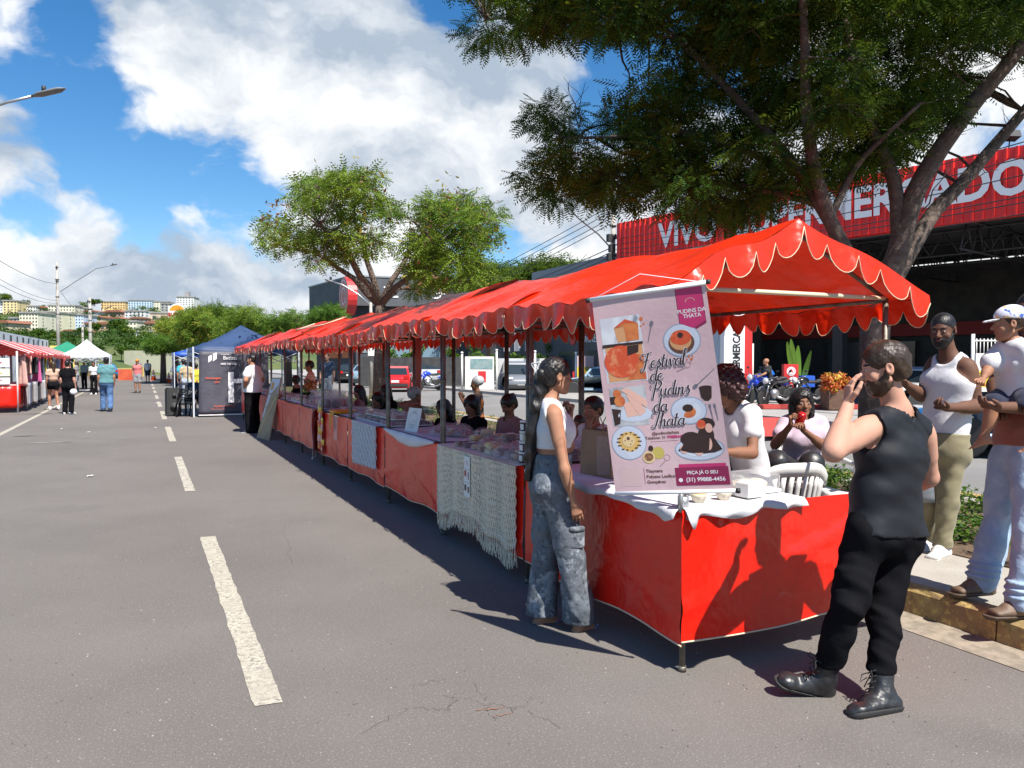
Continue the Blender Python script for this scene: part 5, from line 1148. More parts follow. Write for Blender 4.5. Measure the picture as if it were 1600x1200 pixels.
b1 = G(92,590); d1 = (b1 - CAM).dot(FH); pole('tall concrete pole with a curved lamp arm behind the left stalls',b1,P(92,410,d1).z,.2,([P(94,456,d1),P(118,440,d1 - 1),P(150,420,d1 - 2.2),P(172,415,d1 - 3)],1.0))
d2 = 95.0; b2 = P(142,580,d2); b2.z = 0; pole('slim far concrete pole above the white market tent',b2,P(142,465,d2).z,.24,([P(143,500,d2),P(152,490,d2),P(163,484,d2)],1.2))
d2b = 140.0; b2b = P(130,575,d2b); b2b.z = 2; pole('thin distant pole left of the slim far pole',b2b,P(130,500,d2b).z - 2,.25,None)
b3 = G(957,606,.1); d3 = (b3 - CAM).dot(FH); b3 = P(957,600,36.5); b3.z = .1; P3 = pole('concrete pole with service boxes at the left edge of the red fascia',b3,P(957,308,36.5).z - .1,.17,([P(955,388,36.5),P(935,366,35),P(905,342,33),P(880,317,31)],.6))
mb = MB()
for k,v in enumerate((372,388,402,410)): q = P(953 + 3 * (k % 2),v,36.3) - b3; mb.box(q,(.28,.2,.35)); mb.tube([q,q + V((.3,0,.2)),q + V((.5,0,-.1))],.02,4)
mb.build('service_box',M_DARK,P3)
d4 = 31.0; b4 = P(580,600,d4); b4.z = .15; pole('steel lamp post with long slanting arm behind the second tree',b4,P(580,478,d4).z,.09,([P(580,478,d4),P(560,460,d4),P(535,445,d4),P(522,441,d4)],.4),name='street_lamp',group='street lamps',bars=False)
q0 = P(-190,560,19.0); q0.z = 0; pole('street lamp arm reaching in at the top left of the sky',q0,7.4,.12,([P(-185,275,19.0),P(-120,215,19.0),P(-40,177,19.0),P(10,160,19.0),P(50,150.5,19.0)],.85),name='street_lamp',group='street lamps',bars=False)
mb = MB(); mb.bbox(.0,.5,-.35,.35,.2,1.5)
tag(mb.build('service_hatch_box',M_POLE,None,loc=P(-230,640,15)),'grey roadside cabinet beyond the left frame edge','cabinet') if False else None
board('pole_notice','small white notice fixed to the far post under the canopies','sign',575,586,541,556,d4 - .2,WHITE)
def wire(name,a,b,sag,r=.012,label=None):
 pts = []; n = 14
 for i in range(n + 1): t = i / n; q = a.lerp(b,t); q.z -= sag * 4 * t * (1 - t); pts.append(q)
 mb = MB(); mb.tube(pts,r,4); tag(mb.build(name,M_WIRE),label,'cable','overhead cables')
wire('power_cable',P(-60,368,34),P(89,443,d1),.5,.018,'upper sagging cable running to the tall pole at left')
wire('power_cable',P(-60,400,34),P(90,470,d1),.45,.014,'middle sagging cable running to the tall pole at left'); wire('power_cable',P(-60,410,34),P(90,474,d1),.5,.014,'lowest sagging cable running to the tall pole at left')
wire('power_cable',P(96,457,d1),P(142,490,d2),.8,.02,'cable running from the tall pole to the slim far pole')
cz = ['topmost thin cable left of the utility pole by the red fascia','second cable down left of the utility pole by the red fascia','third cable down left of the utility pole by the red fascia','fourth cable down, lowest of the upper bunch by the red fascia']
for k,(v0,v1,uu) in enumerate([(447,322,620),(450,332,620),(455,342,625),(462,350,630)]): wire('power_cable',P(uu,v0 + 40,78),P(953,v1,36.4),.4,.02,cz[k])
cz = ['upper telephone line dipping behind the grey parapet','middle telephone line dipping behind the grey parapet','lower telephone line dipping behind the grey parapet','heavy telephone bundle just over the canopies']
for k,(v0,v1) in enumerate([(470,388),(478,395),(486,402),(492,410)]): wire('telephone_cable',P(700,v0,70),P(953,v1,36.4),.5,.022,cz[k])
cz = ['highest black cable crossing the red fascia letters','middle black cable crossing the red fascia letters','lower black cable crossing the red fascia','lowest cable along the bottom of the red fascia','thin cable under the fascia letters','thick cable bundle at the foot of the red fascia']
for k,(v0,v1) in enumerate([(374,205),(382,232),(390,262),(396,300),(402,310),(408,330)]): wire('power_cable' if k < 4 else 'telephone_cable',P(960,v0,36.3),P(1700,v1 - 12,17.0),.25,.014,cz[k])
wire('power_cable',P(960,333,36.3),P(1010,320,28),.1,.012,'short cable leaving the pole towards the big tree')
# ------------------------------------------------------------------ left side: fence, far walls
def strip_wall(name,label,pts,z1,m,cat,th=.2,kids=None,z0=0,group=None):
 A,B = V(pts[0]),V(pts[1]); A.z = B.z = z0; e = B - A; root = empty(name,(A + B) / 2,math.atan2(e.y,e.x),label,cat,group); mb = MB(); mb.box((0,0,z1 / 2),(e.length,th,z1)); mb.build('panel',m,root); return root,e.length
dA,dB = 44,70
root,Lw = strip_wall('white_fence','long white panel fence with black stripes behind the left stalls',(P(-30,565,dA),P(74,565,dB)),P(-30,519,dA).z + .25,mat('fence_white',(.80,.84,.86),.6),'fence')
for k in range(11):
 x = -Lw / 2 + Lw * (k + .5) / 11; mb = MB(); mb.box((x,-.12,1.75),(.5 if k % 2 else .25,.06,3.3)); mb.box((x,.12,1.75),(.5 if k % 2 else .25,.06,3.3)); mb.build('black_stripe',M_DARK,root)
strip_wall('yellow_shed','yellow sloping wall behind the tall concrete pole',(P(79,565,72),P(118,565,72)),P(79,540,72).z,wallm('yellow2',(.75,.60,.18)),'wall')
strip_wall('cream_wall','long cream wall at the end of the road',(P(195,565,100),P(345,565,92)),P(195,548,100).z,wallm('cream3',(.62,.58,.42)),'wall')
strip_wall('crash_barrier','yellow and grey striped low barrier across the far road',(P(183,565,84),P(226,565,84)),.9,mat('barrier_yellow',(.70,.52,.05),.6,wave=(1.6,(.25,.25,.25),'X')),'barrier')
for i,(u0,u1) in enumerate([(187,212)]):
 A,B = G(u0,594),G(u1,594); tag(strip_wall('road_barrier','low orange-red plastic barrier lying across the road',(A,B),.95,mat('barrier_orange',(.62,.12,.05),.5,noise=(2,(.5,.08,.04),.4,.6)),'barrier',.5)[0])
def cone(q,label,s=1.0):
 root = empty('traffic_cone',q,0,label,'cone','orange traffic cones'); mb = MB(); mb.lathe((0,0,.03),[(.17 * s,0),(.03 * s,.70 * s)],14); mb.build('body',mat('cone_orange',(.75,.13,.03),.5),root); mb = MB(); mb.box((0,0,.015),(.42 * s,.42 * s,.03)); mb.build('base',mat('cone_orange',(.75,.13,.03),.5),root,bevel=.004)
 for z in (.25,.45): mb = MB(); r0_ = (.17 - .14 * z / .70) * s + .003; r1_ = (.17 - .14 * (z + .1) / .70) * s + .003; mb.lathe((0,0,.03 + z * s),[(r0_,0),(r1_,.1 * s)],14); mb.build('band',M_LET,root)
cone(G(240,594),'orange traffic cone standing on the centre line',1.3); cone(G(264,598),'small yellowish cone beside the blue canopy people',1.1)
# ------------------------------------------------------------------ cars: profile lofted over half widths, cut by windows; nose towards +x
M_TYRE = mat('tyre',(.02,.02,.02),.85); M_RIM = mat('rim',(.45,.45,.47),.35,metal=.8); M_CGLASS = mat('car_glass',(.02,.03,.035),.06,spec=.8); M_TAIL = mat('tail_light',(.45,.015,.012),.2); M_HEAD = mat('head_light',(.75,.75,.75),.12); M_PLATE = mat('plate',(.72,.72,.70),.5); M_BUMP = mat('black_plastic',(.03,.03,.03),.6)
def paint(n,c): return mat('paint_' + n,c,.25,coat=.8,spec=.5)
def car(label,loc,rz,m,kind='hatch',s=1.0,group='parked cars'):
 root = empty('parked_car',loc,rz,label,'car',group); L_,W,H_ = dict(hatch=(3.8,1.66,1.48),sedan=(4.4,1.72,1.45),suv=(4.4,1.80,1.68),van=(4.9,1.90,1.95))[kind]
 hl = L_ / 2
 if kind == 'hatch': low = [(-hl,.35),(-hl - .02,.75),(-hl + .08,.95),(-.9,.98),(hl - 1.35,.96),(hl - .6,.86),(hl - .1,.72),(hl,.50),(hl - .03,.30)]; cab = [(-hl + .10,.95),(-hl + .42,1.36),(-hl + .85,H_),(.1,H_),(.55,1.38),(hl - 1.25,.95)]
 elif kind == 'sedan': low = [(-hl,.38),(-hl,.80),(-hl + .15,.98),(-hl + .9,1.0),(hl - 1.5,.96),(hl - .6,.84),(hl - .1,.72),(hl,.50),(hl - .03,.30)]; cab = [(-hl + .65,.98),(-hl + 1.25,1.33),(-hl + 1.6,H_),(.15,H_),(.55,1.36),(hl - 1.3,.95)]
 elif kind == 'suv': low = [(-hl,.40),(-hl - .02,.9),(-hl + .08,1.10),(-.9,1.12),(hl - 1.35,1.10),(hl - .55,1.0),(hl - .1,.85),(hl,.60),(hl - .03,.35)]; cab = [(-hl + .08,1.1),(-hl + .38,1.55),(-hl + .7,H_),(.2,H_),(.6,1.56),(hl - 1.3,1.08)]
 else: low = [(-hl,.40),(-hl - .02,1.0),(-hl + .05,1.15),(-.9,1.18),(hl - 1.2,1.15),(hl - .5,1.05),(hl - .1,.85),(hl,.60),(hl - .03,.35)]; cab = [(-hl + .04,1.12),(-hl + .15,1.7),(-hl + .4,H_),(.8,H_),(1.1,1.8),(hl - 1.0,1.12)]
 body = [(hl - .2,.22),(-hl + .2,.22)] + low; mb = MB(); n = len(body); hw = W / 2
 sec = [(-1,.90,.05),(-.97,.97,.02),(-.86,1.0,0),(-.4,1,0),(0,1,0),(.4,1,0),(.86,1.0,0),(.97,.97,.02),(1,.90,.05)]
 vs = []
 for (yy,kx,dz) in sec:
  for (x,z) in body: vs.append((x * kx,yy * hw,z * (1 if z < .6 else (1 - dz * .6)) + (dz if z < .5 else -dz * .3)))
 fs = [(i * n + k,i * n + (k + 1) % n,(i + 1) * n + (k + 1) % n,(i + 1) * n + k) for i in range(len(sec) - 1) for k in range(n)]; fs += [tuple(range(n)),tuple(reversed([(len(sec) - 1) * n + k for k in range(n)]))]
 mb.add(vs,fs,True); nc = len(cab); vs = []
 cs = [(-1,0),(-.84,1),(.84,1),(1,0)]
 top = max(z for x,z in cab); bt = min(z for x,z in cab)
 vs = []
 for sgn in (-1,1):
  for (x,z) in cab: t = (z - bt) / (top - bt); vs.append((x,sgn * hw * (.97 - .17 * t),z))
 fs = [tuple(range(nc)),tuple(reversed(range(nc,2 * nc)))] + [(k,nc + k,nc + k + 1,k + 1) for k in range(nc - 1)]
 mb.add(vs,fs,False); mb.build('body',m,root,bevel=.03)
 def side_win(xa,xb,name='window'):
  for sgn in (-1,1):
   mb = MB(); zc0,zc1 = bt + .05,top - .10
   def inx(z,side):  # cab outline x at height z
    pts = cab if side else cab
    out = []
    for (x1,z1),(x2,z2) in zip(cab[:-1],cab[1:]):
     if (z1 - z) * (z2 - z) <= 0 and z1 != z2: out.append(x1 + (x2 - x1) * (z - z1) / (z2 - z1))
    return min(out) + .12,max(out) - .12
   a0,b0_ = inx(zc0,0); a1,b1_ = inx(zc1,0); q = [(max(a0,xa),zc0),(min(b0_,xb),zc0),(min(b1_,xb),zc1),(max(a1,xa),zc1)]
   f = lambda x,z: (x,sgn * (hw * (.97 - .17 * (z - bt) / (top - bt)) + .012),z)
   mb.poly([f(*p) for p in (q if sgn < 0 else q[::-1])]); mb.build(name,M_CGLASS,root,solid=.01)
 side_win(-9,-.28); side_win(-.20,9)
 def cross_win(i,name):
  (x1,z1),(x2,z2) = cab[i],cab[i + 1];
  (xa,za),(xb,zb_) = (lerp(x1,x2,.12),lerp(z1,z2,.12)),(lerp(x1,x2,1.0),lerp(z1,z2,1.0)); nx_ = .02 if i > 2 else -.02; mb = MB()
  ya,yb = hw * (.97 - .17 * (za - bt) / (top - bt)) - .1,hw * (.97 - .17 * (zb_ - bt) / (top - bt)) - .1; q = [(xa + nx_,-ya,za),(xa + nx_,ya,za),(xb + nx_,yb,zb_ + .01),(xb + nx_,-yb,zb_ + .01)]; mb.poly(q if i > 2 else q[::-1]); mb.build(name,M_CGLASS,root,solid=.01)
 cross_win(4,'windscreen'); cross_win(0,'rear_window')
 for (x,sgn) in ((-hl + .72,-1),(-hl + .72,1),(hl - .78,-1),(hl - .78,1)):
  r_ = .31 if kind in ('hatch','sedan') else .36; w = MB(); w.lathe((x,sgn * (hw - .10),r_),[(r_ * .62,-.10),(r_ * .93,-.10),(r_,-.07),(r_,.07),(r_ * .93,.10),(r_ * .62,.10)],20,'Y'); wo = w.build('wheel',M_TYRE,root); w = MB(); w.lathe((x,sgn * (hw - .10) ,r_),[(.02,-.085),(r_ * .6,-.105),(r_ * .64,-.10),(r_ * .64,.10),(r_ * .6,.105),(.02,.085)],14,'Y'); w.build('rim',M_RIM,wo)
  a = MB(); a.lathe((x,sgn * (hw - .095),r_ + .01),[(r_ * 1.0,-.10),(r_ * 1.13,-.10),(r_ * 1.13,.102),(r_ * 1.0,.102)],20,'Y'); a.build('wheel_arch',M_BUMP,root)
 zt_ = dict(hatch=.82,sedan=.80,suv=.98,van=1.0)[kind]
 for sgn in (-1,1):
  w = MB(); w.box((-hl + .02,sgn * (hw - .22),zt_),(.12,.28,.20 if kind != 'van' else .4)); w.build('tail_light',M_TAIL,root,bevel=.02); w = MB(); w.box((hl - .12,sgn * (hw - .26),zt_ - .12),(.22,.34,.14)); w.build('headlight',M_HEAD,root,bevel=.02)
  w = MB(); w.box((.62,sgn * (hw + .08),bt + .07),(.12,.18,.12)); w.build('mirror',m,root,bevel=.02)
 for sgn,x in ((-1,-hl - .005),(1,hl - .01)): w = MB(); w.box((x,0,.62 if sgn < 0 else .42),(.03,.44,.13)); w.build('number_plate',M_PLATE,root); w = MB(); w.box((x - sgn * .02,0,.40),(.12,W * .86,.17)); w.build('bumper',M_BUMP,root,bevel=.03)
 root.scale = (s,s,s); return root
def at_ground(u,v,z=0.0): q = G(u,v,z); return V((q.x,q.y,z))
PR = paint('red',(.55,.012,.012)); PB = paint('black',(.012,.012,.014)); PG = paint('blue_grey',(.20,.30,.38)); PS = paint('silver',(.42,.44,.46)); PW = paint('white',(.70,.72,.74)); PBL = paint('blue',(.02,.16,.40)); PGR = paint('grey',(.17,.18,.20)); PLB = paint('light_blue',(.30,.42,.52))
car('red hatchback parked tail towards us behind the stalls',at_ground(622,611),R(68),PR,'hatch',.93)
car('black car parked left of the blue-grey car',at_ground(547,598),R(75),PB,'hatch')
car('blue-grey sedan parked between black car and red hatchback',at_ground(578,602),R(60),PG,'sedan')
car('light blue car furthest back beyond the blue-grey sedan',at_ground(562,590),R(65),PLB,'sedan')
car('silver car behind the blue motorcycle',at_ground(668,604),R(72),PS,'suv')
car('grey van parked in front of the white wall',at_ground(808,611),R(250),PGR,'van',.85)
car('pale blue sedan parked behind the waiting woman',at_ground(938,616),R(150),PLB,'sedan',.95)
car('white car parked between bearded man and man in white tank top',at_ground(1455,640),R(170),PW,'sedan')
car('bright blue car behind the legs of the man holding the child',at_ground(1650,716),R(115),PBL,'hatch',1.1)
for i,(u,v,k,m_,lb) in enumerate([(288,580,'suv',PGR,'dark grey car, nearest of the row by the blue canopy'),(272,578,'sedan',PG,'blue-grey car second in the row by the blue canopy'),(260,576,'hatch',PGR,'grey car third in the row by the blue canopy'),(249,575,'sedan',PW,'white car at the far end of the row by the blue canopy'),(165,582,'sedan',PBL,'dark blue car under the white market tent')]):
 q = P(u,v,(88,98,108,118,74)[i]); q.z = 0; car(lb,q,R(100),m_,k,1.0 if i < 4 else .95)
def motorbike(label,loc,rz,m,s=1.0):
 root = empty('motorcycle',loc,rz,label,'motorcycle','parked motorcycles')
 for x in (-.66,.68):
  w = MB(); w.lathe((x,0,.31),[(.24,-.045),(.29,-.045),(.31,-.02),(.31,.02),(.29,.045),(.24,.045)],20,'Y'); wo = w.build('wheel',M_TYRE,root); w = MB()
  for k in range(8): a = k * .785; w.tube([(x,0,.31),(x + .25 * math.cos(a),0,.31 + .25 * math.sin(a))],.008,4)
  w.lathe((x,0,.31),[(.05,-.05),(.06,0),(.05,.05)],10,'Y'); w.build('rim',M_RIM,wo)
 b = MB(); b.tube([(.45,0,.82),(.1,0,.78),(-.15,0,.62),(-.1,0,.3),(.25,0,.3),(.45,0,.78)],.03,6); b.tube([(-.15,0,.4),(-.66,.09,.31)],.025,5); b.tube([(-.15,0,.4),(-.66,-.09,.31)],.025,5); b.build('frame',M_DARK,root)
 b = MB(); b.ell((.18,0,.86),(.27,.15,.13)); b.ell((.42,0,.74),(.16,.17,.14)); b.build('fuel_tank',m,root); b = MB(); b.ell((-.30,0,.82),(.38,.13,.06)); b.ell((-.6,0,.86),(.18,.11,.06)); b.build('seat',M_BUMP,root); b = MB(); b.ell((.08,0,.45),(.20,.15,.17)); b.tube([(.1,.12,.35),(-.3,.16,.25),(-.8,.17,.38)],.04,7); b.build('engine',M_RIM,root)
 b = MB()
 for y in (-.09,.09): b.tube([(.68,y,.31),(.45,y,.9)],.025,6)
 b.tube([(.40,-.34,1.02),(.44,-.15,.98),(.46,0,.95),(.44,.15,.98),(.40,.34,1.02)],.015,6); b.build('fork',M_STEEL,root); b = MB(); b.ell((.56,0,.88),(.09,.10,.11)); b.build('headlight',M_HEAD,root); b = MB(); b.ell((.70,0,.58),(.26,.07,.05)); b.ell((-.72,0,.68),(.22,.08,.05)); b.build('mudguard',m,root)
 for y in (-.3,.3): b = MB(); b.tube([(.40,y,1.02),(.42,y * 1.1,1.16)],.006,4); b.ell((.41,y * 1.15,1.2),(.015,.06,.04)); b.build('mirror',M_DARK,root)
 b = MB(); b.box((-.82,0,.7),(.04,.18,.08)); b.build('tail_light',M_TAIL,root); root.scale = (s,s,s); return root
PMB = paint('moto_blue',(.02,.06,.55)); motorbike('blue motorcycle parked beside the silver car under the canopies',at_ground(671,611,.0),R(200),PMB,1.1)
motorbike('blue motorcycle parked left of the red entrance totem',at_ground(1196,634,.1),R(170),PMB,1.1); motorbike('black motorcycle close against the red entrance totem',at_ground(1212,636,.1),R(190),PB,1.0)
M_HELM = paint('helmet_blue',(.02,.16,.65))
mb = MB(); mb.ell((0,0,0),(.15,.17,.16)); mb.box((.0,-.12,-.02),(.2,.08,.08)); tag(mb.build('helmet',M_HELM,loc=P(1202,583,28.0)),'blue crash helmet on the seated motorcycle rider','helmet')
mb = MB(); mb.box((0,0,0),(.5,.5,.42),R(-20)); tag(mb.build('delivery_box',mat('blue_plastic',(.02,.10,.50),.5),loc=P(1258,596,27.5),bevel=.02),'blue delivery box on a motorcycle right of the entrance totem','box')
mb = MB(); mb.tube([P(1190,598,27) - P(1190,598,27),V((.1,0,.4))],.02);
motorbike('dark motorcycle carrying the blue delivery box',at_ground(1260,634,.1),R(180),PB,1.0)
person('rider in black shirt sitting on the blue motorcycle by the totem',V((*at_ground(1203,634,.1)[:2],.1)),70,1.72,q=0,sk='tan',pose=dict(pelvis=(0,0,.88),waist=(0,.05,1.02),chest=(0,.1,1.22),neck=(0,.12,1.37),head=(0,.16,1.54),shR=(.178,.11,1.33),shL=(-.178,.11,1.33),elR=(.24,.3,1.12),elL=(-.24,.3,1.12),wrR=(.25,.5,1.05),wrL=(-.25,.5,1.05),hipR=(.09,0,.86),hipL=(-.09,0,.86),knR=(.2,.35,.62),knL=(-.2,.35,.62),anR=(.2,.2,.2),anL=(-.2,.2,.2)),
  top=dict(m=fabric('cloth_black',(.015,.015,.017)),kind='tee'),bottom=dict(m=fabric('cloth_dark_grey',(.05,.05,.055)),kind='slim'),shoes=dict(m=M_BUMP,sole=M_BUMP,kind='sneaker'))
# ------------------------------------------------------------------ market stalls
def vinyl(name,c,rough=.30,tr=0.0,fold=.5,sp=.38): return mat(name,c,rough,noise=[(1.6,tuple(q * .74 for q in c),.4,.7),(.8,(c[0] * .94,c[1] + .018,c[2] + .012),.5,.72),(11,tuple(q * .8 for q in c),.58,.72)],bump=[(3.5,fold,3,.04),(14,.25,3,.01)],trans=tr,spec=sp)
M_VIN = vinyl('red_vinyl',(.80,.014,.005),.27,0,.5,.5); M_ROOF = vinyl('red_canopy',(.80,.032,.006),.34,.13,.7,.40); M_TRIM = mat('cream_piping',(.62,.52,.36),.7)
M_POST = mat('stall_pole',(.20,.18,.15),.5,metal=.5,noise=(9,(.10,.08,.06),.4,.65),bump=(60,.3,3,.003)); M_WCLOTH = mat('white_cloth',(.66,.66,.69),.85,bump=[(30,.2,3,.004),(6,.5,3,.02)],noise=(4,(.58,.58,.62),.4,.7))
SX0,SX1,SY0,SL = 2.52,4.02,3.20,1.79
EAVE,RIDGE = 2.02,2.40
def canopy(root,i,L_,near=False,mroof=M_ROOF,seed=0,sgn=1,dz=0):
 """gable roof of vinyl over frame, with scalloped valances; local origin at the near road side corner"""
 rnd = random.Random(seed); W = SX1 - SX0; ov = .20; ph = rnd.uniform(0,6); y0,y1 = (-.06 if not near else -.13),L_ + .03; NX,NY = 26,26
 sag = rnd.uniform(.02,.06); bmp = rnd.uniform(.014,.036)
 def zr(x,y,slack=True):
  t = abs(x - W / 2) / (W / 2 + ov); t = min(1,t); z = lerp(RIDGE + dz,EAVE + dz - .02,t); v = (y - y0) / (y1 - y0)
  if slack: z += -sag * math.sin(math.pi * min(1,max(0,(y / L_)))) * (1 - .3 * t) + bmp * math.sin(9 * y + ph + 5 * x) * math.sin(math.pi * t) + .012 * math.sin(21 * y + 9 * x + ph) * t + .02 * math.sin(5 * x + 3 * y + ph) * math.sin(math.pi * t) + .010 * abs(math.sin(6.5 * y - 3.2 * x + 2 * ph)) * (1 - .5 * t) + .012 * math.exp(-((y / L_ - .5 - .5 * (t - .5)) / .05) ** 2)
  return z
 mb = MB()
 def f(a,b):
  x = lerp(-ov,W + ov,a); y = lerp(y0,y1,b)
  if near and b < .15: y += (.15 - b) / .15 * (.10 * (1 - abs(x - W / 2) / (W / 2 + ov)))
  return (x,y,zr(x,y))
 mb.grid(NX,NY,f)
 ns = 11; sub = 8; hgt = .175
 rs_ = [rnd.uniform(.8,1.15) for _ in range(ns + 1)]
 def scal(t): t = min(1,max(0,t + .014 * math.sin(11 * t + ph) * math.sin(math.pi * t))); u = (t * ns) % 1.0; return .05 + .115 * rs_[int(t * ns)] * math.sin(math.pi * u) ** .55
 tr = MB();
 for (x,sg) in ((-ov,-1),(W + ov,1)):
  n = ns * sub; vs = []; fs = []; edge = []
  for k in range(n + 1):
   t = k / n; y = lerp(y0,y1,t); y_ = y + (.10 * .0 if not near else 0); z = zr(x,y); wv = .022 * math.sin(13 * y + ph) + .014 * math.sin(31 * y + 2 * ph); hh = scal(t)
   for r_ in range(4): q = r_ / 3; vs.append((x + sg * (.012 + wv * q),y,z - hh * q - (.002 if r_ == 0 else 0)))
   edge.append(V(vs[-1]))
  for k in range(n):
   for r_ in range(3): a = k * 4 + r_; fs.append((a,a + 4,a + 5,a + 1))
  mb.add(vs,fs,True); tr.tube(edge,.0025,5)
 ends = [(y0,-1)] if near else []
 if i == NST - 1: ends.append((y1,1))
 for (y,sg) in ends:
  for (xa,xb) in ((-ov,W / 2),(W / 2,W + ov)):
   n = 5 * sub; vs = []; fs = []; edge = []
   for k in range(n + 1):
    t = k / n; x = lerp(xa,xb,t); u = (t * 5) % 1.0; hh = .05 + .12 * math.sin(math.pi * u) ** .55; b0_ = 0 if sg < 0 else 1; q0_ = V(f((x + ov) / (W + 2 * ov),b0_)); wv = .02 * math.sin(17 * x + ph)
    for r_ in range(4): q = r_ / 3; vs.append((q0_.x,q0_.y + sg * (.010 + .02 * q + wv * q),q0_.z - hh * q - (.002 if r_ == 0 else 0)))
    edge.append(V(vs[-1]))
   for k in range(n):
    for r_ in range(3): a = k * 4 + r_; fs.append((a,a + 4,a + 5,a + 1) if sg > 0 else (a,a + 1,a + 5,a + 4))
   mb.add(vs,fs,True); tr.tube(edge,.0028,5)
 c = mb.build('canopy',mroof,root); tr.build('piping',M_TRIM,c)
def skirt_panel(root,a,b,z0,z1,seed,name='skirt',m=M_VIN,top_slack=0.0,diag=False,amp=.018):
 rnd = random.Random(seed); a,b = V(a),V(b); e = b - a; nn = V((e.y,-e.x,0)).normalized(); mb = MB(); ph = rnd.uniform(0,6); L_ = e.length; NX,NY = max(8,int(L_ * 26)),22
 def f(s,t):
  x = s * L_; z = lerp(z0,z1,t); zt = z1 - top_slack * math.sin(math.pi * s); z = lerp(z0 + .012 * math.sin(5 * x + ph),zt,t)
  k = math.sin(math.pi * s) * math.sin(math.pi * min(1,t * 1.2 + .05)); o = amp * (math.sin(2.6 * x + 2.2 * t + ph) * .6 + .5 * math.sin(6.3 * x - 3.5 * t + 1.3 * ph) + .22 * math.sin(17 * x + 4 * t + ph) * (.3 + t)) * (.15 + k)
  o += .014 * math.exp(-((t - (.25 + .6 * s)) / .06) ** 2) * (1 if diag else 0) + .010 * math.exp(-((t - (.95 - .8 * s)) / .05) ** 2)
  o += .011 * (1 - t) ** 3 * math.sin(7 * x + ph) * math.sin(math.pi * s)
  return a + e * s + nn * (.030 + max(-.008,o)) + V((0,0,z))
 mb.grid(NX,NY,f); pts = [f(s / 30,0) for s in range(31)]; o = mb.build(name,m,root); tr = MB(); tr.tube(pts,.005,5); tr.build('piping',M_TRIM,o); return o,f
NST = 11; TZ = .86
st_words = ['nearest','second','third','fourth','fifth','sixth','seventh','eighth','ninth','tenth','farthest']
st_desc = ['nearest red canopied stall, glossy red skirt around its free corner','red market stall with the long fringed crochet cloth over its counter','red market stall with a bare red skirt between the two crochet cloths','red market stall with the short white lace cloth on its skirt','red market stall with the strings of foil snacks and orange tray','red market stall with a white hanging banner on its corner post','red market stall with flowers, behind the striped shirt vendor','red market stall before which the leaning cardboard panel stands','red market stall just behind the man with hands on hips','red market stall second from the far end of the right row','farthest red market stall of the right row, beside the navy tent']
STALLS = []
for i in range(NST):
 y = SY0 + SL * i; root = empty('market_stall',(SX0,y,0),0,st_desc[i],'stall','red market stalls in the right hand row'); STALLS.append(root); W = SX1 - SX0; L_ = SL - .055; rnd = random.Random(40 + i)
 for (x,yy) in ((0,0),(W,0),(0,L_),(W,L_)):
  mb = MB(); mb.tube([(x,yy,0),(x,yy,2.0)],.0165,10); mb.tube([(x,yy,0),(x,yy,.03)],.022,10)
  if x == 0 or i == 0: mb.tube([(x,yy,1.42),(x,yy,1.46)],.022,8)
  mb.build('post',M_POST,root)
 for (p,q,nm) in [((0,0,2.0),(W,0,2.0),'end_bar'),((0,L_,2.0),(W,L_,2.0),'end_bar'),((0,0,1.985),(0,L_,1.985),'side_bar'),((W,0,1.985),(W,L_,1.985),'side_bar'),((W / 2,.02,RIDGE - .045),(W / 2,L_ - .02,RIDGE - .045),'ridge_bar'),((0,.01,2.0),(W / 2,.01,RIDGE - .04),'rafter'),((W,.01,2.0),(W / 2,.01,RIDGE - .04),'rafter'),((0,L_ - .01,2.0),(W / 2,L_ - .01,RIDGE - .04),'rafter'),((W,L_ - .01,2.0),(W / 2,L_ - .01,RIDGE - .04),'rafter')]:
  mb = MB(); mb.tube([p,q],.013,8); mb.build(nm,M_TRIM if (nm == 'end_bar' and i == 0 and p[1] == 0) else M_POST,root)
 canopy(root,i,L_,near=(i == 0),seed=60 + i,dz=rnd.uniform(-.03,.04))
 mb = MB(); mb.bbox(.0,.60,.02,L_ - .02,TZ - .03,TZ - .012); mb.build('table_board',mat('table_wood',(.25,.16,.09),.7),root)
 skirt_panel(root,(-.012,L_ + .01,0),(-.012,-.044 if i == 0 else -.012,0),.165 if i == 0 else .19,TZ - .004,80 + i,top_slack=0 if i in (0,1) else .02,amp=.02,diag=i == 2)
 if i == 0:
  skirt_panel(root,(-.042,-.014,0),(W + .01,-.014,0),.165,TZ - .004,99,name='end_skirt',diag=True,amp=.022); mb = MB(); mb.bbox(.62,.84,.02,.50,TZ - .03,TZ - .012); mb.build('table_board',mat('table_wood',(.25,.16,.09),.7),root)
  mb = MB(); mb.tube([(0,0,TZ + .0),(0,0,TZ + .06)],.030,10); mb.box((0,-.03,TZ - .03),(.04,.05,.05)); mb.build('pole_joint',M_STEEL,root)
 if i in (4,7):
  mb = MB()   # tarpaulin strip tied at the back
  mb.grid(6,12,lambda a,b: (W - .02 + .03 * math.sin(a * 9),(1.38 if i == 4 else .5) + .30 * a + .02 * math.sin(b * 6),.55 + 1.45 * b)); mb.build('back_tarpaulin',vinyl('red_vinyl_dull',(.42,.06,.06),.4),root)
def stall_pt(i,x,y,z): return V((SX0 + x,SY0 + SL * i + y,z))
mb = MB(); q0_,q1_ = onX(650,520,2.42),onX(716,489,2.5); a = V((2.55,12.1,2.20)); b = V((2.55,14.6,2.20)); mb.tube([a,b],.012,6); mb.tube([a,a + V((.35,0,.13))],.012,6); mb.tube([b,b + V((.35,0,.13))],.012,6)
tag(mb.build('support_rail',M_TRIM),'pale metal rail lying across the red canopies in the middle of the row','rail')
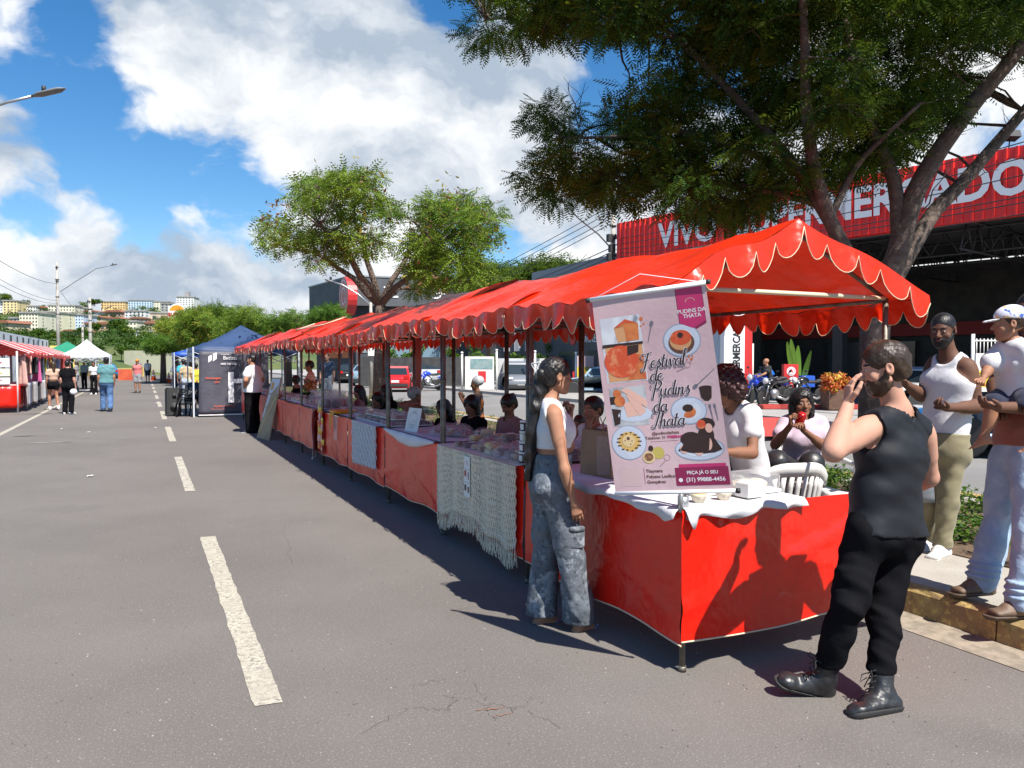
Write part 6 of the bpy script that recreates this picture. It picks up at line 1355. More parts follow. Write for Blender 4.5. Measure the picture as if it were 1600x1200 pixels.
# --- white cloth on the near counters
def tablecloth(name,label,x0,x1,y0,y1,z,drop_x=0,m=M_WCLOTH,seed=0,group=None,ragged=.02,front=-1,droop=.06):
 rnd = random.Random(seed); ph = rnd.uniform(0,6); mb = MB()
 def f(a,b):
  x,y = lerp(x0,x1,a),lerp(y0,y1,b); return (x,y,z + .004 * math.sin(14 * x + ph) * math.sin(11 * y))
 mb.grid(14,14,f); o = mb.build(name,m); return tag(o,label,'tablecloth',group)
rnd = random.Random(8); mb = MB(); ph = 1.0
def hang(t): return .016 + .018 * math.sin(t * 5.5) ** 2 + .07 * math.exp(-((t - .04) / .035) ** 2) + .035 * math.exp(-((t - .42) / .12) ** 2)
NU = 60
xs0,xs1,yk = SX0 - .03,SX0 + .80,SY0
rows = []
for k in range(NU + 1):
 t = k / NU; x = lerp(xs0,xs1,t); h_ = hang(t); cut = 1 if t < .75 else 1
 rows.append([(x,yk + .50 - .03 * math.sin(9 * t),TZ + .003),(x,yk + .25,TZ + .003 + .004 * math.sin(20 * t)),(x,yk - .052,TZ + .004 + .003 * math.sin(31 * t)),(x,yk - .070 - .01 * math.sin(25 * t),TZ - .012),(x,yk - .076 - .016 * math.sin(25 * t + 1),TZ - .012 - h_)])
vs = [p for r_ in rows for p in r_]; fs = [(i * 5 + j,i * 5 + j + 1,(i + 1) * 5 + j + 1,(i + 1) * 5 + j) for i in range(NU) for j in range(4)]; mb.add(vs,fs,True)
rows = []
for k in range(NU + 1):
 t = k / NU; y = lerp(yk - .03,yk + 1.70,t); h_ = .018 + .018 * math.sin(t * 9) ** 2 + .04 * math.exp(-((t - .05) / .05) ** 2)
 rows.append([(SX0 + .58,y,TZ + .0045),(SX0 + .3,y,TZ + .0045 + .003 * math.sin(30 * t)),(SX0 - .050,y,TZ + .006),(SX0 - .070 - .008 * math.sin(40 * t),y,TZ - .012),(SX0 - .076 - .012 * math.sin(40 * t + 1),y,TZ - .012 - h_)])
vs = [p for r_ in rows for p in r_]; mb.add(vs,[tuple(reversed(q)) for q in fs],True); tag(mb.build('tablecloth',M_WCLOTH,solid=.0015),'crumpled white cloth covering the corner counter of the nearest stall','tablecloth')
M_CRO = mat('crochet_yarn',(.82,.73,.58),.95,bump=(160,.6,3,.002),noise=(30,(.68,.59,.45),.45,.6)); M_LACE = mat('lace',(.62,.62,.64),.9,bump=(120,.5,3,.002))
mb = MB(); rnd = random.Random(12); y0,y1 = SY0 + SL + .05,SY0 + SL * 2 - .08; n = 112; xf = SX0 - .078
tops = TZ - .006
mb.grid(20,2,lambda a,b: (lerp(SX0 + .34,xf,b),lerp(y0,y1,a),TZ + .006 if b < 1 else TZ - .004))
for k in range(n):
 t = k / (n - 1); y = lerp(y0,y1,t); open_ = (k % 13 in (5,9)); ln = .62 + .055 * math.sin(t * 7 + .6) + .02 * math.sin(t * 23); pts = []; m_ = 34
 for q in range(m_ + 1): s = q / m_; pts.append((xf - .010 * math.sin(s * 40 + (k % 2) * 3.14) * .5 - .006 * math.sin(t * 30),y + .0042 * math.sin(s * 90 + (k % 2) * 3.14),tops - ln * s * .93))
 mb.tube(pts,.0078 if not open_ else .0045,5,cap=False)
 for g in range(3): e = V(pts[-1]); mb.tube([e,e + V((rnd.uniform(-.008,.008),rnd.uniform(-.012,.012),-.05)),e + V((rnd.uniform(-.012,.012),rnd.uniform(-.022,.022),-.10 - rnd.uniform(0,.05)))],.003,4,cap=False)
for s in np.linspace(.01,.60,30): mb.tube([(xf - .0035,lerp(y0,y1,q / 20),tops - s) for q in range(21)],.0034,4,cap=False)
tag(mb.build('crochet_cloth',M_CRO),'long cream crochet cloth with fringe hanging on the second stall','cloth')
mb = MB(); y0,y1 = SY0 + SL * 3 + .22,SY0 + SL * 3 + 1.34; xf = SX0 - .080; rnd = random.Random(2)
mb.grid(12,2,lambda a,b: (lerp(SX0 + .25,xf,b),lerp(y0,y1,a),TZ + .006 if b < 1 else TZ))
for k in range(46):
 t = k / 45; y = lerp(y0,y1,t); ln = .50 + .05 * t + .012 * math.sin(k * 1.9); mb.tube([(xf - .006 * math.sin(s * .9 + k),y + .007 * math.sin(s * 1.57 + (k % 2) * 3.14),TZ - ln * s / 26) for s in range(27)],.0062,4,cap=False)
for r_ in range(26): z = TZ - .02 * r_; mb.tube([(xf - .003,lerp(y0,y1,q / 24),z - .006 * abs(math.sin(q * 1.3 + r_))) for q in range(25)],.0052 if r_ % 4 else .008,4,cap=False)
tag(mb.build('lace_cloth',M_LACE),'short white lace cloth hanging on the fourth stall','cloth')
for i in range(1,10):
 tablecloth('tablecloth',['white cloth beneath the packed cheeses on the second counter','white cloth drooping over the third counter behind the drawn card','pale cloth on the fourth counter under snack trays','cloth under the orange tray on the fifth counter','white cloth on the sixth counter beside plastic bag bundles','pale cloth on the seventh counter','pale cloth on the eighth counter','pale cloth on the ninth counter','pale cloth on the tenth counter'][i - 1],SX0 - .0,SX0 + .60,SY0 + SL * i + .04,SY0 + SL * i + 1.70,TZ + .001,seed=i)
mb = MB(); y0,y1 = SY0 + SL * 2 + .03,SY0 + SL * 2 + 1.70
mb.grid(24,6,lambda a,b: (SX0 - .062 - .02 * math.sin(b * 3.14) - .004 * math.sin(a * 30),lerp(y0,y1,a),TZ + .012 - b * (.03 + .10 * math.sin(math.pi * a) ** 1.2))); tag(mb.build('cloth_edge',M_WCLOTH,solid=.002),'white cloth edge sagging in a curve over the third stall skirt','cloth')
# ------------------------------------------------------------------ the festival banner on its pole
BTL,BTR,BBL,BBR = P(925,470,3.84),P(1102,443,3.58),P(962,771,3.86),P(1146,767,3.59)
bn_c = (BTL + BTR + BBL + BBR) / 4; bn_root_loc = V((SX0,SY0,TZ)); BN = empty('advertising_banner',bn_root_loc,0,'pink pudding festival banner with brown script lettering tied to the corner pole','banner')
bnn = ((BTR - BTL).cross(BBL - BTL)).normalized(); bnn = bnn if bnn.dot(CAM - bn_c) > 0 else -bnn
BW,BH = (BTR - BTL).length,(BBL - BTL).length
def bf(x,y,t=0.0):   # x right 0..1, y down 0..1
 p = (BTL.lerp(BTR,x)).lerp(BBL.lerp(BBR,x),y); bow = .006 * math.sin(math.pi * y) * math.sin(4.5 * x + 2 * y) + .003 * math.sin(7 * y + 3 * x) - .012 * math.sin(math.pi * x) * math.sin(math.pi * y)
 return p + bnn * (bow + t) - bn_root_loc
M_BPINK = mat('banner_pink',(.62,.43,.45),.42,noise=[(2.2,(.54,.36,.39),.4,.65)],bump=(9,.25,3,.01)); mb = MB()
mb.grid(30,50,lambda a,b: bf(a,1 - b,0)); mb.grid(16,26,lambda a,b: bf(1 - a,1 - b,-.003)); mb.build('print_sheet',M_BPINK,BN)
mb = MB(); mb.tube([bf(-.015,-.005,0),bf(1.01,-.005,0)],.012,10); mb.build('top_rod',M_LET,BN); mb = MB(); mb.tube([bf(-.005,1.0,0),bf(1.02,1.0,0)],.010,10); mb.build('bottom_rod',M_LET,BN)
mb = MB();
for q in ((-.035,-.005),(1.03,-.006),(1.04,1.0)): mb.tube([bf(q[0] - .018,q[1],0),bf(q[0] + .012,q[1],0)],.0125,10)
mb.build('end_cap',M_BLK,BN)
mb = MB(); mb.tube([bf(.0,-.005,0),P(1000,428,3.9) - bn_root_loc,bf(1.0,-.005,0)],.0018,4); mb.build('hanging_cord',M_LET,BN)
mb = MB(); mb.tube([P(1064,800,3.93) - bn_root_loc,P(1064,764,3.92) - bn_root_loc],.014,8); mb.tube([P(1064,790,3.94) - bn_root_loc,P(1040,440,4.03) - bn_root_loc],.010,8); mb.build('pole',M_STEEL,BN)
def flat_mat(n,c): return mat('print_' + n,c,.45)
def bcirc(mb,x,y,r,t,n=26,ry=None,rot=0.0,a0_=0,a1_=6.2832):
 ry = r if ry is None else ry; c,s_ = math.cos(rot),math.sin(rot); pts = []
 for k in range(n): a = a0_ + (a1_ - a0_) * k / n; dx,dy = r * math.cos(a),ry * math.sin(a); pts.append(bf(x + (dx * c - dy * s_) / BW,y + (dx * s_ + dy * c) / BH,t))
 mb.poly(pts[::-1])
def bpoly(mb,pts,t): mb.poly([bf(x,y,t) for x,y in pts][::-1])
def brect(mb,x0,y0,x1,y1,t,r_=.0,nx=4,ny=6):
 for i in range(nx):
  for j in range(ny): bpoly(mb,[(lerp(x0,x1,i / nx),lerp(y0,y1,j / ny)),(lerp(x0,x1,(i + 1) / nx),lerp(y0,y1,j / ny)),(lerp(x0,x1,(i + 1) / nx),lerp(y0,y1,(j + 1) / ny)),(lerp(x0,x1,i / nx),lerp(y0,y1,(j + 1) / ny))],t)
def layer(nm,m,fn): mb = MB(); fn(mb); mb.build(nm,m,BN)
T1,T2,T3,T4,T5,T6 = .0004,.0008,.0012,.0016,.0020,.0024
F_MARB = mat('print_marble',(.55,.55,.60),.45,noise=(14,(.22,.23,.28),.5,.62),wave=(6,(.66,.66,.70),'X',9)); F_ORG = mat('print_pudding',(.62,.20,.06),.4,noise=(18,(.50,.10,.04),.4,.65)); F_ORL = flat_mat('pudding_side',(.60,.30,.14)); F_RED = mat('print_caramel',(.60,.08,.03),.4,noise=(30,(.70,.25,.12),.5,.7)); F_DRK = flat_mat('chocolate',(.035,.015,.014)); F_PLATE = flat_mat('plate',(.52,.56,.66)); F_RIMP = flat_mat('plate_rim',(.30,.33,.42)); F_MAG = flat_mat('magenta',(.50,.03,.14)); F_MAGD = flat_mat('maroon',(.24,.015,.07)); F_CRE = flat_mat('cream',(.68,.50,.26)); F_PEACH = flat_mat('peach',(.72,.42,.34)); F_BRN = flat_mat('brown',(.12,.05,.035)); F_WH = flat_mat('white',(.74,.70,.72)); F_PALE = flat_mat('pale',(.60,.42,.42)); F_GRN = flat_mat('fruit',(.50,.40,.10))
layer('ribbon',F_MAGD,lambda mb: bpoly(mb,[(.74,.0),(.965,.0),(.965,.185),(.85,.215),(.74,.185)],T1)); layer('ribbon',F_MAG,lambda mb: bpoly(mb,[(.745,.0),(.96,.0),(.96,.172),(.85,.203),(.745,.172)],T2))
layer('photo_panel',F_MARB,lambda mb: brect(mb,.05,.10,.41,.43,T1)); layer('photo_pudding',F_ORL,lambda mb: (bpoly(mb,[(.17,.155),(.39,.145),(.38,.225),(.19,.228)],T2),brect(mb,.07,.245,.40,.425,T2)))
layer('photo_pudding',F_ORG,lambda mb: (bpoly(mb,[(.17,.155),(.28,.118),(.39,.145),(.28,.150)],T3),bpoly(mb,[(.26,.15),(.39,.145),(.38,.225),(.27,.227)],T3),bpoly(mb,[(.25,.29),(.40,.30),(.40,.425),(.24,.42)],T3)))
layer('photo_caramel',F_RED,lambda mb: (bcirc(mb,.20,.325,.085,T4,ry=.080),bpoly(mb,[(.17,.153),(.28,.115),(.39,.143),(.28,.134)],T4))); layer('photo_shadow',F_DRK,lambda mb: (bpoly(mb,[(.05,.232),(.41,.235),(.41,.247),(.05,.248)],T5),bpoly(mb,[(.27,.25),(.37,.25),(.36,.285),(.26,.30)],T5)))
layer('photo_panel',mat('print_kitchen',(.50,.50,.52),.45,noise=(8,(.30,.30,.33),.45,.6)),lambda mb: brect(mb,.055,.455,.375,.655,T1)); layer('photo_shadow',F_DRK,lambda mb: (brect(mb,.055,.50,.12,.54,T2),bpoly(mb,[(.06,.56),(.14,.57),(.12,.64),(.07,.65)],T2)))
layer('photo_plate',F_PLATE,lambda mb: bcirc(mb,.26,.60,.085,T2,ry=.035)); layer('photo_slices',F_PEACH,lambda mb: (bpoly(mb,[(.20,.50),(.26,.49),(.36,.585),(.30,.61)],T3),bpoly(mb,[(.16,.47),(.22,.46),(.375,.53),(.37,.57)],T3),bpoly(mb,[(.17,.54),(.23,.53),(.29,.605),(.19,.61)],T3))); layer('photo_fruit',F_ORG,lambda mb: (bcirc(mb,.125,.485,.020,T4),bcirc(mb,.14,.525,.027,T4)))
layer('photo_plate',F_RIMP,lambda mb: bcirc(mb,.175,.740,.088,T1)); layer('photo_plate',F_PLATE,lambda mb: bcirc(mb,.175,.740,.083,T2)); layer('photo_pudding',mat('print_banana',(.66,.42,.14),.4,noise=(40,(.5,.25,.08),.5,.7)),lambda mb: (bcirc(mb,.178,.735,.055,T3,ry=.050),))
layer('photo_crumbs',F_DRK,lambda mb: ([bcirc(mb,.178 + (.046 + .007 * (k % 3)) * math.cos(k * .45) / BW,.735 + (.042 + .005 * (k % 2)) * math.sin(k * .45) / BH,.0038,T4,6) for k in range(42)],bcirc(mb,.175,.715,.009,T4)))
layer('photo_custard',F_CRE,lambda mb: bcirc(mb,.175,.730,.031,T5)); layer('photo_custard_dot',F_BRN,lambda mb: (bcirc(mb,.175,.718,.008,T6),bcirc(mb,.145,.728,.003,T6),bcirc(mb,.205,.732,.003,T6),bcirc(mb,.19,.748,.003,T6)))
def plate(x,y,r,ry): layer('plate',F_RIMP,lambda mb: bcirc(mb,x,y,r + .006,T1,ry=ry + .006)); layer('plate',F_PLATE,lambda mb: bcirc(mb,x,y,r,T2,ry=ry)); layer('plate_well',flat_mat('plate_well',(.60,.63,.70)),lambda mb: bcirc(mb,x,y,r * .72,T3,ry=ry * .72))
plate(.74,.255,.085,.075); layer('pudding',F_BRN,lambda mb: bcirc(mb,.735,.265,.062,T4,ry=.054)); layer('pudding',F_ORL,lambda mb: bcirc(mb,.73,.255,.052,T5,ry=.046)); layer('pudding_top',F_RED,lambda mb: bcirc(mb,.735,.240,.050,T6,ry=.036)); layer('pudding_hole',F_DRK,lambda mb: bcirc(mb,.735,.228,.013,T6 + .001))
plate(.72,.600,.082,.062); layer('pudding',F_ORG,lambda mb: bcirc(mb,.715,.607,.037,T4,ry=.028)); layer('pudding_top',F_DRK,lambda mb: bcirc(mb,.715,.587,.026,T5,ry=.018))
plate(.77,.790,.112,.052)
layer('chocolate_cake',F_DRK,lambda mb: (bcirc(mb,0.710,0.740,.05,T4,ry=.035),bcirc(mb,0.840,0.725,.038,T4,ry=.045),bpoly(mb,[(.59,.795),(.69,.725),(.89,.725),(.96,.795),(.89,.81),(.77,.815)],T4),bcirc(mb,0.850,0.670,.042,T4,ry=.03))); layer('cake_slices',F_PEACH,lambda mb: (bcirc(mb,0.645,0.787,.020,T5,ry=.022),bcirc(mb,0.765,0.798,.022,T5,ry=.024),bcirc(mb,0.850,0.765,.018,T5,ry=.032),bcirc(mb,0.870,0.690,.017,T5,ry=.022))); layer('strawberry',F_RED,lambda mb: bcirc(mb,0.810,0.670,.021,T6,ry=.022))
layer('fruit',F_GRN,lambda mb: bcirc(mb,.42,.800,.030,T2)); layer('fruit_half',F_CRE,lambda mb: bcirc(mb,.335,.820,.030,T3)); layer('fruit_seeds',mat('print_seeds',(.20,.09,.05),.4,noise=(60,(.45,.25,.10),.5,.6)),lambda mb: bcirc(mb,.335,.818,.022,T4,ry=.020)); layer('fruit_leaf',F_DRK,lambda mb: bcirc(mb,.36,.775,.012,T4,ry=.014))
layer('cup',F_DRK,lambda mb: (bpoly(mb,[(.83,.493),(.935,.493),(.925,.545),(.895,.560),(.865,.558),(.838,.54)],T2),bcirc(mb,.882,.493,.031,T2,ry=.009))); layer('cup_saucer',F_PALE,lambda mb: bcirc(mb,.89,.567,.034,T1,ry=.009))
def spoon(x0,y0,x1,y1,r): layer('spoon',flat_mat('spoon',(.16,.15,.19)),lambda mb: (bcirc(mb,x0,y0,r,T2,ry=r * .62,rot=math.atan2((y1 - y0) * BH,(x1 - x0) * BW)),bpoly(mb,[(x0 - .004,y0),(x0 + .006,y0),(x1 + .003,y1),(x1 - .002,y1)],T3)))
spoon(.505,.155,.455,.245,.015); spoon(.80,.485,.98,.405,.015); spoon(.90,.585,.915,.655,.010); spoon(.94,.585,.955,.655,.010)
def ring_spoon(x0,y0,x1,y1): layer('spoon_outline',flat_mat('outline',(.38,.24,.27)),lambda mb: [bpoly(mb,[(x0 + r_ * math.cos(a) / BW,y0 + r_ * math.sin(a) / BH) for a,r_ in ((k * .5236,.016),((k + 1) * .5236,.016),((k + 1) * .5236,.0135),(k * .5236,.0135))],T2) for k in range(12)] + [bpoly(mb,[(x0 - .012,y0 + .010),(x0 - .006,y0 + .013),(x1 + .006,y1),(x1,y1 - .004)],T2)])
ring_spoon(.76,.375,.66,.405); ring_spoon(.49,.825,.42,.87)
layer('caramel_dots',F_ORG,lambda mb: [bcirc(mb,x,y,r_,T2,8) for x,y,r_ in [(.42,.125,.010),(.44,.15,.005),(.41,.16,.005),(.78,.335,.006),(.80,.35,.007),(.76,.35,.004),(.81,.335,.004),(.785,.365,.004)]])
layer('label_box',F_MAG,lambda mb: (brect(mb,.58,.862,.97,.885,T1),)); layer('label_box',F_MAGD,lambda mb: brect(mb,.585,.945,1.0,1.0 - .03,T2) if False else brect(mb,.545,.878,.985,.968,T1 + .0005))
layer('divider',F_MAGD,lambda mb: brect(mb,.275,.875,.279,.955,T1)); layer('code_patch',F_PALE,lambda mb: brect(mb,.065,.870,.245,.965,T1)); layer('divider',F_MAGD,lambda mb: brect(mb,.36,.742,.60,.7435,T1))
def btext(s_,x,y,size,m,t=T3,**k): mb = MB(); add_text(mb,s_,lambda a,b: bf(x + a / BW,y - b / BH,t),size,(0,0),**k); mb.build('lettering',m,BN)
btext('PUDINS DA',.855,.118,.026,F_WH,bold=.02); btext('THATA',.855,.142,.026,F_WH,bold=.02); layer('ribbon_emblem',F_PEACH,lambda mb: [bpoly(mb,[(.855 + r_ * math.cos(a) / BW,.075 + r_ * .8 * math.sin(a) / BH) for a,r_ in ((math.pi + k * .39,.024),(math.pi + (k + 1) * .39,.024),(math.pi + (k + 1) * .39,.021),(math.pi + k * .39,.021))],T3) for k in range(8)])
btext('@pudinsdathata',.50,.702,.020,F_BRN,bold=.015); btext('Telefone: 31',.50,.724,.020,F_BRN,align='RIGHT',bold=.015); btext(' 998884456',.50,.724,.020,F_MAG,align='LEFT',bold=.03)
btext('Thaynara',.295,.890,.022,F_BRN,align='LEFT',bold=.02); btext('Polyane Leofico',.295,.918,.022,F_BRN,align='LEFT',bold=.02); btext('Gonçalves',.295,.945,.022,F_BRN,align='LEFT',bold=.02)
btext('PEÇA JÁ O SEU',.77,.905,.022,F_WH,bold=.02); btext('(31) 99888-4456',.79,.940,.027,F_WH,bold=.02); layer('phone_emblem',F_WH,lambda mb: bcirc(mb,.585,.940,.010,T3))
GL = {
 'a': (1.05,[[(.85,.88),(.5,1.0),(.16,.65),(.15,.2),(.4,0),(.7,.25),(.88,.95)],[(.88,.95),(.82,.3),(.95,.02),(1.2,.3)]]),
 'd': (1.05,[[(.85,.88),(.5,1.0),(.16,.65),(.15,.2),(.4,0),(.7,.25),(.9,.95)],[(1.1,2.1),(.9,.9),(.85,.25),(.98,.02),(1.2,.3)]]),
 'e': (.85,[[(.05,.4),(.5,.58),(.75,.82),(.55,1.03),(.22,.75),(.15,.25),(.42,0),(1.0,.35)]]),
 'h': (1.0,[[(-.1,.35),(.35,1.3),(.6,2.05),(.42,2.2),(.27,1.3),(.15,0)],[(.18,.4),(.5,.95),(.72,.85),(.7,.2),(.82,0),(1.08,.3)]]),
 'i': (.5,[[(.25,1),(.15,.2),(.3,0),(.6,.3)],[(.36,1.42),(.34,1.52)]]),
 'l': (.55,[[(-.05,.35),(.4,1.3),(.62,2.1),(.42,2.25),(.24,1.3),(.18,.2),(.35,0),(.65,.3)]]),
 'n': (1.0,[[(.15,1),(.08,0)],[(.12,.4),(.42,.96),(.68,.86),(.64,.2),(.78,0),(1.05,.3)]]),
 's': (.75,[[(-.05,.3),(.3,.85),(.48,1.15),(.42,.85),(.66,.42),(.48,.03),(.12,.08)],]),
 't': (.6,[[(.42,1.75),(.2,.3),(.34,0),(.7,.3)],[(.02,1.12),(.7,1.2)]]),
 'u': (1.05,[[(.15,1),(.1,.25),(.32,0),(.62,.3),(.82,1)],[(.82,1),(.72,.2),(.86,0),(1.15,.3)]]),
 'v': (.9,[[(.05,.85),(.22,.98),(.36,.03),(.62,.3),(.85,.95),(.75,1.05),(1.0,.9)]]),
 'F': (1.5,[[(.35,1.35),(.0,1.6),(.15,2.05),(.8,2.1),(1.7,2.3)],[(1.15,2.15),(.9,1.0),(.62,-.2),(.25,-.45),(.12,-.1),(.4,.05)],[(.45,1.05),(1.35,1.2)]]),
 'P': (1.45,[[(.85,2.1),(.62,.9),(.42,-.3)],[(.2,1.2),(.0,1.65),(.35,2.15),(1.1,2.3),(1.55,1.85),(1.25,1.2),(.65,1.0)]]),
 'T': (1.25,[[(.35,1.5),(.05,1.7),(.2,2.1),(.9,2.1),(1.8,2.3)],[(1.15,2.15),(.9,1.0),(.66,.05),(.3,-.12),(.12,.15),(.3,.3)]]),
}
def crom(pts,n=6):
 out = []; pts = [pts[0]] + pts + [pts[-1]]
 for i in range(1,len(pts) - 2):
  p0,p1,p2,p3 = [np.array(p) for p in pts[i - 1:i + 3]]
  for k in range(n): t = k / n; out.append(.5 * (2 * p1 + (p2 - p0) * t + (2 * p0 - 5 * p1 + 4 * p2 - p3) * t * t + (3 * p1 - p0 - 3 * p2 + p3) * t ** 3))
 out.append(np.array(pts[-2])); return out
def script_word(word,xc,yb,xh,m,wmul,t,name='lettering'):
 tot = sum(GL[c][0] for c in word) * 1.0; x = -tot / 2; mb = MB()
 for c in word:
  adv,strokes = GL[c]
  for st in strokes:
   pts = crom([(px + .18 * py,py) for px,py in st],6); n = len(pts)
   for i in range(n - 1):
    a,b = pts[i],pts[i + 1]; d_ = b - a; ln = np.linalg.norm(d_) + 1e-9; down = max(0,-d_[1] / ln); w = (.042 + .085 * down) * wmul + (wmul - 1) * .03; d_ = d_ / ln; nn = np.array([-d_[1],d_[0]]) * w; ex = d_ * w * .35
    q = [a - nn - ex,b - nn + ex,b + nn + ex,a + nn - ex]; mb.poly([bf(xc + (x + p[0]) * xh / BW,yb - p[1] * xh / BH,t + .000004 * i) for p in q])
  x += adv * 1.0
 mb.build(name,m,BN)
F_SCR = flat_mat('script',(.045,.015,.022))
for (w_,x,y,xh) in [('Festival',.57,.372,.033),('de',.50,.438,.033),('Pudins',.60,.515,.033),('da',.50,.592,.033),('Thata',.55,.668,.033)]:
 script_word(w_,x - .02,y,xh,F_WH,1.55,T6 + .0006,'lettering_outline'); script_word(w_,x - .02,y,xh,F_SCR,1.0,T6 + .0013)
# ------------------------------------------------------------------ goods on the counters
M_CLEAR = mat('clear_plastic',(.75,.75,.76),.12,glass=.0,alpha=.22,spec=.8); M_CLEAR2 = mat('film_wrap',(.70,.66,.66),.12,alpha=.20,spec=.8,bump=(50,.8,4,.01)); M_KRAFT = mat('kraft_paper',(.36,.22,.13),.85,noise=(6,(.29,.17,.10),.4,.65),bump=[(12,.5,3,.015),(60,.3,3,.003)])
food = dict(cheese=(.72,.52,.16),pale=(.62,.48,.30),pink=(.55,.25,.24),brown=(.16,.07,.04),choc=(.05,.02,.018),cream=(.66,.58,.45),red=(.42,.05,.04),plum=(.13,.04,.06),orange=(.70,.30,.05)); FM = {k: mat('food_' + k,v,.55,noise=(30,tuple(q * .7 for q in v),.45,.65),bump=(60,.5,3,.003)) for k,v in food.items()}; M_LABELW = mat('paper_label',(.74,.73,.70),.7)
CACHE = {}
def proto(key,maker,name,loc,rz,label,cat,group,sc=1.0):
 if key not in CACHE:
  r_ = maker(); CACHE[key] = r_
 else: r_ = copy_tree(CACHE[key])
 r_.location = loc; r_.rotation_euler = (0,0,rz); r_.scale = (sc,sc,sc); tag(r_,label,cat,group); return r_
def mk_pack(fm,w=.13,d=.09,h_=.045):
 def m():
  r_ = empty('food_pack',(0,0,0)); mb = MB(); mb.box((0,0,h_ / 2),(w * .9,d * .88,h_ * .9)); mb.build('food',FM[fm],r_,bevel=.012); mb = MB(); mb.box((0,0,h_ / 2 + .001),(w,d,h_ * 1.03)); mb.build('film',M_CLEAR2,r_,bevel=.008); mb = MB(); mb.box((w * .12,0,h_ * 1.05),(w * .42,d * .5,.002)); mb.build('label',M_LABELW,r_); return r_
 return m
def mk_tub(fm,r=.042,h_=.075):
 def m():
  q = empty('jar',(0,0,0)); mb = MB(); mb.lathe((0,0,0),[(r * .86,0),(r,h_ * .9)],16); mb.build('contents',FM[fm],q); mb = MB(); mb.lathe((0,0,h_ * .9),[(r * 1.06,0),(r * 1.08,.004),(r * 1.08,.012),(r * 1.0,.014)],16); mb.build('lid',M_LABELW,q); mb = MB()
  n = 7; vs = []
  for k in range(n): a = math.pi - .7 + 1.4 * k / (n - 1); vs += [(r * .97 * math.cos(a),r * .97 * math.sin(a),h_ * .18),(r * 1.03 * math.cos(a),r * 1.03 * math.sin(a),h_ * .75)]
  mb.add(vs,[(2 * k,2 * k + 2,2 * k + 3,2 * k + 1) for k in range(n - 1)],True); mb.build('label',M_LABELW,q); return q
 return m
def mk_bag(fm):
 def m():
  q = empty('snack_bag',(0,0,0)); rnd = random.Random(hash(fm) % 97 if False else len(fm)); mb = MB()
  for k in range(14): mb.ell((rnd.uniform(-.05,.05),rnd.uniform(-.04,.04),rnd.uniform(.015,.05)),(.018,.014,.011),7,5)
  mb.build('snacks',FM[fm],q); mb = MB(); mb.grid(10,10,lambda a,b: ((a - .5) * .17,(b - .5) * .13,.006 + .075 * (math.sin(math.pi * a) * math.sin(math.pi * b)) ** .5 + .004 * math.sin(30 * a + 17 * b))); mb.build('film',M_CLEAR2,q); return q
 return m
def mk_tray(fm):
 def m():
  q = empty('dessert_tray',(0,0,0)); mb = MB(); mb.box((0,0,.006),(.24,.17,.012)); mb.build('tray',M_LABELW,q,bevel=.003); mb = MB()
  for a in range(4):
   for b in range(3): mb.ell((-.085 + a * .057,-.05 + b * .05,.03),(.024,.022,.02),8,6)
  mb.build('sweets',FM[fm],q); mb = MB(); mb.box((0,0,.035),(.235,.165,.055)); mb.build('lid',M_CLEAR,q,bevel=.01); return q
 return m
rnd = random.Random(77)
k_ = 0
for r_ in range(5):
 for c in range(9):
  x,y = .06 + r_ * .115 + rnd.uniform(-.012,.012),.10 + c * .165 + rnd.uniform(-.015,.015)
  if c < 3 and r_ < 2: continue
  fm = rnd.choice(['cheese','pale','pink','brown','cream','pale','pink','plum']); n_ = rnd.choice([1,1,2]) if r_ else 1
  for s in range(n_ + (1 if r_ > 1 and rnd.random() < .6 else 0)): proto(('pack',fm),mk_pack(fm),'food_pack',stall_pt(1,x,y,TZ + .004 + s * .047),rnd.uniform(-.4,.4),'film wrapped food pack among the rows on the crochet covered counter','food pack','wrapped food packs on the second counter')
for (x,y,fm,rz) in [(.05,.62,'cheese',.2),(.06,.52,'pink',.5),(.03,.40,'brown',-.3),(.05,.27,'pale',.2),(.16,.30,'cream',.7),(.15,.46,'pale',-.2)]: proto(('bag',fm),mk_bag(fm),'snack_bag',stall_pt(1,x,y,TZ + .01),rz,'crackling clear bag of snacks at the road edge of the crochet covered counter','snack bag','clear snack bags on the second counter',1.35)
for (y,z) in [(.735,0),(.735,.047)]: proto(('cheese',0),mk_pack('cheese',.12,.12,.05),'food_pack',stall_pt(1,.05,y,TZ + .004 + z),.1,'yellow cheese block ' + ('lowest' if z == 0 else 'on top') + ' in the pair at the crochet counter edge','cheese','yellow cheese blocks')
for s in range(4):
 for c in range(2):
  fm = ['choc','brown','plum','cream'][(s + c) % 4]; proto(('tub',fm),mk_tub(fm),'jar',stall_pt(1,.045 + .004 * s,.05 + c * .098,TZ + .004 + s * .078),0,f"{['bottom', 'second', 'third', 'top'][s]} dessert jar of the {'right' if c == 0 else 'left'} stack beside the woman's ponytail",'jar','stacked dessert jars with paper labels')
mb = MB(); mb.ell((0,0,.018),(.022,.022,.018)); tag(mb.build('lemon',mat('lemon',(.80,.60,.03),.4),loc=stall_pt(1,.05,.05,TZ + .004 + 4 * .078 + .004)),'small yellow lemon on top of the jar stack','fruit')
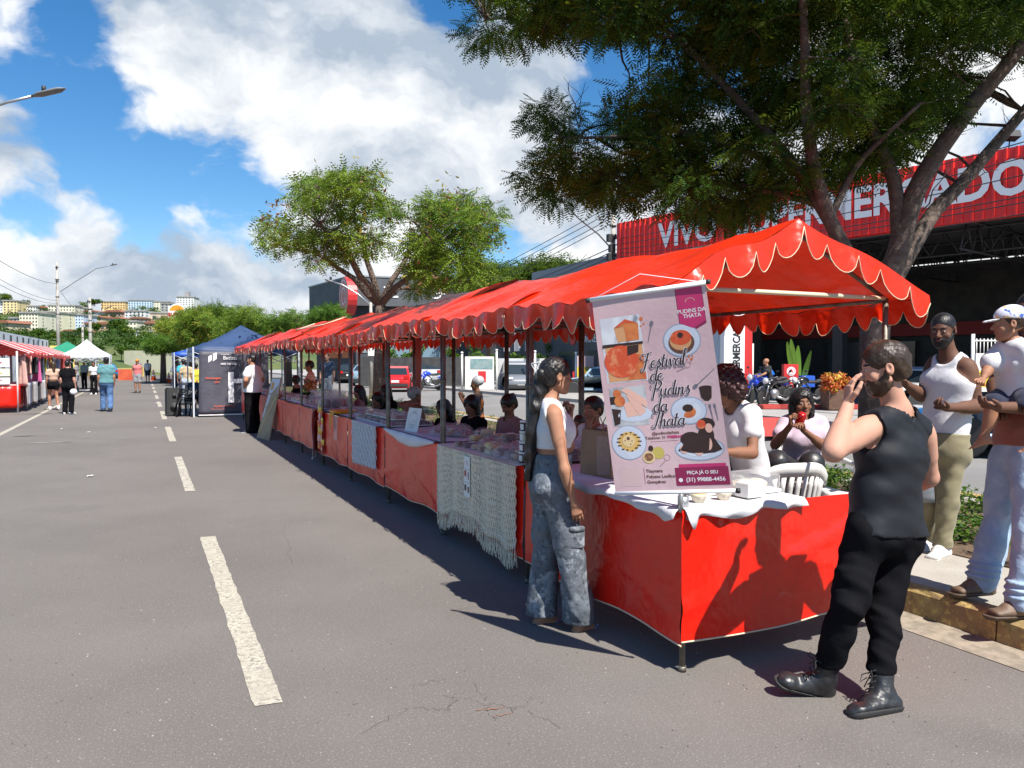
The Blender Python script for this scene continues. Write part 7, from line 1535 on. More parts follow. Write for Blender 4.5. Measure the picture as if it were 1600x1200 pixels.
def card(label,i,x,y,w,h_,rz,tilt,parts,cat='card',name='price_card',z=TZ + .008,m=M_LABELW):
 root = empty(name,stall_pt(i,x,y,z),rz,label,cat); M = Matrix.Rotation(tilt,3,'X')
 def f(a,b,t=0.0): q = M @ V(((a - .5) * w,0 - t,b * h_)); return q
 mb = MB(); mb.prism([(0,0),(1,0),(1,1),(0,1)],lambda a,b,t: f(a,b,t),0,-.003); mb.build('sheet',m,root)
 for (nm,mm,fn) in parts: mb = MB(); fn(mb,f,w,h_); mb.build(nm,mm,root)
 return root
M_INK = flat_mat('thin_ink',(.30,.30,.36)); M_INKR = flat_mat('red_ink',(.45,.12,.12))
def curve_l(mb,f,pts,w=.008,t=.002):
 for a,b in zip(pts[:-1],pts[1:]):
  dx,dy = b[0] - a[0],b[1] - a[1]; l_ = math.hypot(dx,dy) + 1e-6; nx_,ny_ = -dy / l_ * w,dx / l_ * w; mb.poly([f(a[0] - nx_,a[1] - ny_,t),f(b[0] - nx_,b[1] - ny_,t),f(b[0] + nx_,b[1] + ny_,t),f(a[0] + nx_,a[1] + ny_,t)])
def drawn(mb,f,w,h_):
 curve_l(mb,f,[(.5 + .32 * math.cos(k * .4),.5 + .33 * math.sin(k * .4)) for k in range(17)]); curve_l(mb,f,[(.3 + .05 * k,.42 - .06 * math.sin(k * .9)) for k in range(9)]); curve_l(mb,f,[(.35,.75),(.45,.88),(.5,.72),(.58,.9),(.66,.76)]); curve_l(mb,f,[(.32,.30),(.68,.30)],.012); curve_l(mb,f,[(.4,.22),(.6,.22)],.01)
card('white card with a faint round drawing standing on the third counter',2,.05,1.10,.27,.26,R(-90 + 12),R(-14),[('drawing',M_INK,drawn)])
for k in range(16):
 fm = rnd.choice(['brown','pale','pink','cream']); proto(('bag',fm),mk_bag(fm),'snack_bag',stall_pt(2,rnd.uniform(.2,.52),rnd.uniform(.1,.95),TZ + .01),rnd.uniform(0,3),'bag of biscuits lying behind the drawn card on the third counter','snack bag','snack bags on the third counter',1.3)
for k in range(18):
 fm = rnd.choice(['plum','pink','brown','red']); x,y = .12 + (k % 3) * .17,.12 + (k // 3) * .27; proto(('tray',fm),mk_tray(fm),'dessert_tray',stall_pt(3,x,y,TZ + .006 + .0),rnd.uniform(1.4,1.7),'lidded tray of sweets in the rows on the lace covered counter','tray','lidded sweet trays on the fourth counter')
for k in range(8):
 fm = rnd.choice(['pink','red']); proto(('tray',fm),mk_tray(fm),'dessert_tray',stall_pt(3,.18 + (k % 2) * .2,.2 + (k // 2) * .33,TZ + .075),rnd.uniform(1.4,1.7),'lidded tray of sweets stacked on other trays of the lace covered counter','tray','upper sweet trays on the fourth counter')
mb = MB(); mb.box((0,0,.03),(.34,.5,.06)); tag(mb.build('wooden_crate',mat('crate_wood',(.20,.12,.07),.8),loc=stall_pt(3,.18,.32,TZ + .08),bevel=.005),'flat brown crate of sweets beside the lace cloth','crate') if False else None
mb = MB(); mb.box((0,0,.02),(.30,.42,.04),taper=1.1); tag(mb.build('orange_tray',mat('orange_plastic',(.75,.30,.02),.4),loc=stall_pt(4,.12,.30 + .6,TZ + .006),bevel=.006),'bright orange tray at the road edge of the fifth counter','tray')
mb = MB(); mb.grid(8,8,lambda a,b: (-.05 - .02 * math.sin(5 * a + 2),a * .30,-b * .24 + .02 * math.sin(3 * a))); tag(mb.build('orange_cloth',mat('orange_cloth',(.70,.30,.04),.8),loc=stall_pt(4,.0,.7,TZ + .006),solid=.003),'orange cloth hanging over the fifth skirt edge','cloth')
mb = MB(); mb.grid(6,10,lambda a,b: (-.075 - .01 * math.sin(9 * a),a * .20 + .05 * b,-b * .36)); tag(mb.build('gauze_bag',M_CLEAR2,loc=stall_pt(4,.0,.42,TZ),solid=.002),'thin translucent bag hanging from the fifth counter','bag')
foil = [mat('foil_red',(.55,.04,.03),.25,metal=.3,noise=(30,(.7,.5,.1),.5,.6)),mat('foil_gold',(.60,.38,.06),.22,metal=.6,noise=(30,(.5,.05,.03),.52,.6)),mat('foil_pink',(.65,.35,.35),.3,metal=.3)]
for s in range(2):
 for k in range(6):
  mb = MB(); mb.grid(6,6,lambda a,b: (.0 - .02 * math.sin(math.pi * a) * math.sin(math.pi * b),(a - .5) * .13,(b - .5) * .12)); mb.grid(6,6,lambda a,b: (.003 + .02 * math.sin(math.pi * a) * math.sin(math.pi * b),(.5 - a) * .13,(b - .5) * .12)); o = mb.build('snack_packet',foil[(k + s) % 3],loc=stall_pt(4,-.08 - .01 * s,1.45 + .14 * s + rnd.uniform(-.02,.02),TZ - .03 - k * .11 + .05 * s)); o.rotation_euler = (rnd.uniform(-.3,.3),0,rnd.uniform(-.3,.3)); tag(o,f"{['top', 'second', 'third', 'fourth', 'fifth', 'lowest'][k]} foil snack packet on the {'near' if s == 0 else 'far'} string by the fifth stall post",'snack packet','foil snack packets hung in strings')
for k in range(12): fm = rnd.choice(['red','pink','orange','pale']); proto(('tray',fm),mk_tray(fm),'dessert_tray',stall_pt(4,.3 + (k % 2) * .18,.1 + (k // 2) * .26,TZ + .006),rnd.uniform(1.4,1.7),'lidded tray behind the orange tray on the fifth counter','tray','lidded trays on the fifth counter')
def mk_tall(fm):
 def m():
  q = empty('treat_bag',(0,0,0)); mb = MB(); mb.ell((0,0,.07),(.045,.04,.065),10,7); mb.build('sweets',FM[fm],q); mb = MB(); mb.lathe((0,0,0),[(.05,0),(.06,.05),(.058,.14),(.03,.19),(.05,.24)],10); mb.build('film',M_CLEAR2,q); return q
 return m
for k in range(24): fm = rnd.choice(['pink','red','plum','cream']); proto(('tall',fm),mk_tall(fm),'treat_bag',stall_pt(5,.12 + (k % 4) * .12,.15 + (k // 4) * .24,TZ + .004),rnd.uniform(0,3),'tied clear treat bag standing among others on the sixth counter','treat bag','tied treat bags on the sixth counter',1.15)
root = empty('flower_pot',stall_pt(6,.25,.5,TZ + .004),0,'small pot of red flowers on the seventh counter','plant'); mb = MB(); mb.lathe((0,0,0),[(.06,0),(.09,.12)],12); mb.build('pot',FM['brown'],root); leaf_cloud('foliage',[(V((rnd.uniform(-.1,.1),rnd.uniform(-.1,.1),rnd.uniform(.15,.4))),.08) for k in range(8)],300,.025,[LG[0],LD[0],FM['red'],FM['orange']],3,parent=root)
for i in (6,7,8,9):
 for k in range(8): fm = rnd.choice(['red','pink','pale','cream','brown']); proto(('tray',fm),mk_tray(fm),'dessert_tray',stall_pt(i,.15 + (k % 2) * .25,.15 + (k // 2) * .38,TZ + .006),rnd.uniform(1.4,1.7),f'lidded tray on the {st_words[i]} counter of the right row','tray',f'lidded trays on the {st_words[i]} counter',1.1)
q = P(924,722,5.0); q = V((SX0 + .22,SY0 + 1.12,TZ + .008)); root = empty('paper_bag',q,R(-80),'brown kraft paper bag with twisted handles on the near counter','bag'); mb = MB(); w,d_,h_ = .30,.14,.30
vs = [];
for (z,kx,ky) in ((0,1,1),(.10,1.02,.96),(.2,1.0,.9),(.30,.98,.8)): vs += [(-w / 2 * kx,-d_ / 2 * ky,z),(0,-d_ / 2 * ky * 1.04,z),(w / 2 * kx,-d_ / 2 * ky,z),(w / 2 * kx * .96,0,z),(w / 2 * kx,d_ / 2 * ky,z),(0,d_ / 2 * ky,z),(-w / 2 * kx,d_ / 2 * ky,z),(-w / 2 * kx * .96,0,z)]
mb.add(vs,[(i * 8 + k,i * 8 + (k + 1) % 8,(i + 1) * 8 + (k + 1) % 8,(i + 1) * 8 + k) for i in range(3) for k in range(8)] + [tuple(reversed(range(8)))],False); mb.build('bag_body',M_KRAFT,root,solid=.002)
for y in (-.055,.055): mb = MB(); mb.tube([(-.06,y,.28),(-.055,y,.35),(-.02,y,.40),(.02,y,.40),(.055,y,.35),(.06,y,.28)],.0035,6); mb.build('handle',M_KRAFT,root)
mb = MB(); mb.grid(8,6,lambda a,b: (.03 + a * .14,-.085 - .015 * math.sin(7 * a),.02 + b * .25)); mb.build('film_wrap',M_CLEAR2,root)
mb = MB(); mb.ell((0,0,.06),(.07,.05,.05)); tag(mb.build('cloth_bundle',fabric('blue_cloth',(.10,.17,.33)),loc=V((SX0 + .36,SY0 + 1.30,TZ + .25))),'blue and white cloth bundle peeking from behind the paper bag','cloth') if False else None
for j,(x,lb) in enumerate([(.13,'left of the two cream pudding cups under the banner edge'),(.30,'right of the two cream pudding cups under the banner edge')]):
 root = empty('pudding_cup',(SX0 + x + .02,SY0 + .06,TZ + .009),0,lb,'pudding','cream pudding cups'); mb = MB(); mb.lathe((0,0,0),[(.030,0),(.045,.035),(.046,.045),(.043,.045),(.03,.04)],18); mb.build('cup',FM['cream'],root); mb = MB(); mb.lathe((0,0,.040),[(.042,0),(.03,.006),(.005,.008)],16); mb.build('pudding_top',FM['cheese'],root)
def plastic_box(loc,rz,label,w=.34,d=.24,h_=.085,group='clear plastic cake boxes'):
 root = empty('cake_box',loc,rz,label,'box',group); mb = MB(); mb.box((0,0,.01),(w,d,.02)); mb.build('base',M_LABELW,root,bevel=.004); mb = MB(); mb.box((0,0,h_ / 2 + .02),(w * .97,d * .97,h_)); mb.build('lid',M_CLEAR,root,bevel=.008); mb = MB()
 for k in range(4): mb.ell((-w * .3 + k * w * .2,0,.045),(w * .08,d * .3,.025),10,6)
 mb.build('contents',FM['cream'],root)
plastic_box((SX0 + .62,SY0 + .22,TZ + .008),R(4),'clear plastic box on the near counter, right of the banner'); plastic_box((SX0 + .42,SY0 + .30,TZ + .008),R(-6),'clear plastic box on the near counter, behind the banner')
mb = MB(); mb.box((0,0,.045),(.13,.10,.08)); tag(mb.build('paper_carton',M_LABELW,loc=(SX0 + .50,SY0 + .05,TZ + .009),rz=R(4),bevel=.004),'small white paper carton beside the banner bottom rod','box')
root = empty('photo_strip',(SX0 - .100,SY0 + SL + .93,TZ - .03),R(-90),'narrow white sheet with small food photos pinned on the crochet cloth','sign')
def sf(x,y,t=0): return V((x,-t,-y))
mb = MB(); mb.prism([(-.065,0),(.065,0),(.065,.34),(-.065,.34)],lambda x,y,t: sf(x,y,t),0,.0015); mb.build('sheet',M_LABELW,root)
for (x,y,w,h_,m_) in [(-.032,.12,.04,.05,FM['red']),(.032,.13,.018,.06,FM['plum']),(-.032,.24,.04,.05,FM['choc']),(.032,.25,.034,.05,FM['brown'])]: mb = MB(); mb.poly([sf(x - w / 2,y + h_,.0025),sf(x + w / 2,y + h_,.0025),sf(x + w / 2,y,.0025),sf(x - w / 2,y,.0025)]); mb.build('food_photo',m_,root)
for (x,y) in [(0,.05),(0,.068)]: mb = MB(); mb.tube([sf(x - .03,y,.003),sf(x,y - .01,.003),sf(x + .03,y,.003)],.0015,4); mb.build('emblem',M_INKR,root)
for (x,y) in [(-.032,.105),(.032,.105),(-.032,.215),(.032,.215)]:
 mb = MB(); mb.poly([sf(x - .02,y + .006,.0025),sf(x + .02,y + .006,.0025),sf(x + .02,y,.0025),sf(x - .02,y,.0025)]); mb.build('caption_line',M_INK,root)
root = empty('hanging_banner',stall_pt(5,-.10,.20,.10),R(-90 - 20),'narrow white banner with a red drop mark hanging at the sixth stall corner','banner'); mb = MB(); mb.grid(4,14,lambda a,b: ((a - .5) * .34,.01 * math.sin(b * 7),b * .78)); mb.build('sheet',M_LABELW,root,solid=.003); mb = MB(); mb.poly([(.0 + .05 * math.cos(k * .524),-.014,.33 + (.09 if math.sin(k * .524) > .9 else .05) * math.sin(k * .524)) for k in range(12)]); mb.build('emblem',FM['pink'],root,solid=.001); mb = MB(); mb.tube([(-.19,0,.0),(.19,0,.0)],.010,6); mb.build('bottom_rod',M_LET,root)
A_,B_,C_,D_ = onX(400,684,1.88),onX(419,686,1.95),onX(440,590,2.40),onX(424,588,2.40)
g0 = G(401,684); g1 = G(420,688); root = empty('leaning_board',(g0 + g1) / 2,0,'brown cardboard panel with pasted papers leaning on the eighth stall','board'); bc = (g0 + g1) / 2; top0,top1 = P(425,590,(g0 - CAM).dot(FH) + .15),P(440,590,(g1 - CAM).dot(FH) + .15); top0.x += .0
def lf_(x,y,t=0): q = g0.lerp(g1,x).lerp(top0.lerp(top1,x),y) - bc; nn_ = (g1 - g0).cross(top0 - g0).normalized(); nn_ = nn_ if nn_.dot(CAM - bc) > 0 else -nn_; return q + nn_ * t
mb = MB(); mb.prism([(0,0),(1,0),(1,1),(0,1)],lambda x,y,t: lf_(x,y,t),-.02,0); mb.build('panel',M_KRAFT if False else mat('cardboard',(.40,.30,.19),.85,noise=(4,(.33,.24,.15),.4,.6)),root)
for (x0,x1,y0_,y1_,m_) in [(.1,.92,.74,.98,flat_mat('sheet_blue',(.50,.55,.66))),(.1,.6,.52,.72,flat_mat('sheet_lilac',(.56,.54,.66))),(.08,.5,.34,.5,flat_mat('sheet_pale',(.60,.60,.66)))]:
 mb = MB(); mb.prism([(x0,y0_),(x1,y0_),(x1,y1_),(x0,y1_)],lambda x,y,t: lf_(x,y,t),.002,.005); mb.build('paper',m_,root)
mb = MB(); mb.prism([(.2,.8),(.45,.8),(.45,.92),(.2,.92)],lambda x,y,t: lf_(x,y,t),.006,.008); mb.build('paper',FM['orange'],root); mb = MB(); mb.prism([(.05,.1),(.12,.1),(.95,.68),(.88,.70)],lambda x,y,t: lf_(x,y,t),.002,.012); mb.build('batten',mat('pale_wood',(.55,.42,.22),.7),root)
# ------------------------------------------------------------------ plastic chairs
M_CHW = mat('white_plastic',(.66,.65,.62),.35,noise=(5,(.58,.57,.54),.45,.7)); M_CHB = mat('black_plastic_chair',(.014,.014,.016),.35)
def chair(loc,rz,label,m,group=None):
 root = empty('plastic_chair',loc,rz,label,'chair',group); w = .23
 mb = MB(); mb.grid(8,8,lambda a,b: ((a - .5) * .44,(b - .5) * .42,.42 - .03 * math.sin(math.pi * a) * math.sin(math.pi * b))); mb.build('seat',m,root,solid=.012)
 mb = MB()
 def bk(a,b): x = (a - .5) * (.46 + .02 * b); return (x,-.21 - .10 * b + .09 * (2 * (a - .5)) ** 2,.43 + .42 * b * (1 - .22 * (2 * (a - .5)) ** 4) )
 mb.grid(12,2,lambda a,b: bk(a,.80 + .20 * b)); mb.grid(12,1,lambda a,b: bk(a,.0 + .14 * b))
 for k in range(9): a = .10 + .1 * k; mb.grid(1,4,lambda s,b,a=a: bk(a + (s - .5) * (.055 if k not in (0,8) else .09),.14 + .66 * b))
 mb.build('backrest',m,root,solid=.012)
 for sx in (-1,1):
  mb = MB(); mb.tube([(sx * .22,.19,.42),(sx * .245,.24,0)],[.026,.020],8); mb.build('leg',m,root); mb = MB(); mb.tube([(sx * .21,-.20,.44),(sx * .235,-.28,0)],[.026,.020],8); mb.build('leg',m,root)
  mb = MB(); mb.tube([(sx * .225,.21,.40),(sx * .265,.20,.64),(sx * .265,.05,.66),(sx * .26,-.12,.65),(sx * .235,-.26,.64)],[.018,.022,.026,.024,.018],8,squash=.7); mb.build('armrest',m,root)
 return root
# ------------------------------------------------------------------ people close by
F_BLK = mat('cloth_deep_black',(.008,.008,.0095),1.0,noise=(6,(.012,.012,.014),.4,.7),bump=[(7,.4,4,.02)],spec=.03); F_CHAR = mat('jersey_charcoal',(.011,.012,.016),.6,noise=(6,(.016,.018,.022),.35,.7),bump=[(5,.3,3,.02)],spec=.2); F_WHT = fabric('cloth_white',(.66,.65,.66),var=.92); F_RIB = mat('ribbed_white',(.66,.66,.68),.8,bump=[(200,.3,2,.002),(7,.3,3,.02)],noise=(4,(.60,.60,.63),.4,.7))
F_JAC = mat('acid_denim',(.085,.10,.12),.85,noise=[(13,(.30,.33,.37),.50,.60),(3.5,(.13,.15,.175),.40,.6),(40,(.05,.058,.07),.54,.66)],bump=[(140,.5,3,.002),(9,.6,4,.025)]); F_JLB = mat('pale_denim',(.30,.42,.56),.85,noise=[(8,(.42,.52,.64),.42,.62),(3,(.24,.35,.50),.45,.65)],bump=[(140,.4,3,.002),(9,.6,4,.025)]); F_JBL = mat('blue_denim',(.05,.11,.24),.85,noise=(8,(.09,.17,.33),.42,.62),bump=(9,.5,4,.02))
F_KHA = fabric('cloth_khaki',(.26,.225,.13)); F_SALM = fabric('cloth_salmon',(.32,.11,.075)); F_PINK = fabric('cloth_pale_pink',(.55,.43,.52)); F_NAVY = fabric('cloth_navy',(.015,.02,.05)); F_TEAL = fabric('cloth_teal',(.10,.25,.27)); F_GREY = fabric('cloth_grey',(.28,.28,.30)); F_PURP = fabric('cloth_purple_grey',(.17,.15,.24)); F_BEIGE = fabric('cloth_beige',(.60,.38,.27)); F_YEL = fabric('cloth_yellow',(.62,.55,.04)); F_CORAL = fabric('cloth_coral',(.60,.16,.16)); F_OR = fabric('cloth_orange',(.60,.22,.12)); F_PLUM = fabric('cloth_plum',(.20,.09,.10)); F_DRED = fabric('cloth_dark_red',(.33,.05,.05)); F_CYAN = fabric('cloth_cyan',(.05,.40,.52)); F_LEATH = mat('black_leather',(.018,.018,.02),.42,bump=[(60,.35,4,.003),(12,.4,3,.01)],spec=.6); F_BRLE = mat('brown_leather',(.055,.032,.02),.6,bump=(40,.5,4,.004),noise=(7,(.09,.06,.04),.4,.65)); F_TANL = mat('tan_leather',(.16,.10,.06),.6,bump=(40,.5,4,.004),noise=(7,(.10,.065,.045),.4,.65)); M_SOLEB = mat('black_sole',(.02,.02,.02),.7); M_SOLEW = mat('white_sole',(.62,.60,.56),.6); M_SHW = mat('white_shoe',(.68,.67,.65),.5,bump=(60,.2,3,.003)); M_LACES = mat('laces',(.02,.02,.02),.9)
D0 = 3.66; px = lambda u,v,dd=0: ('px',u,v,dd)
loc = G(1333,1098); yawM = 15
_,cx = person('bearded man in black tank top and black joggers, hand over his face',V((loc.x,loc.y,0)),yawM,1.78,D=D0,sk='pale',sex='m',build=1.07,q=2,
 pose=dict(pelvis=px(1385,812,.0),waist=px(1383,765,-.01),chest=px(1394,708,.0),neck=px(1404,640,-.0),head=px(1381,575,-.02),shL=px(1352,672,-.12),shR=px(1440,676,.12),elL=px(1302,706,-.30),wrL=px(1325,632,-.10),elR=px(1452,745,.22),wrR=px(1420,765,.42),
   hipL=px(1352,835,-.05),hipR=px(1401,838,.06),knL=px(1327,938,-.10),knR=px(1381,950,.02),anL=px(1288,1062,.02),anR=px(1378,1083,-.10)),
 head=(34,-12),headroll=0,toes=dict(L=(-.78,.55,.30),R=(-.88,.40,0)),hands=dict(L=dict(dir=(.12,.05,.95),palm=(.75,-.66,0),curl=.30,spread=1.6),R=dict(curl=.5)),
 top=dict(m=F_CHAR,kind='tank',e=.012,hem=-.055,flare=.004,folds=.0055,aw=.071,ain=.0,neck=.086,back=.001),bottom=dict(m=F_BLK,kind='sweat',folds=.0085,stack=True,w=.85,waist=-.10,fz=14,hemz=.15),shoes=dict(m=F_LEATH,sole=M_SOLEB,kind='boot',m2=M_LACES),hair=dict(kind='short',m=hairmat('hair_brown_dark',(.036,.021,.013))),beard=H_BROWN)  # head hair has its own brown, a little darker than the beard
D1 = 4.64; loc = G(880,987)
P1 = lambda u,v,dd=0: ('px',u,v,dd)
_,cx = person('young woman with long black ponytail, white crop top and acid wash cargo jeans',V((loc.x,loc.y,0)),-98,1.66,D=D1,sk='tan',sex='f',build=.98,q=2,
 pose=dict(pelvis=P1(861,748),waist=P1(864,706),chest=P1(866,668),neck=P1(858,626,.0),head=P1(869,588),shR=P1(866,650,-.17),shL=P1(853,646,.15),elR=P1(882,732,-.24),wrR=P1(897,786,-.22),elL=P1(888,700,.20),wrL=P1(890,650,.08),hipR=P1(868,762,-.085),hipL=P1(857,760,.085),knR=P1(893,868,-.09),knL=P1(852,866,.10),anR=P1(906,974,-.04),anL=P1(846,962,.10)),
 head=(2,-4),toes=dict(R=(-.25,1,0),L=(.1,1,0)),hands=dict(R=dict(palm=(-1,.2,0),curl=.22),L=dict(dir=(.0,.25,.9),palm=(0,-1,.2),curl=.9)),
 top=dict(m=F_RIB,kind='strap',e=.007,hem=.20,folds=.001,aw=.062,ain=-.026,front=.095,back=.072,backlow=.03,neck=.075),bottom=dict(m=F_JAC,kind='wide',folds=.0075,w=.98,waist=-.02,over=1.05,band=F_JAC,fz=12,hemz=.05),shoes=dict(m=M_SOLEW,sole=mat('sandal_strap',(.12,.16,.35),.5),kind='sandal'),
 hair=dict(kind='tail'))
J,h,root,s = cx['J'],cx['h'],cx['root'],cx['s']; inv = root.matrix_basis.inverted()
def tl(u,v,dd): return inv @ P(u,v,D1 + dd)
S = SDF(); pts = [(h(0,-.095,.01),.045),(tl(846,600,0),.05),(tl(840,635,-.02),.045),(tl(832,675,-.02),.042),(tl(828,715,-.02),.034),(tl(826,748,-.02),.018)]
for (a,b) in zip(pts[:-1],pts[1:]): S.cone(a[0],b[0],a[1],b[1],.02)
S.disp(lambda x,y,z: .0045 * np.sin(75 * x + 8 * np.sin(9 * z)) + .003 * np.sin(95 * y + 7 * np.sin(8 * z + 1))); v_,q_ = S.mesh(.006); link('ponytail',np_mesh('ponytail',v_,quads=q_,mats=[H_BLACK],smooth=True),root)
mb = MB(); c = h(0,-.105,.02)
for k in range(7): a = -.5 + k * .17; mb.tube([c + V((-.04,.015 * k - .05,.045)),c + V((0,-.035 + .008 * k,.0)),c + V((-.005,-.03 + .01 * k,-.05))],.0032,5)
mb.tube([c + V((-.045,-.05,.05)),c + V((-.05,.0,.06)),c + V((-.02,.05,.05))],.005,6); mb.build('hair_claw',mat('clear_claw',(.45,.45,.46),.15),root)
def pocket(u0,v0,u1,v1,dd,off,D_,nrm=(-1,0,0),rt=root,iv=inv,flap=True,m=F_JAC):
 S = SDF(); a = iv @ P((u0 + u1) / 2,v0 + 8,D_ + dd); b = iv @ P((u0 + u1) / 2,v1 - 8,D_ + dd); w = (u1 - u0) / F * D_ / 2; S.flat(a,b,w,off,w,off,V((0,1,0)) if abs(nrm[0]) > .5 else V((1,0,0)),.01); v_,q_ = S.mesh(.006); link('pocket',np_mesh('pocket',v_,quads=q_,mats=[m],smooth=True),rt)
pocket(888,822,914,862,-.155,.014,D1); pocket(888,820,915,833,-.165,.014,D1)
S = SDF();
D2_ = 5.82; loc = G(1462,868,.145)
P2 = lambda u,v,dd=0: ('px',u,v,dd)
person('man in white tank top and khaki trousers standing on the median',V((loc.x,loc.y,.145)),100,1.84,D=D2_,sk='dark',sex='m',build=1.07,q=2,
 pose=dict(pelvis=P2(1474,692),waist=P2(1478,660),chest=P2(1484,598),neck=P2(1484,556),head=P2(1473,516,-.02),shL=P2(1512,574,-.12),shR=P2(1461,570,.12),elL=P2(1527,636,-.16),wrL=P2(1478,637,-.34),elR=P2(1440,618,.12),wrR=P2(1415,600,-.05),hipL=P2(1489,712,-.06),hipR=P2(1464,712,.07),knL=P2(1481,785,-.04),knR=P2(1452,785,.12),anL=P2(1472,853,.0),anR=P2(1446,843,.25)),
 head=(8,-12),toes=dict(L=(.0,1,0),R=(-.2,1,0)),hands=dict(L=dict(curl=.7,palm=(0,0,1)),R=dict(curl=.7,palm=(0,0,1))),
 top=dict(m=F_RIB,kind='tank',e=.009,hem=.02,folds=.0018,aw=.066,ain=.004,front=.07,neck=.078),bottom=dict(m=F_KHA,kind='straight',folds=.007,w=.82,over=1.0,waist=-.07,hemz=.06),shoes=dict(m=M_SHW,sole=M_SOLEW,kind='sneaker'),hair=dict(kind='buzz'),beard=hairmat('beard_black',(.012,.010,.010)))
D3 = 4.55; loc = G(1560,955,.16)
P3_ = lambda u,v,dd=0: ('px',u,v,dd)
person('man in salmon shirt and pale jeans holding a child, cut by the right frame edge',V((loc.x,loc.y,.165)),75,1.80,D=D3,sk='dark',sex='m',build=1.10,q=2,
 pose=dict(pelvis=P3_(1602,700),waist=P3_(1604,660),chest=P3_(1614,590,.05),neck=P3_(1618,528,.05),head=P3_(1612,488,.1),shL=P3_(1650,552,-.10),shR=P3_(1582,548,.20),elL=P3_(1648,640,-.20),wrL=P3_(1560,636,-.30),elR=P3_(1556,600,.16),wrR=P3_(1560,640,.0),hipL=P3_(1612,722,-.09),hipR=P3_(1580,720,.10),knL=P3_(1610,830,-.14),knR=P3_(1560,815,.16),anL=P3_(1598,940,-.19),anR=P3_(1535,905,.13)),
 head=(5,-5),toes=dict(L=(.15,1,0),R=(.05,1,0)),hands=dict(L=dict(curl=.35,palm=(0,0,1)),R=dict(curl=.4,palm=(0,0,1))),
 top=dict(m=F_SALM,kind='tee',e=.016,hem=.0,sl=.6,flare=.006),bottom=dict(m=F_JLB,kind='straight',folds=.008,w=1.0,stack=True,over=1.02,fz=12,hemz=.04),shoes=dict(m=F_TANL,sole=F_BRLE,kind='sneaker'),hair=dict(kind='buzz'))
person('toddler in dinosaur print cap and white tee carried on an arm',P(1588,640,4.45),30,1.02,D=4.42,sk='tan',sex='m',build=1.12,q=2,hsc=1.42,
 pose=dict(pelvis=P3_(1590,618),waist=P3_(1588,598),chest=P3_(1585,570),neck=P3_(1582,536),head=P3_(1578,506,-.01),shL=P3_(1603,549,-.10),shR=P3_(1564,548,.07),elL=P3_(1618,585,-.12),wrL=P3_(1640,600,-.1),elR=P3_(1545,575,.02),wrR=P3_(1536,592,-.02),hipL=P3_(1600,622,-.07),hipR=P3_(1578,622,.05),knL=P3_(1612,642,-.20),knR=P3_(1550,634,-.02),anL=P3_(1618,690,-.20),anR=P3_(1538,684,.0)),
 head=(10,-4),toes=dict(L=(-.3,1,-.3),R=(-.2,1,-.4)),hands=dict(R=dict(curl=.5)),
 top=dict(m=F_WHT,kind='tee',e=.02,hem=-.02,sl=.7,sloose=.03,flare=.02),bottom=dict(m=F_NAVY,kind='shorts',len=.7,e=.01,waist=-.02,w=1.15),hair=dict(kind='cap',m=mat('cap_print',(.66,.68,.74),.8,noise=[(26,(.75,.42,.10),.60,.62),(20,(.05,.12,.42),.60,.62)]),under=H_BROWN))
D4 = 4.86; P4 = lambda u,v,dd=0: ('px',u,v,dd); loc = P(1172,900,4.9); loc.z = 0
person('woman with curly dark hair and white tee leaning over the near counter behind the banner',loc,70,1.66,D=D4,sk='brown',sex='f',build=1.0,q=2,
 pose=dict(pelvis=P4(1178,768,.06),waist=P4(1172,722,.05),chest=P4(1158,672,0),neck=P4(1150,634,-.02),head=P4(1134,606,-.06),shL=P4(1176,648,-.13),shR=P4(1136,652,.14),elL=P4(1176,708,-.24),wrL=P4(1122,706,-.32),elR=P4(1118,712,.05),wrR=P4(1090,716,-.15),hipL=P4(1182,785,-.05),hipR=P4(1172,785,.10),knL=P4(1178,900,0),knR=P4(1170,900,.1),anL=('w',loc.x + .05,loc.y - .05,.09),anR=('w',loc.x + .1,loc.y + .1,.09)),
 head=(12,-38),hands=dict(L=dict(curl=.6,palm=(0,0,-1)),R=dict(curl=.6,palm=(0,0,-1))),
 top=dict(m=F_WHT,kind='tee',e=.010,hem=.02,sl=.42,sloose=.010,folds=.003),bottom=dict(m=F_NAVY,kind='slim',waist=-.02),shoes=dict(m=M_BUMP,sole=M_SOLEB,kind='sneaker'),
 hair=dict(kind='curly',m=H_RED,amp=.016))
D5 = 6.15; P5 = lambda u,v,dd=0: ('px',u,v,dd); loc = P(1245,800,6.15); loc.z = .145
person('seated woman in pale pink tee drinking from a red can',loc,160,1.60,D=D5,sk='brown',sex='f',build=1.12,q=2,
 pose=dict(pelvis=P5(1252,738,.10),waist=P5(1252,708,.08),chest=P5(1254,678,.03),neck=P5(1254,652,.02),head=P5(1253,630,-.04),shR=P5(1228,664,.02),shL=P5(1283,664,.04),elR=P5(1211,695,-.10),wrR=P5(1236,664,-.26),elL=P5(1290,700,-.12),wrL=P5(1255,672,-.28),hipR=P5(1240,744,.04),hipL=P5(1264,744,.06),knR=P5(1214,722,-.42),knL=P5(1268,724,-.42),anR=P5(1216,800,-.45),anL=P5(1268,802,-.45)),
 head=(-8,-2),hands=dict(R=dict(dir=(.2,.1,1),palm=(-.8,.4,0),curl=.75),L=dict(dir=(.5,.4,.8),palm=(.6,.5,0),curl=.7)),
 top=dict(m=F_PINK,kind='tee',e=.014,hem=-.0,sl=.45),bottom=dict(m=F_LEATH,kind='straight',folds=.006,w=1.1,waist=.35),shoes=dict(m=M_BUMP,sole=M_SOLEB,kind='sneaker'),hair=dict(kind='bob'))
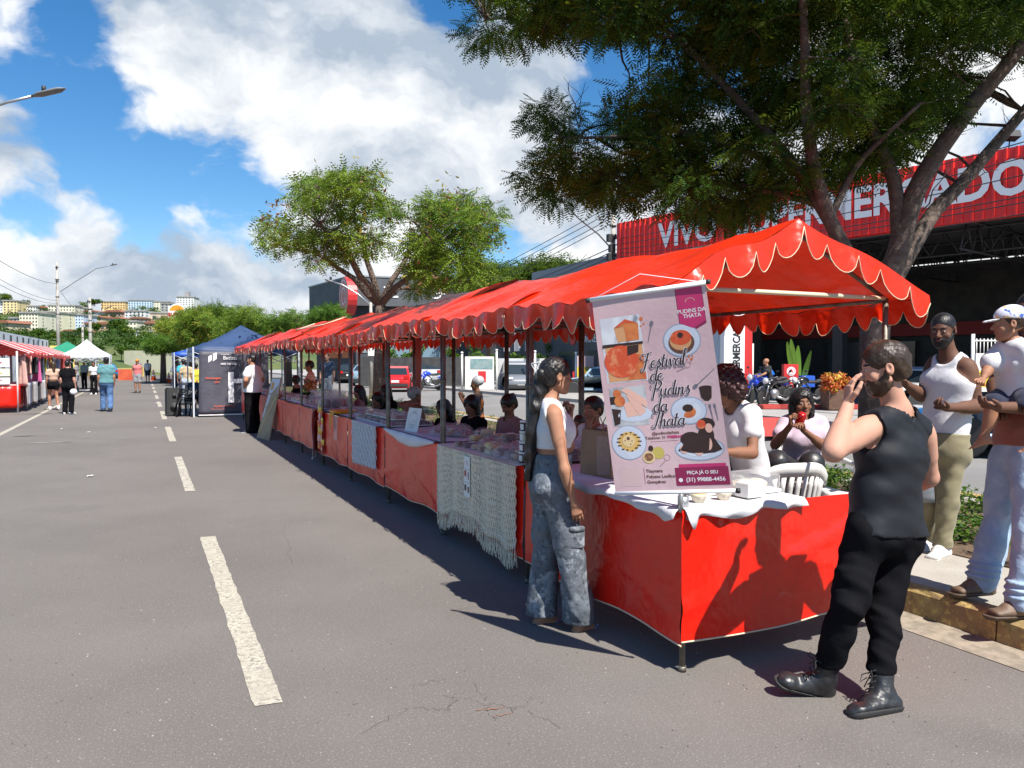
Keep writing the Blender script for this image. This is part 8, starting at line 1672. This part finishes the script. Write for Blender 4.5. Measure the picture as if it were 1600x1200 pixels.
root = empty('drink_can',P(1247,656,D5 - .24) - V((0,0,.05)),0,'red soda can held at the seated woman\'s mouth','can'); mb = MB(); mb.lathe((0,0,0),[(.026,0),(.033,.008),(.033,.105),(.027,.118),(.026,.12)],18); mb.build('body',mat('can_red',(.60,.02,.02),.25,metal=.4,noise=(18,(.75,.70,.70),.60,.62)),root); root.rotation_euler = (.5,-.1,0)
chair(V((*P(1268,790,6.3)[:2],.145)),R(160 + 8),'white plastic armchair the pink shirted woman sits on',M_CHW,'white plastic chairs')
qc = P(1205,770,5.35); chs = chair(V((qc.x,qc.y,0)),R(-10),'white plastic chair seen from behind, inside the nearest stall',M_CHW,'white plastic chairs'); chs.scale = (1.15,1.1,1.12)
mb = MB(); mb.grid(8,8,lambda a,b: ((a - .5) * (.26 - .06 * b),.03 * math.sin(a * 3.14) * math.sin(3.14 * b),b * .34)); mb.grid(8,8,lambda a,b: ((.5 - a) * (.26 - .06 * b),-.06 * math.sin(a * 3.14) * math.sin(3.14 * b),b * .34)); o = tag(mb.build('carrier_bag',mat('grey_bag',(.16,.17,.19),.4,bump=(20,.6,4,.01)),loc=P(1432,785,5.6),solid=.002),'dark grey bag hanging behind the bearded man\'s arm','bag'); o.rotation_euler = (0,0,R(-30))
# ------------------------------------------------------------------ vendors seated or standing behind the counters
def seated(label,u,v,X,yaw,sk='brown',sex='f',top=None,hair=None,pose=None,head=(0,-10),q=1,H=1.62,bot=None,build=1.05,hands=None,chairm=None,z0=0.0,headc=None,**k):
 """head centre of the sitter sits at pixel (u, v) on plane x = X"""
 c = onX(u,v,X); s = H / 1.75; sh = c.z - z0 - 1.17 * s; loc = V((c.x,c.y,z0 + sh)); B = dict(pelvis=(0,-.02,.50),waist=(0,0,.63),chest=(0,.03,.83),neck=(0,.02,.99),head=(0,.05,1.17),shR=(.17,.02,.95),shL=(-.17,.02,.95),elR=(.22,.06,.69),elL=(-.22,.06,.69),wrR=(.13,.28,.70),wrL=(-.13,.28,.70),hipR=(.09,.0,.48),hipL=(-.09,.0,.48),knR=(.11,.42,.50),knL=(-.11,.42,.50),anR=(.11,.42,.09),anL=(-.11,.42,.09))
 B.update(pose or {}); M_ = Matrix.Rotation(R(yaw),3,'Z'); hd = M_ @ (V(B['head']) * s); loc -= V((hd.x,hd.y,0));
 r_,cx_ = person(label,loc,yaw,H,pose=B,sk=sk,sex=sex,build=build,q=q,top=top or dict(m=F_BLK,kind='tee'),bottom=bot or dict(m=F_BLK,kind='slim'),shoes=dict(m=M_BUMP,sole=M_SOLEB,kind='sneaker'),hair=hair or dict(kind='bun'),head=head,hands=hands,**k)
 return r_,cx_
seated('man resting his chin on his hand, seated just right of the waiting woman',926,640,3.45,110,'tan','m',dict(m=F_WHT,kind='tank'),dict(kind='short'),dict(elL=(-.12,.24,.78),wrL=(-.03,.13,.99)),(0,-6),hands=dict(L=dict(dir=(.0,.1,.9),palm=(0,-1,0),curl=.5)),group='people seated behind the counters')
seated('child seated low between the waiting woman and the chin resting man',905,662,3.55,110,'tan','f',dict(m=F_PLUM,kind='tee'),dict(kind='short',m=H_BROWN),None,(5,-14),H=1.15,group='people seated behind the counters')
seated('woman with black bun and dusty pink top looking down at the second counter',795,633,3.45,95,'brown','f',dict(m=fabric('cloth_dusty',(.26,.14,.13)),kind='tee'),dict(kind='bun',bun=(.0,-.10,.06)),None,(10,-28),group='people seated behind the counters',build=1.1)
seated('woman with thick black bobbed hair seated behind the cheese packs',737,634,3.40,100,'brown','f',dict(m=F_BLK,kind='tee'),dict(kind='bob'),None,(15,-16),build=1.2,group='people seated behind the counters')
seated('woman in black with long hair beside the third stall posts',692,638,3.40,95,'brown','f',dict(m=F_BLK,kind='long'),dict(kind='long'),None,(10,-20),group='people seated behind the counters')
seated('grey haired person with raised elbow behind the drawn card',648,616,3.50,-75,'brown','f',dict(m=fabric('cloth_rust',(.30,.09,.05)),kind='tank'),dict(kind='bun',m=H_GREY,bun=(0,-.10,.03)),dict(elL=(-.42,.05,.98),wrL=(-.20,.16,1.06),elR=(.26,.05,.70)),(0,-5),group='people seated behind the counters',build=1.15)
seated('woman in black with a red cap-like scarf behind the fourth counter',602,612,3.55,120,'dark','f',dict(m=F_BLK,kind='long'),dict(kind='long'),None,(0,-14),group='people seated behind the counters')
seated('black clad woman beside the scarf woman at the fourth counter',590,625,3.35,100,'brown','f',dict(m=F_BLK,kind='tee'),dict(kind='bob'),None,(20,-18),group='people seated behind the counters')
seated('dark haired woman in profile behind the orange tray',560,612,3.45,60,'tan','f',dict(m=F_PLUM,kind='tee'),dict(kind='long'),None,(20,-10),group='people seated behind the counters')
_,c6 = seated('vendor in orange striped shirt behind the seventh counter',483,572,3.45,80,'tan','m',dict(m=mat('striped_orange',(.58,.26,.17),.8,wave=(5,(.62,.45,.36),'Z')),kind='tee'),dict(kind='short'),None,(0,-15),H=1.78,group='people seated behind the counters')
seated('person with dark hair bending behind the eighth counter',462,594,3.5,90,'brown','f',dict(m=F_BLK,kind='tee'),dict(kind='bob'),None,(0,-20),group='people seated behind the counters')
c = onX(745,600,4.75); s_ = 1.56 / 1.75; loc = V((c.x,c.y,c.z - 1.632 * s_)); person('woman with grey hair net and black-orange halter top standing behind the second stall',loc,65,1.56,sk='brown',sex='f',build=1.12,q=1,pose=dict(elR=(.3,.12,1.15),wrR=(.2,.25,1.36),elL=(-.26,.12,1.16),wrL=(-.12,.28,1.40)),head=(0,-10),hands=dict(L=dict(dir=(0,.2,.9),palm=(1,0,0),curl=.5)),top=dict(m=mat('halter_print',(.03,.03,.03),.7,noise=(7,(.60,.15,.03),.52,.56)),kind='strap',e=.008,ain=-.05,aw=.075,back=.09,backlow=.12),bottom=dict(m=F_BLK,kind='slim'),shoes=dict(m=M_BUMP,sole=M_SOLEB,kind='sneaker'),hair=dict(kind='net',m=mat('hair_net',(.42,.43,.45),.7,bump=(90,.6,3,.003))))
c = onX(511,548,5.4); person('man in navy tee and white shorts standing on the median beyond the sixth stall',V((c.x,c.y,.15)),150,1.74,sk='pale',q=1,top=dict(m=fabric('cloth_slate',(.05,.08,.15)),kind='tee'),bottom=dict(m=F_WHT,kind='shorts',len=.85),shoes=dict(m=M_SHW,sole=M_SOLEW,kind='sneaker'),hair=dict(kind='buzz'))
loc = G(395,676); person('stocky man in white tee and black trousers with hands on hips beside the leaning board',V((loc.x,loc.y,0)),55,1.78,sk='tan',q=1,build=1.22,belly=.06,pose=dict(elL=(-.38,-.05,1.18),wrL=(-.20,.08,1.02),elR=(.38,-.05,1.18),wrR=(.20,.08,1.02)),hands=dict(L=dict(dir=(.6,.6,-.3),palm=(1,0,0),curl=.8),R=dict(dir=(-.6,.6,-.3),palm=(-1,0,0),curl=.8)),top=dict(m=F_WHT,kind='tee',e=.022,hem=-.04,flare=.02),bottom=dict(m=F_BLK,kind='wide',w=.95,over=1.0),shoes=dict(m=M_BUMP,sole=M_SOLEW,kind='sneaker'),hair=dict(kind='buzz'))
# ------------------------------------------------------------------ people down the road
def walker(label,u,v,yaw,H,q=0,**k): g = G(u,v); return person(label,V((g.x,g.y,0)),yaw,H,q=q,**k)
stepL = dict(knL=(-.098,.16,.52),anL=(-.098,.10,.10),knR=(.098,-.02,.50),anR=(.098,-.22,.13))
SN = dict(m=M_BUMP,sole=M_SOLEB,kind='sneaker'); SNW = dict(m=M_SHW,sole=M_SOLEW,kind='sneaker')
walker('man in teal tee and blue jeans walking away down the road',167,643,2,1.76,1,sk='tan',build=1.15,pose=stepL,top=dict(m=F_TEAL,kind='tee',e=.02,flare=.02),bottom=dict(m=F_JBL,kind='straight',folds=.006),shoes=SN,hair=dict(kind='short'))
walker('woman in black tee and wide black trousers with a white shoulder bag',107,647,-25,1.66,1,sk='pale',sex='f',build=1.15,top=dict(m=F_BLK,kind='tee'),bottom=dict(m=F_BLK,kind='straight',w=.95),shoes=SNW,hair=dict(kind='short'))
walker('woman in peach top and black shorts with loose brown hair',84,641,20,1.62,1,sk='tan',sex='f',pose=dict(stepL,elR=(.3,.2,1.2),wrR=(.2,.4,1.25)),top=dict(m=F_BEIGE,kind='tee',hem=.15,sl=.4),bottom=dict(m=F_BLK,kind='shorts',len=.42),shoes=SNW,hair=dict(kind='long',m=H_BROWN))
walker('man in purple-grey tee and denim shorts looking at the hanging clothes',68,626,60,1.72,0,sk='tan',top=dict(m=F_PURP,kind='tee'),bottom=dict(m=fabric('denim_short',(.09,.19,.36)),kind='shorts',len=.9),shoes=SNW,hair=dict(kind='short'))
walker('woman in white top and black flared trousers facing us',147,616,170,1.62,0,sk='brown',sex='f',top=dict(m=F_WHT,kind='tee'),bottom=dict(m=F_BLK,kind='bell',folds=.008),shoes=SNW,hair=dict(kind='bun'))
walker('man in light blue shirt and black trousers near the stall end',132,607,150,1.66,0,sk='tan',top=dict(m=fabric('cloth_light_blue',(.30,.38,.48)),kind='tee'),bottom=dict(m=F_BLK,kind='straight'),shoes=SN,hair=dict(kind='short'))
walker('person in dusty grey top by the racks, left of the light blue shirt man',120,611,80,1.66,0,sk='tan',sex='f',top=dict(m=F_GREY,kind='tee'),bottom=dict(m=F_GREY,kind='straight'),shoes=SN,hair=dict(kind='long',m=H_BROWN))
walker('man in coral tank top, grey shorts and orange hat standing in the road',215,614,165,1.74,0,sk='tan',build=1.1,top=dict(m=F_CORAL,kind='tank'),bottom=dict(m=F_GREY,kind='shorts',len=.85),shoes=SN,hair=dict(kind='cap',m=mat('hat_orange',(.65,.22,.03),.8)))
walker('man in white tee and dark shorts beyond the coral tank top man',231,598,165,1.76,0,sk='tan',top=dict(m=F_WHT,kind='tee'),bottom=dict(m=F_NAVY,kind='shorts',len=.9),shoes=SN,hair=dict(kind='short'))
walker('person in blue tee hidden behind the coral tank top man',216,600,0,1.74,0,sk='tan',top=dict(m=fabric('cloth_royal',(.05,.10,.40)),kind='tee'),bottom=dict(m=F_GREY,kind='shorts',len=.9),shoes=SN,hair=dict(kind='short'))
walker('woman in white blouse at the open side of the blue canopy',274,612,60,1.66,0,sk='tan',sex='f',top=dict(m=fabric('cloth_pale_white',(.52,.56,.60)),kind='tee'),bottom=dict(m=F_NAVY,kind='straight'),shoes=SN,hair=dict(kind='short'))
walker('person in cream top standing inside the navy tent',292,633,-20,1.68,0,sk='tan',sex='f',top=dict(m=fabric('cloth_cream',(.55,.42,.25)),kind='tee'),bottom=dict(m=fabric('cloth_light_jeans',(.40,.45,.52)),kind='slim'),shoes=SN,hair=dict(kind='short'))
walker('person in cyan top behind the cream top one in the navy tent',287,626,0,1.72,0,sk='tan',top=dict(m=F_CYAN,kind='tee'),bottom=dict(m=F_NAVY,kind='straight'),shoes=SN,hair=dict(kind='short'))
walker('person in bright yellow top beside the dark cross banner',307,632,10,1.55,0,sk='tan',top=dict(m=F_YEL,kind='tee'),bottom=dict(m=F_DRED,kind='straight'),shoes=SN,hair=dict(kind='short'))
mb = MB(); mb.ell((0,0,0),(.10,.05,.09)); g = P(115,612,23.2); tag(mb.build('shoulder_bag',F_WHT,loc=g),'small round white bag on the hip of the black clad woman','bag')
# ------------------------------------------------------------------ tents
M_NAVYT = mat('navy_canvas',(.030,.062,.15),.6,noise=(2,(.024,.05,.12),.4,.65),bump=(8,.3,3,.02),trans=.06); M_WT = mat('white_canvas',(.66,.68,.66),.6,trans=.25,bump=(6,.3,3,.02)); M_BT = mat('blue_canvas',(.02,.09,.45),.5,trans=.15); M_WFR = mat('tent_leg_white',(.60,.62,.66),.4,metal=.3)
def tent(label,x0,y0,x1,y1,ze,zp,m,zv=.22,legm=M_WFR,skip=()):
 cx_,cy_ = (x0 + x1) / 2,(y0 + y1) / 2; root = empty('market_tent',(cx_,cy_,0),0,label,'tent','pop-up tents'); mb = MB(); cs_ = [(x0,y0),(x1,y0),(x1,y1),(x0,y1)]; n = 8
 for k in range(4):
  a,b = V((*cs_[k],ze)) - V((cx_,cy_,0)),V((*cs_[(k + 1) % 4],ze)) - V((cx_,cy_,0)); ap = V((0,0,zp))
  def f(s,t,a=a,b=b): q = a.lerp(b,s).lerp(ap,t); q.z -= .10 * math.sin(math.pi * t) * (zp - ze) + .05 * math.sin(math.pi * s) * (1 - t); return q
  mb.grid(8,8,f); mb.grid(8,2,lambda s,t,a=a,b=b: a.lerp(b,s) * 1.0 + V((0,0,-zv + t * (zv - .004) - .05 * math.sin(math.pi * s))))
 mb.build('canopy',m,root,solid=.003)
 for k,(x,y) in enumerate(cs_):
  if k in skip: continue
  mb = MB(); mb.box((x - cx_,y - cy_,ze / 2),(.045,.045,ze)); mb.build('leg',legm,root)
 for k in range(4):
  a,b = cs_[k],cs_[(k + 1) % 4]; A_,B_ = V((a[0] - cx_,a[1] - cy_,0)),V((b[0] - cx_,b[1] - cy_,0)); mb = MB()
  for j in range(4): s0,s1 = j / 4,(j + 1) / 4; z0,z1 = (ze - .15,ze - .45) if j % 2 == 0 else (ze - .45,ze - .15); mb.tube([A_.lerp(B_,s0) + V((0,0,z0)),A_.lerp(B_,s1) + V((0,0,z1))],.012,4); mb.tube([A_.lerp(B_,s0) + V((0,0,z1)),A_.lerp(B_,s1) + V((0,0,z0))],.012,4)
  mb.build('scissor_brace',legm,root)
 return root
g = G(303,652); tx,ty = g.x,g.y; tent('navy pop-up tent beside the far end of the red stalls',tx,ty,tx + 3.0,ty + 3.2,2.05,2.78,M_NAVYT)
g2 = P(276,600,40); tent('small bright blue pop-up canopy behind the navy tent',g2.x - .1,g2.y,g2.x + 3,g2.y + 3,2.1,2.65,M_BT)
gw = P(172,600,40); tent('white pop-up tent at the end of the left row of stalls',gw.x - 2.2,gw.y,gw.x,gw.y + 2.2,2.0,2.8,M_WT);
gg = P(150,600,44); tent('green and white tent just behind the white one',gg.x - 3.0,gg.y,gg.x,gg.y + 2.6,2.05,2.8,mat('green_canvas',(.02,.25,.14),.6,trans=.2))
bx0,bx1,by = tx + .14,tx + 2.10,ty - .06; root = empty('funeral_banner',((bx0 + bx1) / 2,by,.08),0,'large charcoal banner with a white cross hung across the tent front','banner'); bw,bh = bx1 - bx0,1.84
def cf(x,y,t=0): return V(((x - .5) * bw * (1 + .03 * (.5 - y)),-.03 * math.sin(6 * x + 3 * y) * (1 - y) - t - .006 * math.sin(11 * x) * (1 - y),y * bh))
M_CHB2 = mat('banner_charcoal',(.075,.072,.095),.6,noise=(2,(.055,.052,.07),.4,.6),bump=(6,.4,3,.02)); mb = MB(); mb.grid(16,16,lambda a,b: cf(a,b)); mb.build('sheet',M_CHB2,root,solid=-.003)
def cl(nm,m,fn): mb = MB(); fn(mb); mb.build(nm,m,root)
def cr(mb,x0,x1,y0,y1,t=.04):
 for k in range(6):
  for j in range(8): ya,yb = lerp(y0,y1,j / 8),lerp(y0,y1,(j + 1) / 8); mb.poly([cf(lerp(x0,x1,k / 6),ya,t),cf(lerp(x0,x1,(k + 1) / 6),ya,t),cf(lerp(x0,x1,(k + 1) / 6),yb,t),cf(lerp(x0,x1,k / 6),yb,t)])
cl('cross',F_WH,lambda mb: (cr(mb,.41,.49,.18,.67),cr(mb,.49,.72,.49,.56)))
cl('hem',F_WH,lambda mb: cr(mb,0,1,-.02,.0,.0)); O_ = flat_mat('orange_red',(.55,.09,.04))
def ct(s_,x,y,size,m,**k): mb = MB(); add_text(mb,s_,lambda a,b: cf(x + a / bw,y + b / bh,.04),size,**k); mb.build('lettering',m,root)
ct('Batista',.44,.895,.15,F_WH,bold=.01); ct('Funerária',.31,.955,.06,F_WH,align='LEFT'); ct('(31) 3851-0000',.70,.79,.08,F_WH,bold=.02) if False else ct('0800 728 8082',.42,.80,.075,F_WH,bold=.02); ct('Homenagem',.20,.575,.085,O_,bold=.03); ct('24H',.25,.51,.09,O_,bold=.01); ct('PLANO FAMILIAR',.36,.125,.075,O_,bold=.02); ct('24 horas por dia',.26,.085,.055,O_)
def folded(mb):
 for (x0,x1,y0,y1,sk_) in [(.13,.18,.82,.93,.04),(.195,.25,.84,.97,.04)]: mb.poly([cf(x0,y0,.013),cf(x1,y0 + sk_,.013),cf(x1,y1 + sk_ * .4,.013),cf(x0,y1 - sk_ * .2,.013)])
cl('emblem',F_WH,folded)
for k in range(4): chair(V((tx - .12 + .02 * k,ty + .35 + .06 * k,.05 * k)),R(150 + 2 * k),['lowest','second lowest','second highest','highest'][k] + ' black plastic chair in the stack by the navy tent leg',M_CHB,'stacked black chairs')
chair(V((tx + .25,ty + .75,0)),R(120),'single black plastic chair behind the stack, inside the navy tent',M_CHB)
mb = MB(); mb.box((0,0,.42),(.40,.36,.84)); o = tag(mb.build('loudspeaker',M_BUMP,loc=(tx - .52,ty + .9,0),rz=R(10),bevel=.03),'black loudspeaker standing left of the chair stack','speaker')
mb = MB()
for z,r_ in ((.28,.13),(.62,.07)): mb.lathe((0,-.20,z),[(r_,-.01),(r_ * .8,.01),(.02,.02)],14,'Y')
mb.build('speaker_cone',M_DARK,o)
# ------------------------------------------------------------------ left row: red and white stalls with clothes
M_LRED = mat('striped_canopy',(.62,.03,.03),.5,trans=.15,wave=(.42,(.62,.05,.04),'Y'),bump=(5,.4,3,.03)); M_LW = mat('stripe_white',(.66,.62,.60),.6)
LX = -3.62; LN = 8; cols = [(.55,.10,.28),(.02,.02,.025),(.50,.30,.08),(.60,.55,.05),(.45,.02,.08),(.20,.11,.34),(.62,.20,.30),(.05,.05,.06),(.35,.05,.05),(.10,.22,.12),(.45,.45,.47),(.14,.16,.3),(.6,.35,.3)]
CLM = [fabric('garment_%s' % 'abcdefghijklm'[i],c_) for i,c_ in enumerate(cols)]
cw = ['pink','black','ochre','yellow','crimson','purple','rose','charcoal','dark red','green','light grey','slate blue','salmon']
ld_ = ['nearest stall of the left row with framed cards and a red front','second stall of the left row with grey trousers hung below','third stall of the left row, behind the couple looking at clothes','fourth stall of the left row with pink garments','fifth stall of the left row','sixth stall of the left row','seventh stall of the left row','last stall of the left row beside the white tent']
for i in range(LN):
 y0 = 28.7 + 2.3 * i; root = empty('clothes_stall',(LX,y0,0),0,ld_[i],'stall','red and white stalls in the left row'); L_ = 2.25; W = 2.0
 for (x,y) in ((0,0),(0,L_),(-W,0),(-W,L_)): mb = MB(); mb.tube([(x,y,0),(x,y,1.95)],.028,7); mb.build('post',M_LW if i == 0 else M_STEEL,root)
 mb = MB(); nx_ = 12
 def rf(a,b): x = lerp(.22,-W - .2,a); t = 1 - abs(x + W / 2) / (W / 2 + .22); return (x,lerp(-.05,L_ + .05,b),1.92 + .50 * t + .03 * math.sin(14 * b + i) * (1 - t) - .04 * math.sin(math.pi * b))
 mb.grid(12,12,rf); n = 36; vs = []; fs = []
 for k in range(n + 1): t = k / n; y = lerp(-.05,L_ + .05,t); vs += [(.225,y,rf(0,t)[2]),(.24 + .01 * math.sin(9 * y),y,rf(0,t)[2] - .08 - .08 * abs(math.sin(t * 9 * math.pi)))]
 mb.add(vs,[(2 * k,2 * k + 2,2 * k + 3,2 * k + 1) for k in range(n)],True)
 c_ = mb.build('canopy',M_LRED,root); mb = MB()
 for kk in range(5): b0_ = .02 + kk * .22; mb.grid(12,1,lambda a,b: (V(rf(a,b0_ + .055 * b)) + V((0,0,.006))));
 mb.build('white_stripe',M_LW,c_)
 mb = MB(); mb.grid(8,4,lambda a,b: (.02 + .01 * math.sin(8 * a),a * L_,.15 + .72 * b)); mb.build('skirt',M_VIN,root,solid=.004)
 mb = MB(); mb.grid(8,4,lambda a,b: (-a * W,-.02,.15 + .72 * b)); mb.build('end_skirt',M_VIN,root,solid=.004) if i == 0 else None
 mb = MB(); mb.bbox(-.7,.0,.03,L_ - .03,.85,.88); mb.build('table_board',M_LW,root); mb = MB(); mb.tube([(.08,0,1.82),(.08,L_,1.82)],.012,5); mb.build('hanging_rail',M_STEEL,root)
rnd = random.Random(6)
gar = {}
def garment(kind,mi):
 key = (kind,mi)
 if key not in gar:
  mb = MB()
  if kind == 'top': mb.grid(8,8,lambda a,b: (.03 * math.sin(10 * a + 2),(a - .5) * (.34 + .16 * (1 - b) + (.18 if b > .72 else 0)),-.62 * (1 - b) + .02 * math.sin(5 * a)))
  elif kind == 'dress': mb.grid(8,10,lambda a,b: (.04 * math.sin(14 * a + 1),(a - .5) * (.26 + .26 * (1 - b)),-.95 * (1 - b)))
  else:
   for s_ in (-1,1): mb.grid(5,8,lambda a,b: (.03 * math.sin(8 * a),s_ * .11 + (a - .5) * .20,-.75 * (1 - b)))
  me = mb.build('garment',CLM[mi],solid=.01); gar[key] = me; return me
 o = gar[key].copy(); col.objects.link(o); return o
seen = {}
for i in range(LN):
 y0 = 28.7 + 2.3 * i
 for k in range(8 if i < 4 else 5):
  mi = rnd.randrange(len(CLM)); kind = rnd.choice(['top','top','dress']); o = garment(kind,mi); o.name = 'garment'; o.location = (LX + .10,y0 + .25 + k * (.25 if i < 4 else .4),1.80); o.rotation_euler = (0,0,rnd.uniform(-.5,.9)); tag(o,f'{cw[mi]} {kind} hanging high on the {["nearest", "second", "third", "fourth", "fifth", "sixth", "seventh", "last"][i]} left stall','garment',f'{cw[mi]} {kind}s hung on the {["nearest", "second", "third", "fourth", "fifth", "sixth", "seventh", "last"][i]} left stall')
 if i < 3:
  for k in range(4): mi = (10,10,11,7)[k]; o = garment('trousers',mi); o.name = 'garment'; o.location = (LX + .14,y0 + (.75 if i == 0 else .3) + k * .42,.92); o.rotation_euler = (0,0,rnd.uniform(-.3,.5)); tag(o,f'{cw[mi]} trousers hung low in front of the {["nearest", "second", "third"][i]} left stall','garment',f'{cw[mi]} trousers hung low on the {["nearest", "second", "third"][i]} left stall')
for k,(z,m_,lb) in enumerate([(1.45,F_WH,'top white card with a red script mark on the nearest left stall'),(1.12,flat_mat('card_yellow',(.66,.66,.50)),'middle card with a yellow mark on the nearest left stall'),(.90,F_WH,'lowest white card standing on the nearest left stall table')]):
 root = empty('picture_card',(LX - .55,28.62,z),0,lb,'card','cards at the end of the left row'); mb = MB(); mb.box((0,0,.14),(.72,.02,.28 if k < 2 else .24)); mb.build('board',m_,root); mb = MB(); mb.ell((0,-.014,.14),(.16,.004,.04)); mb.build('mark',[FM['red'],FM['cheese'],FM['pink']][k],root)
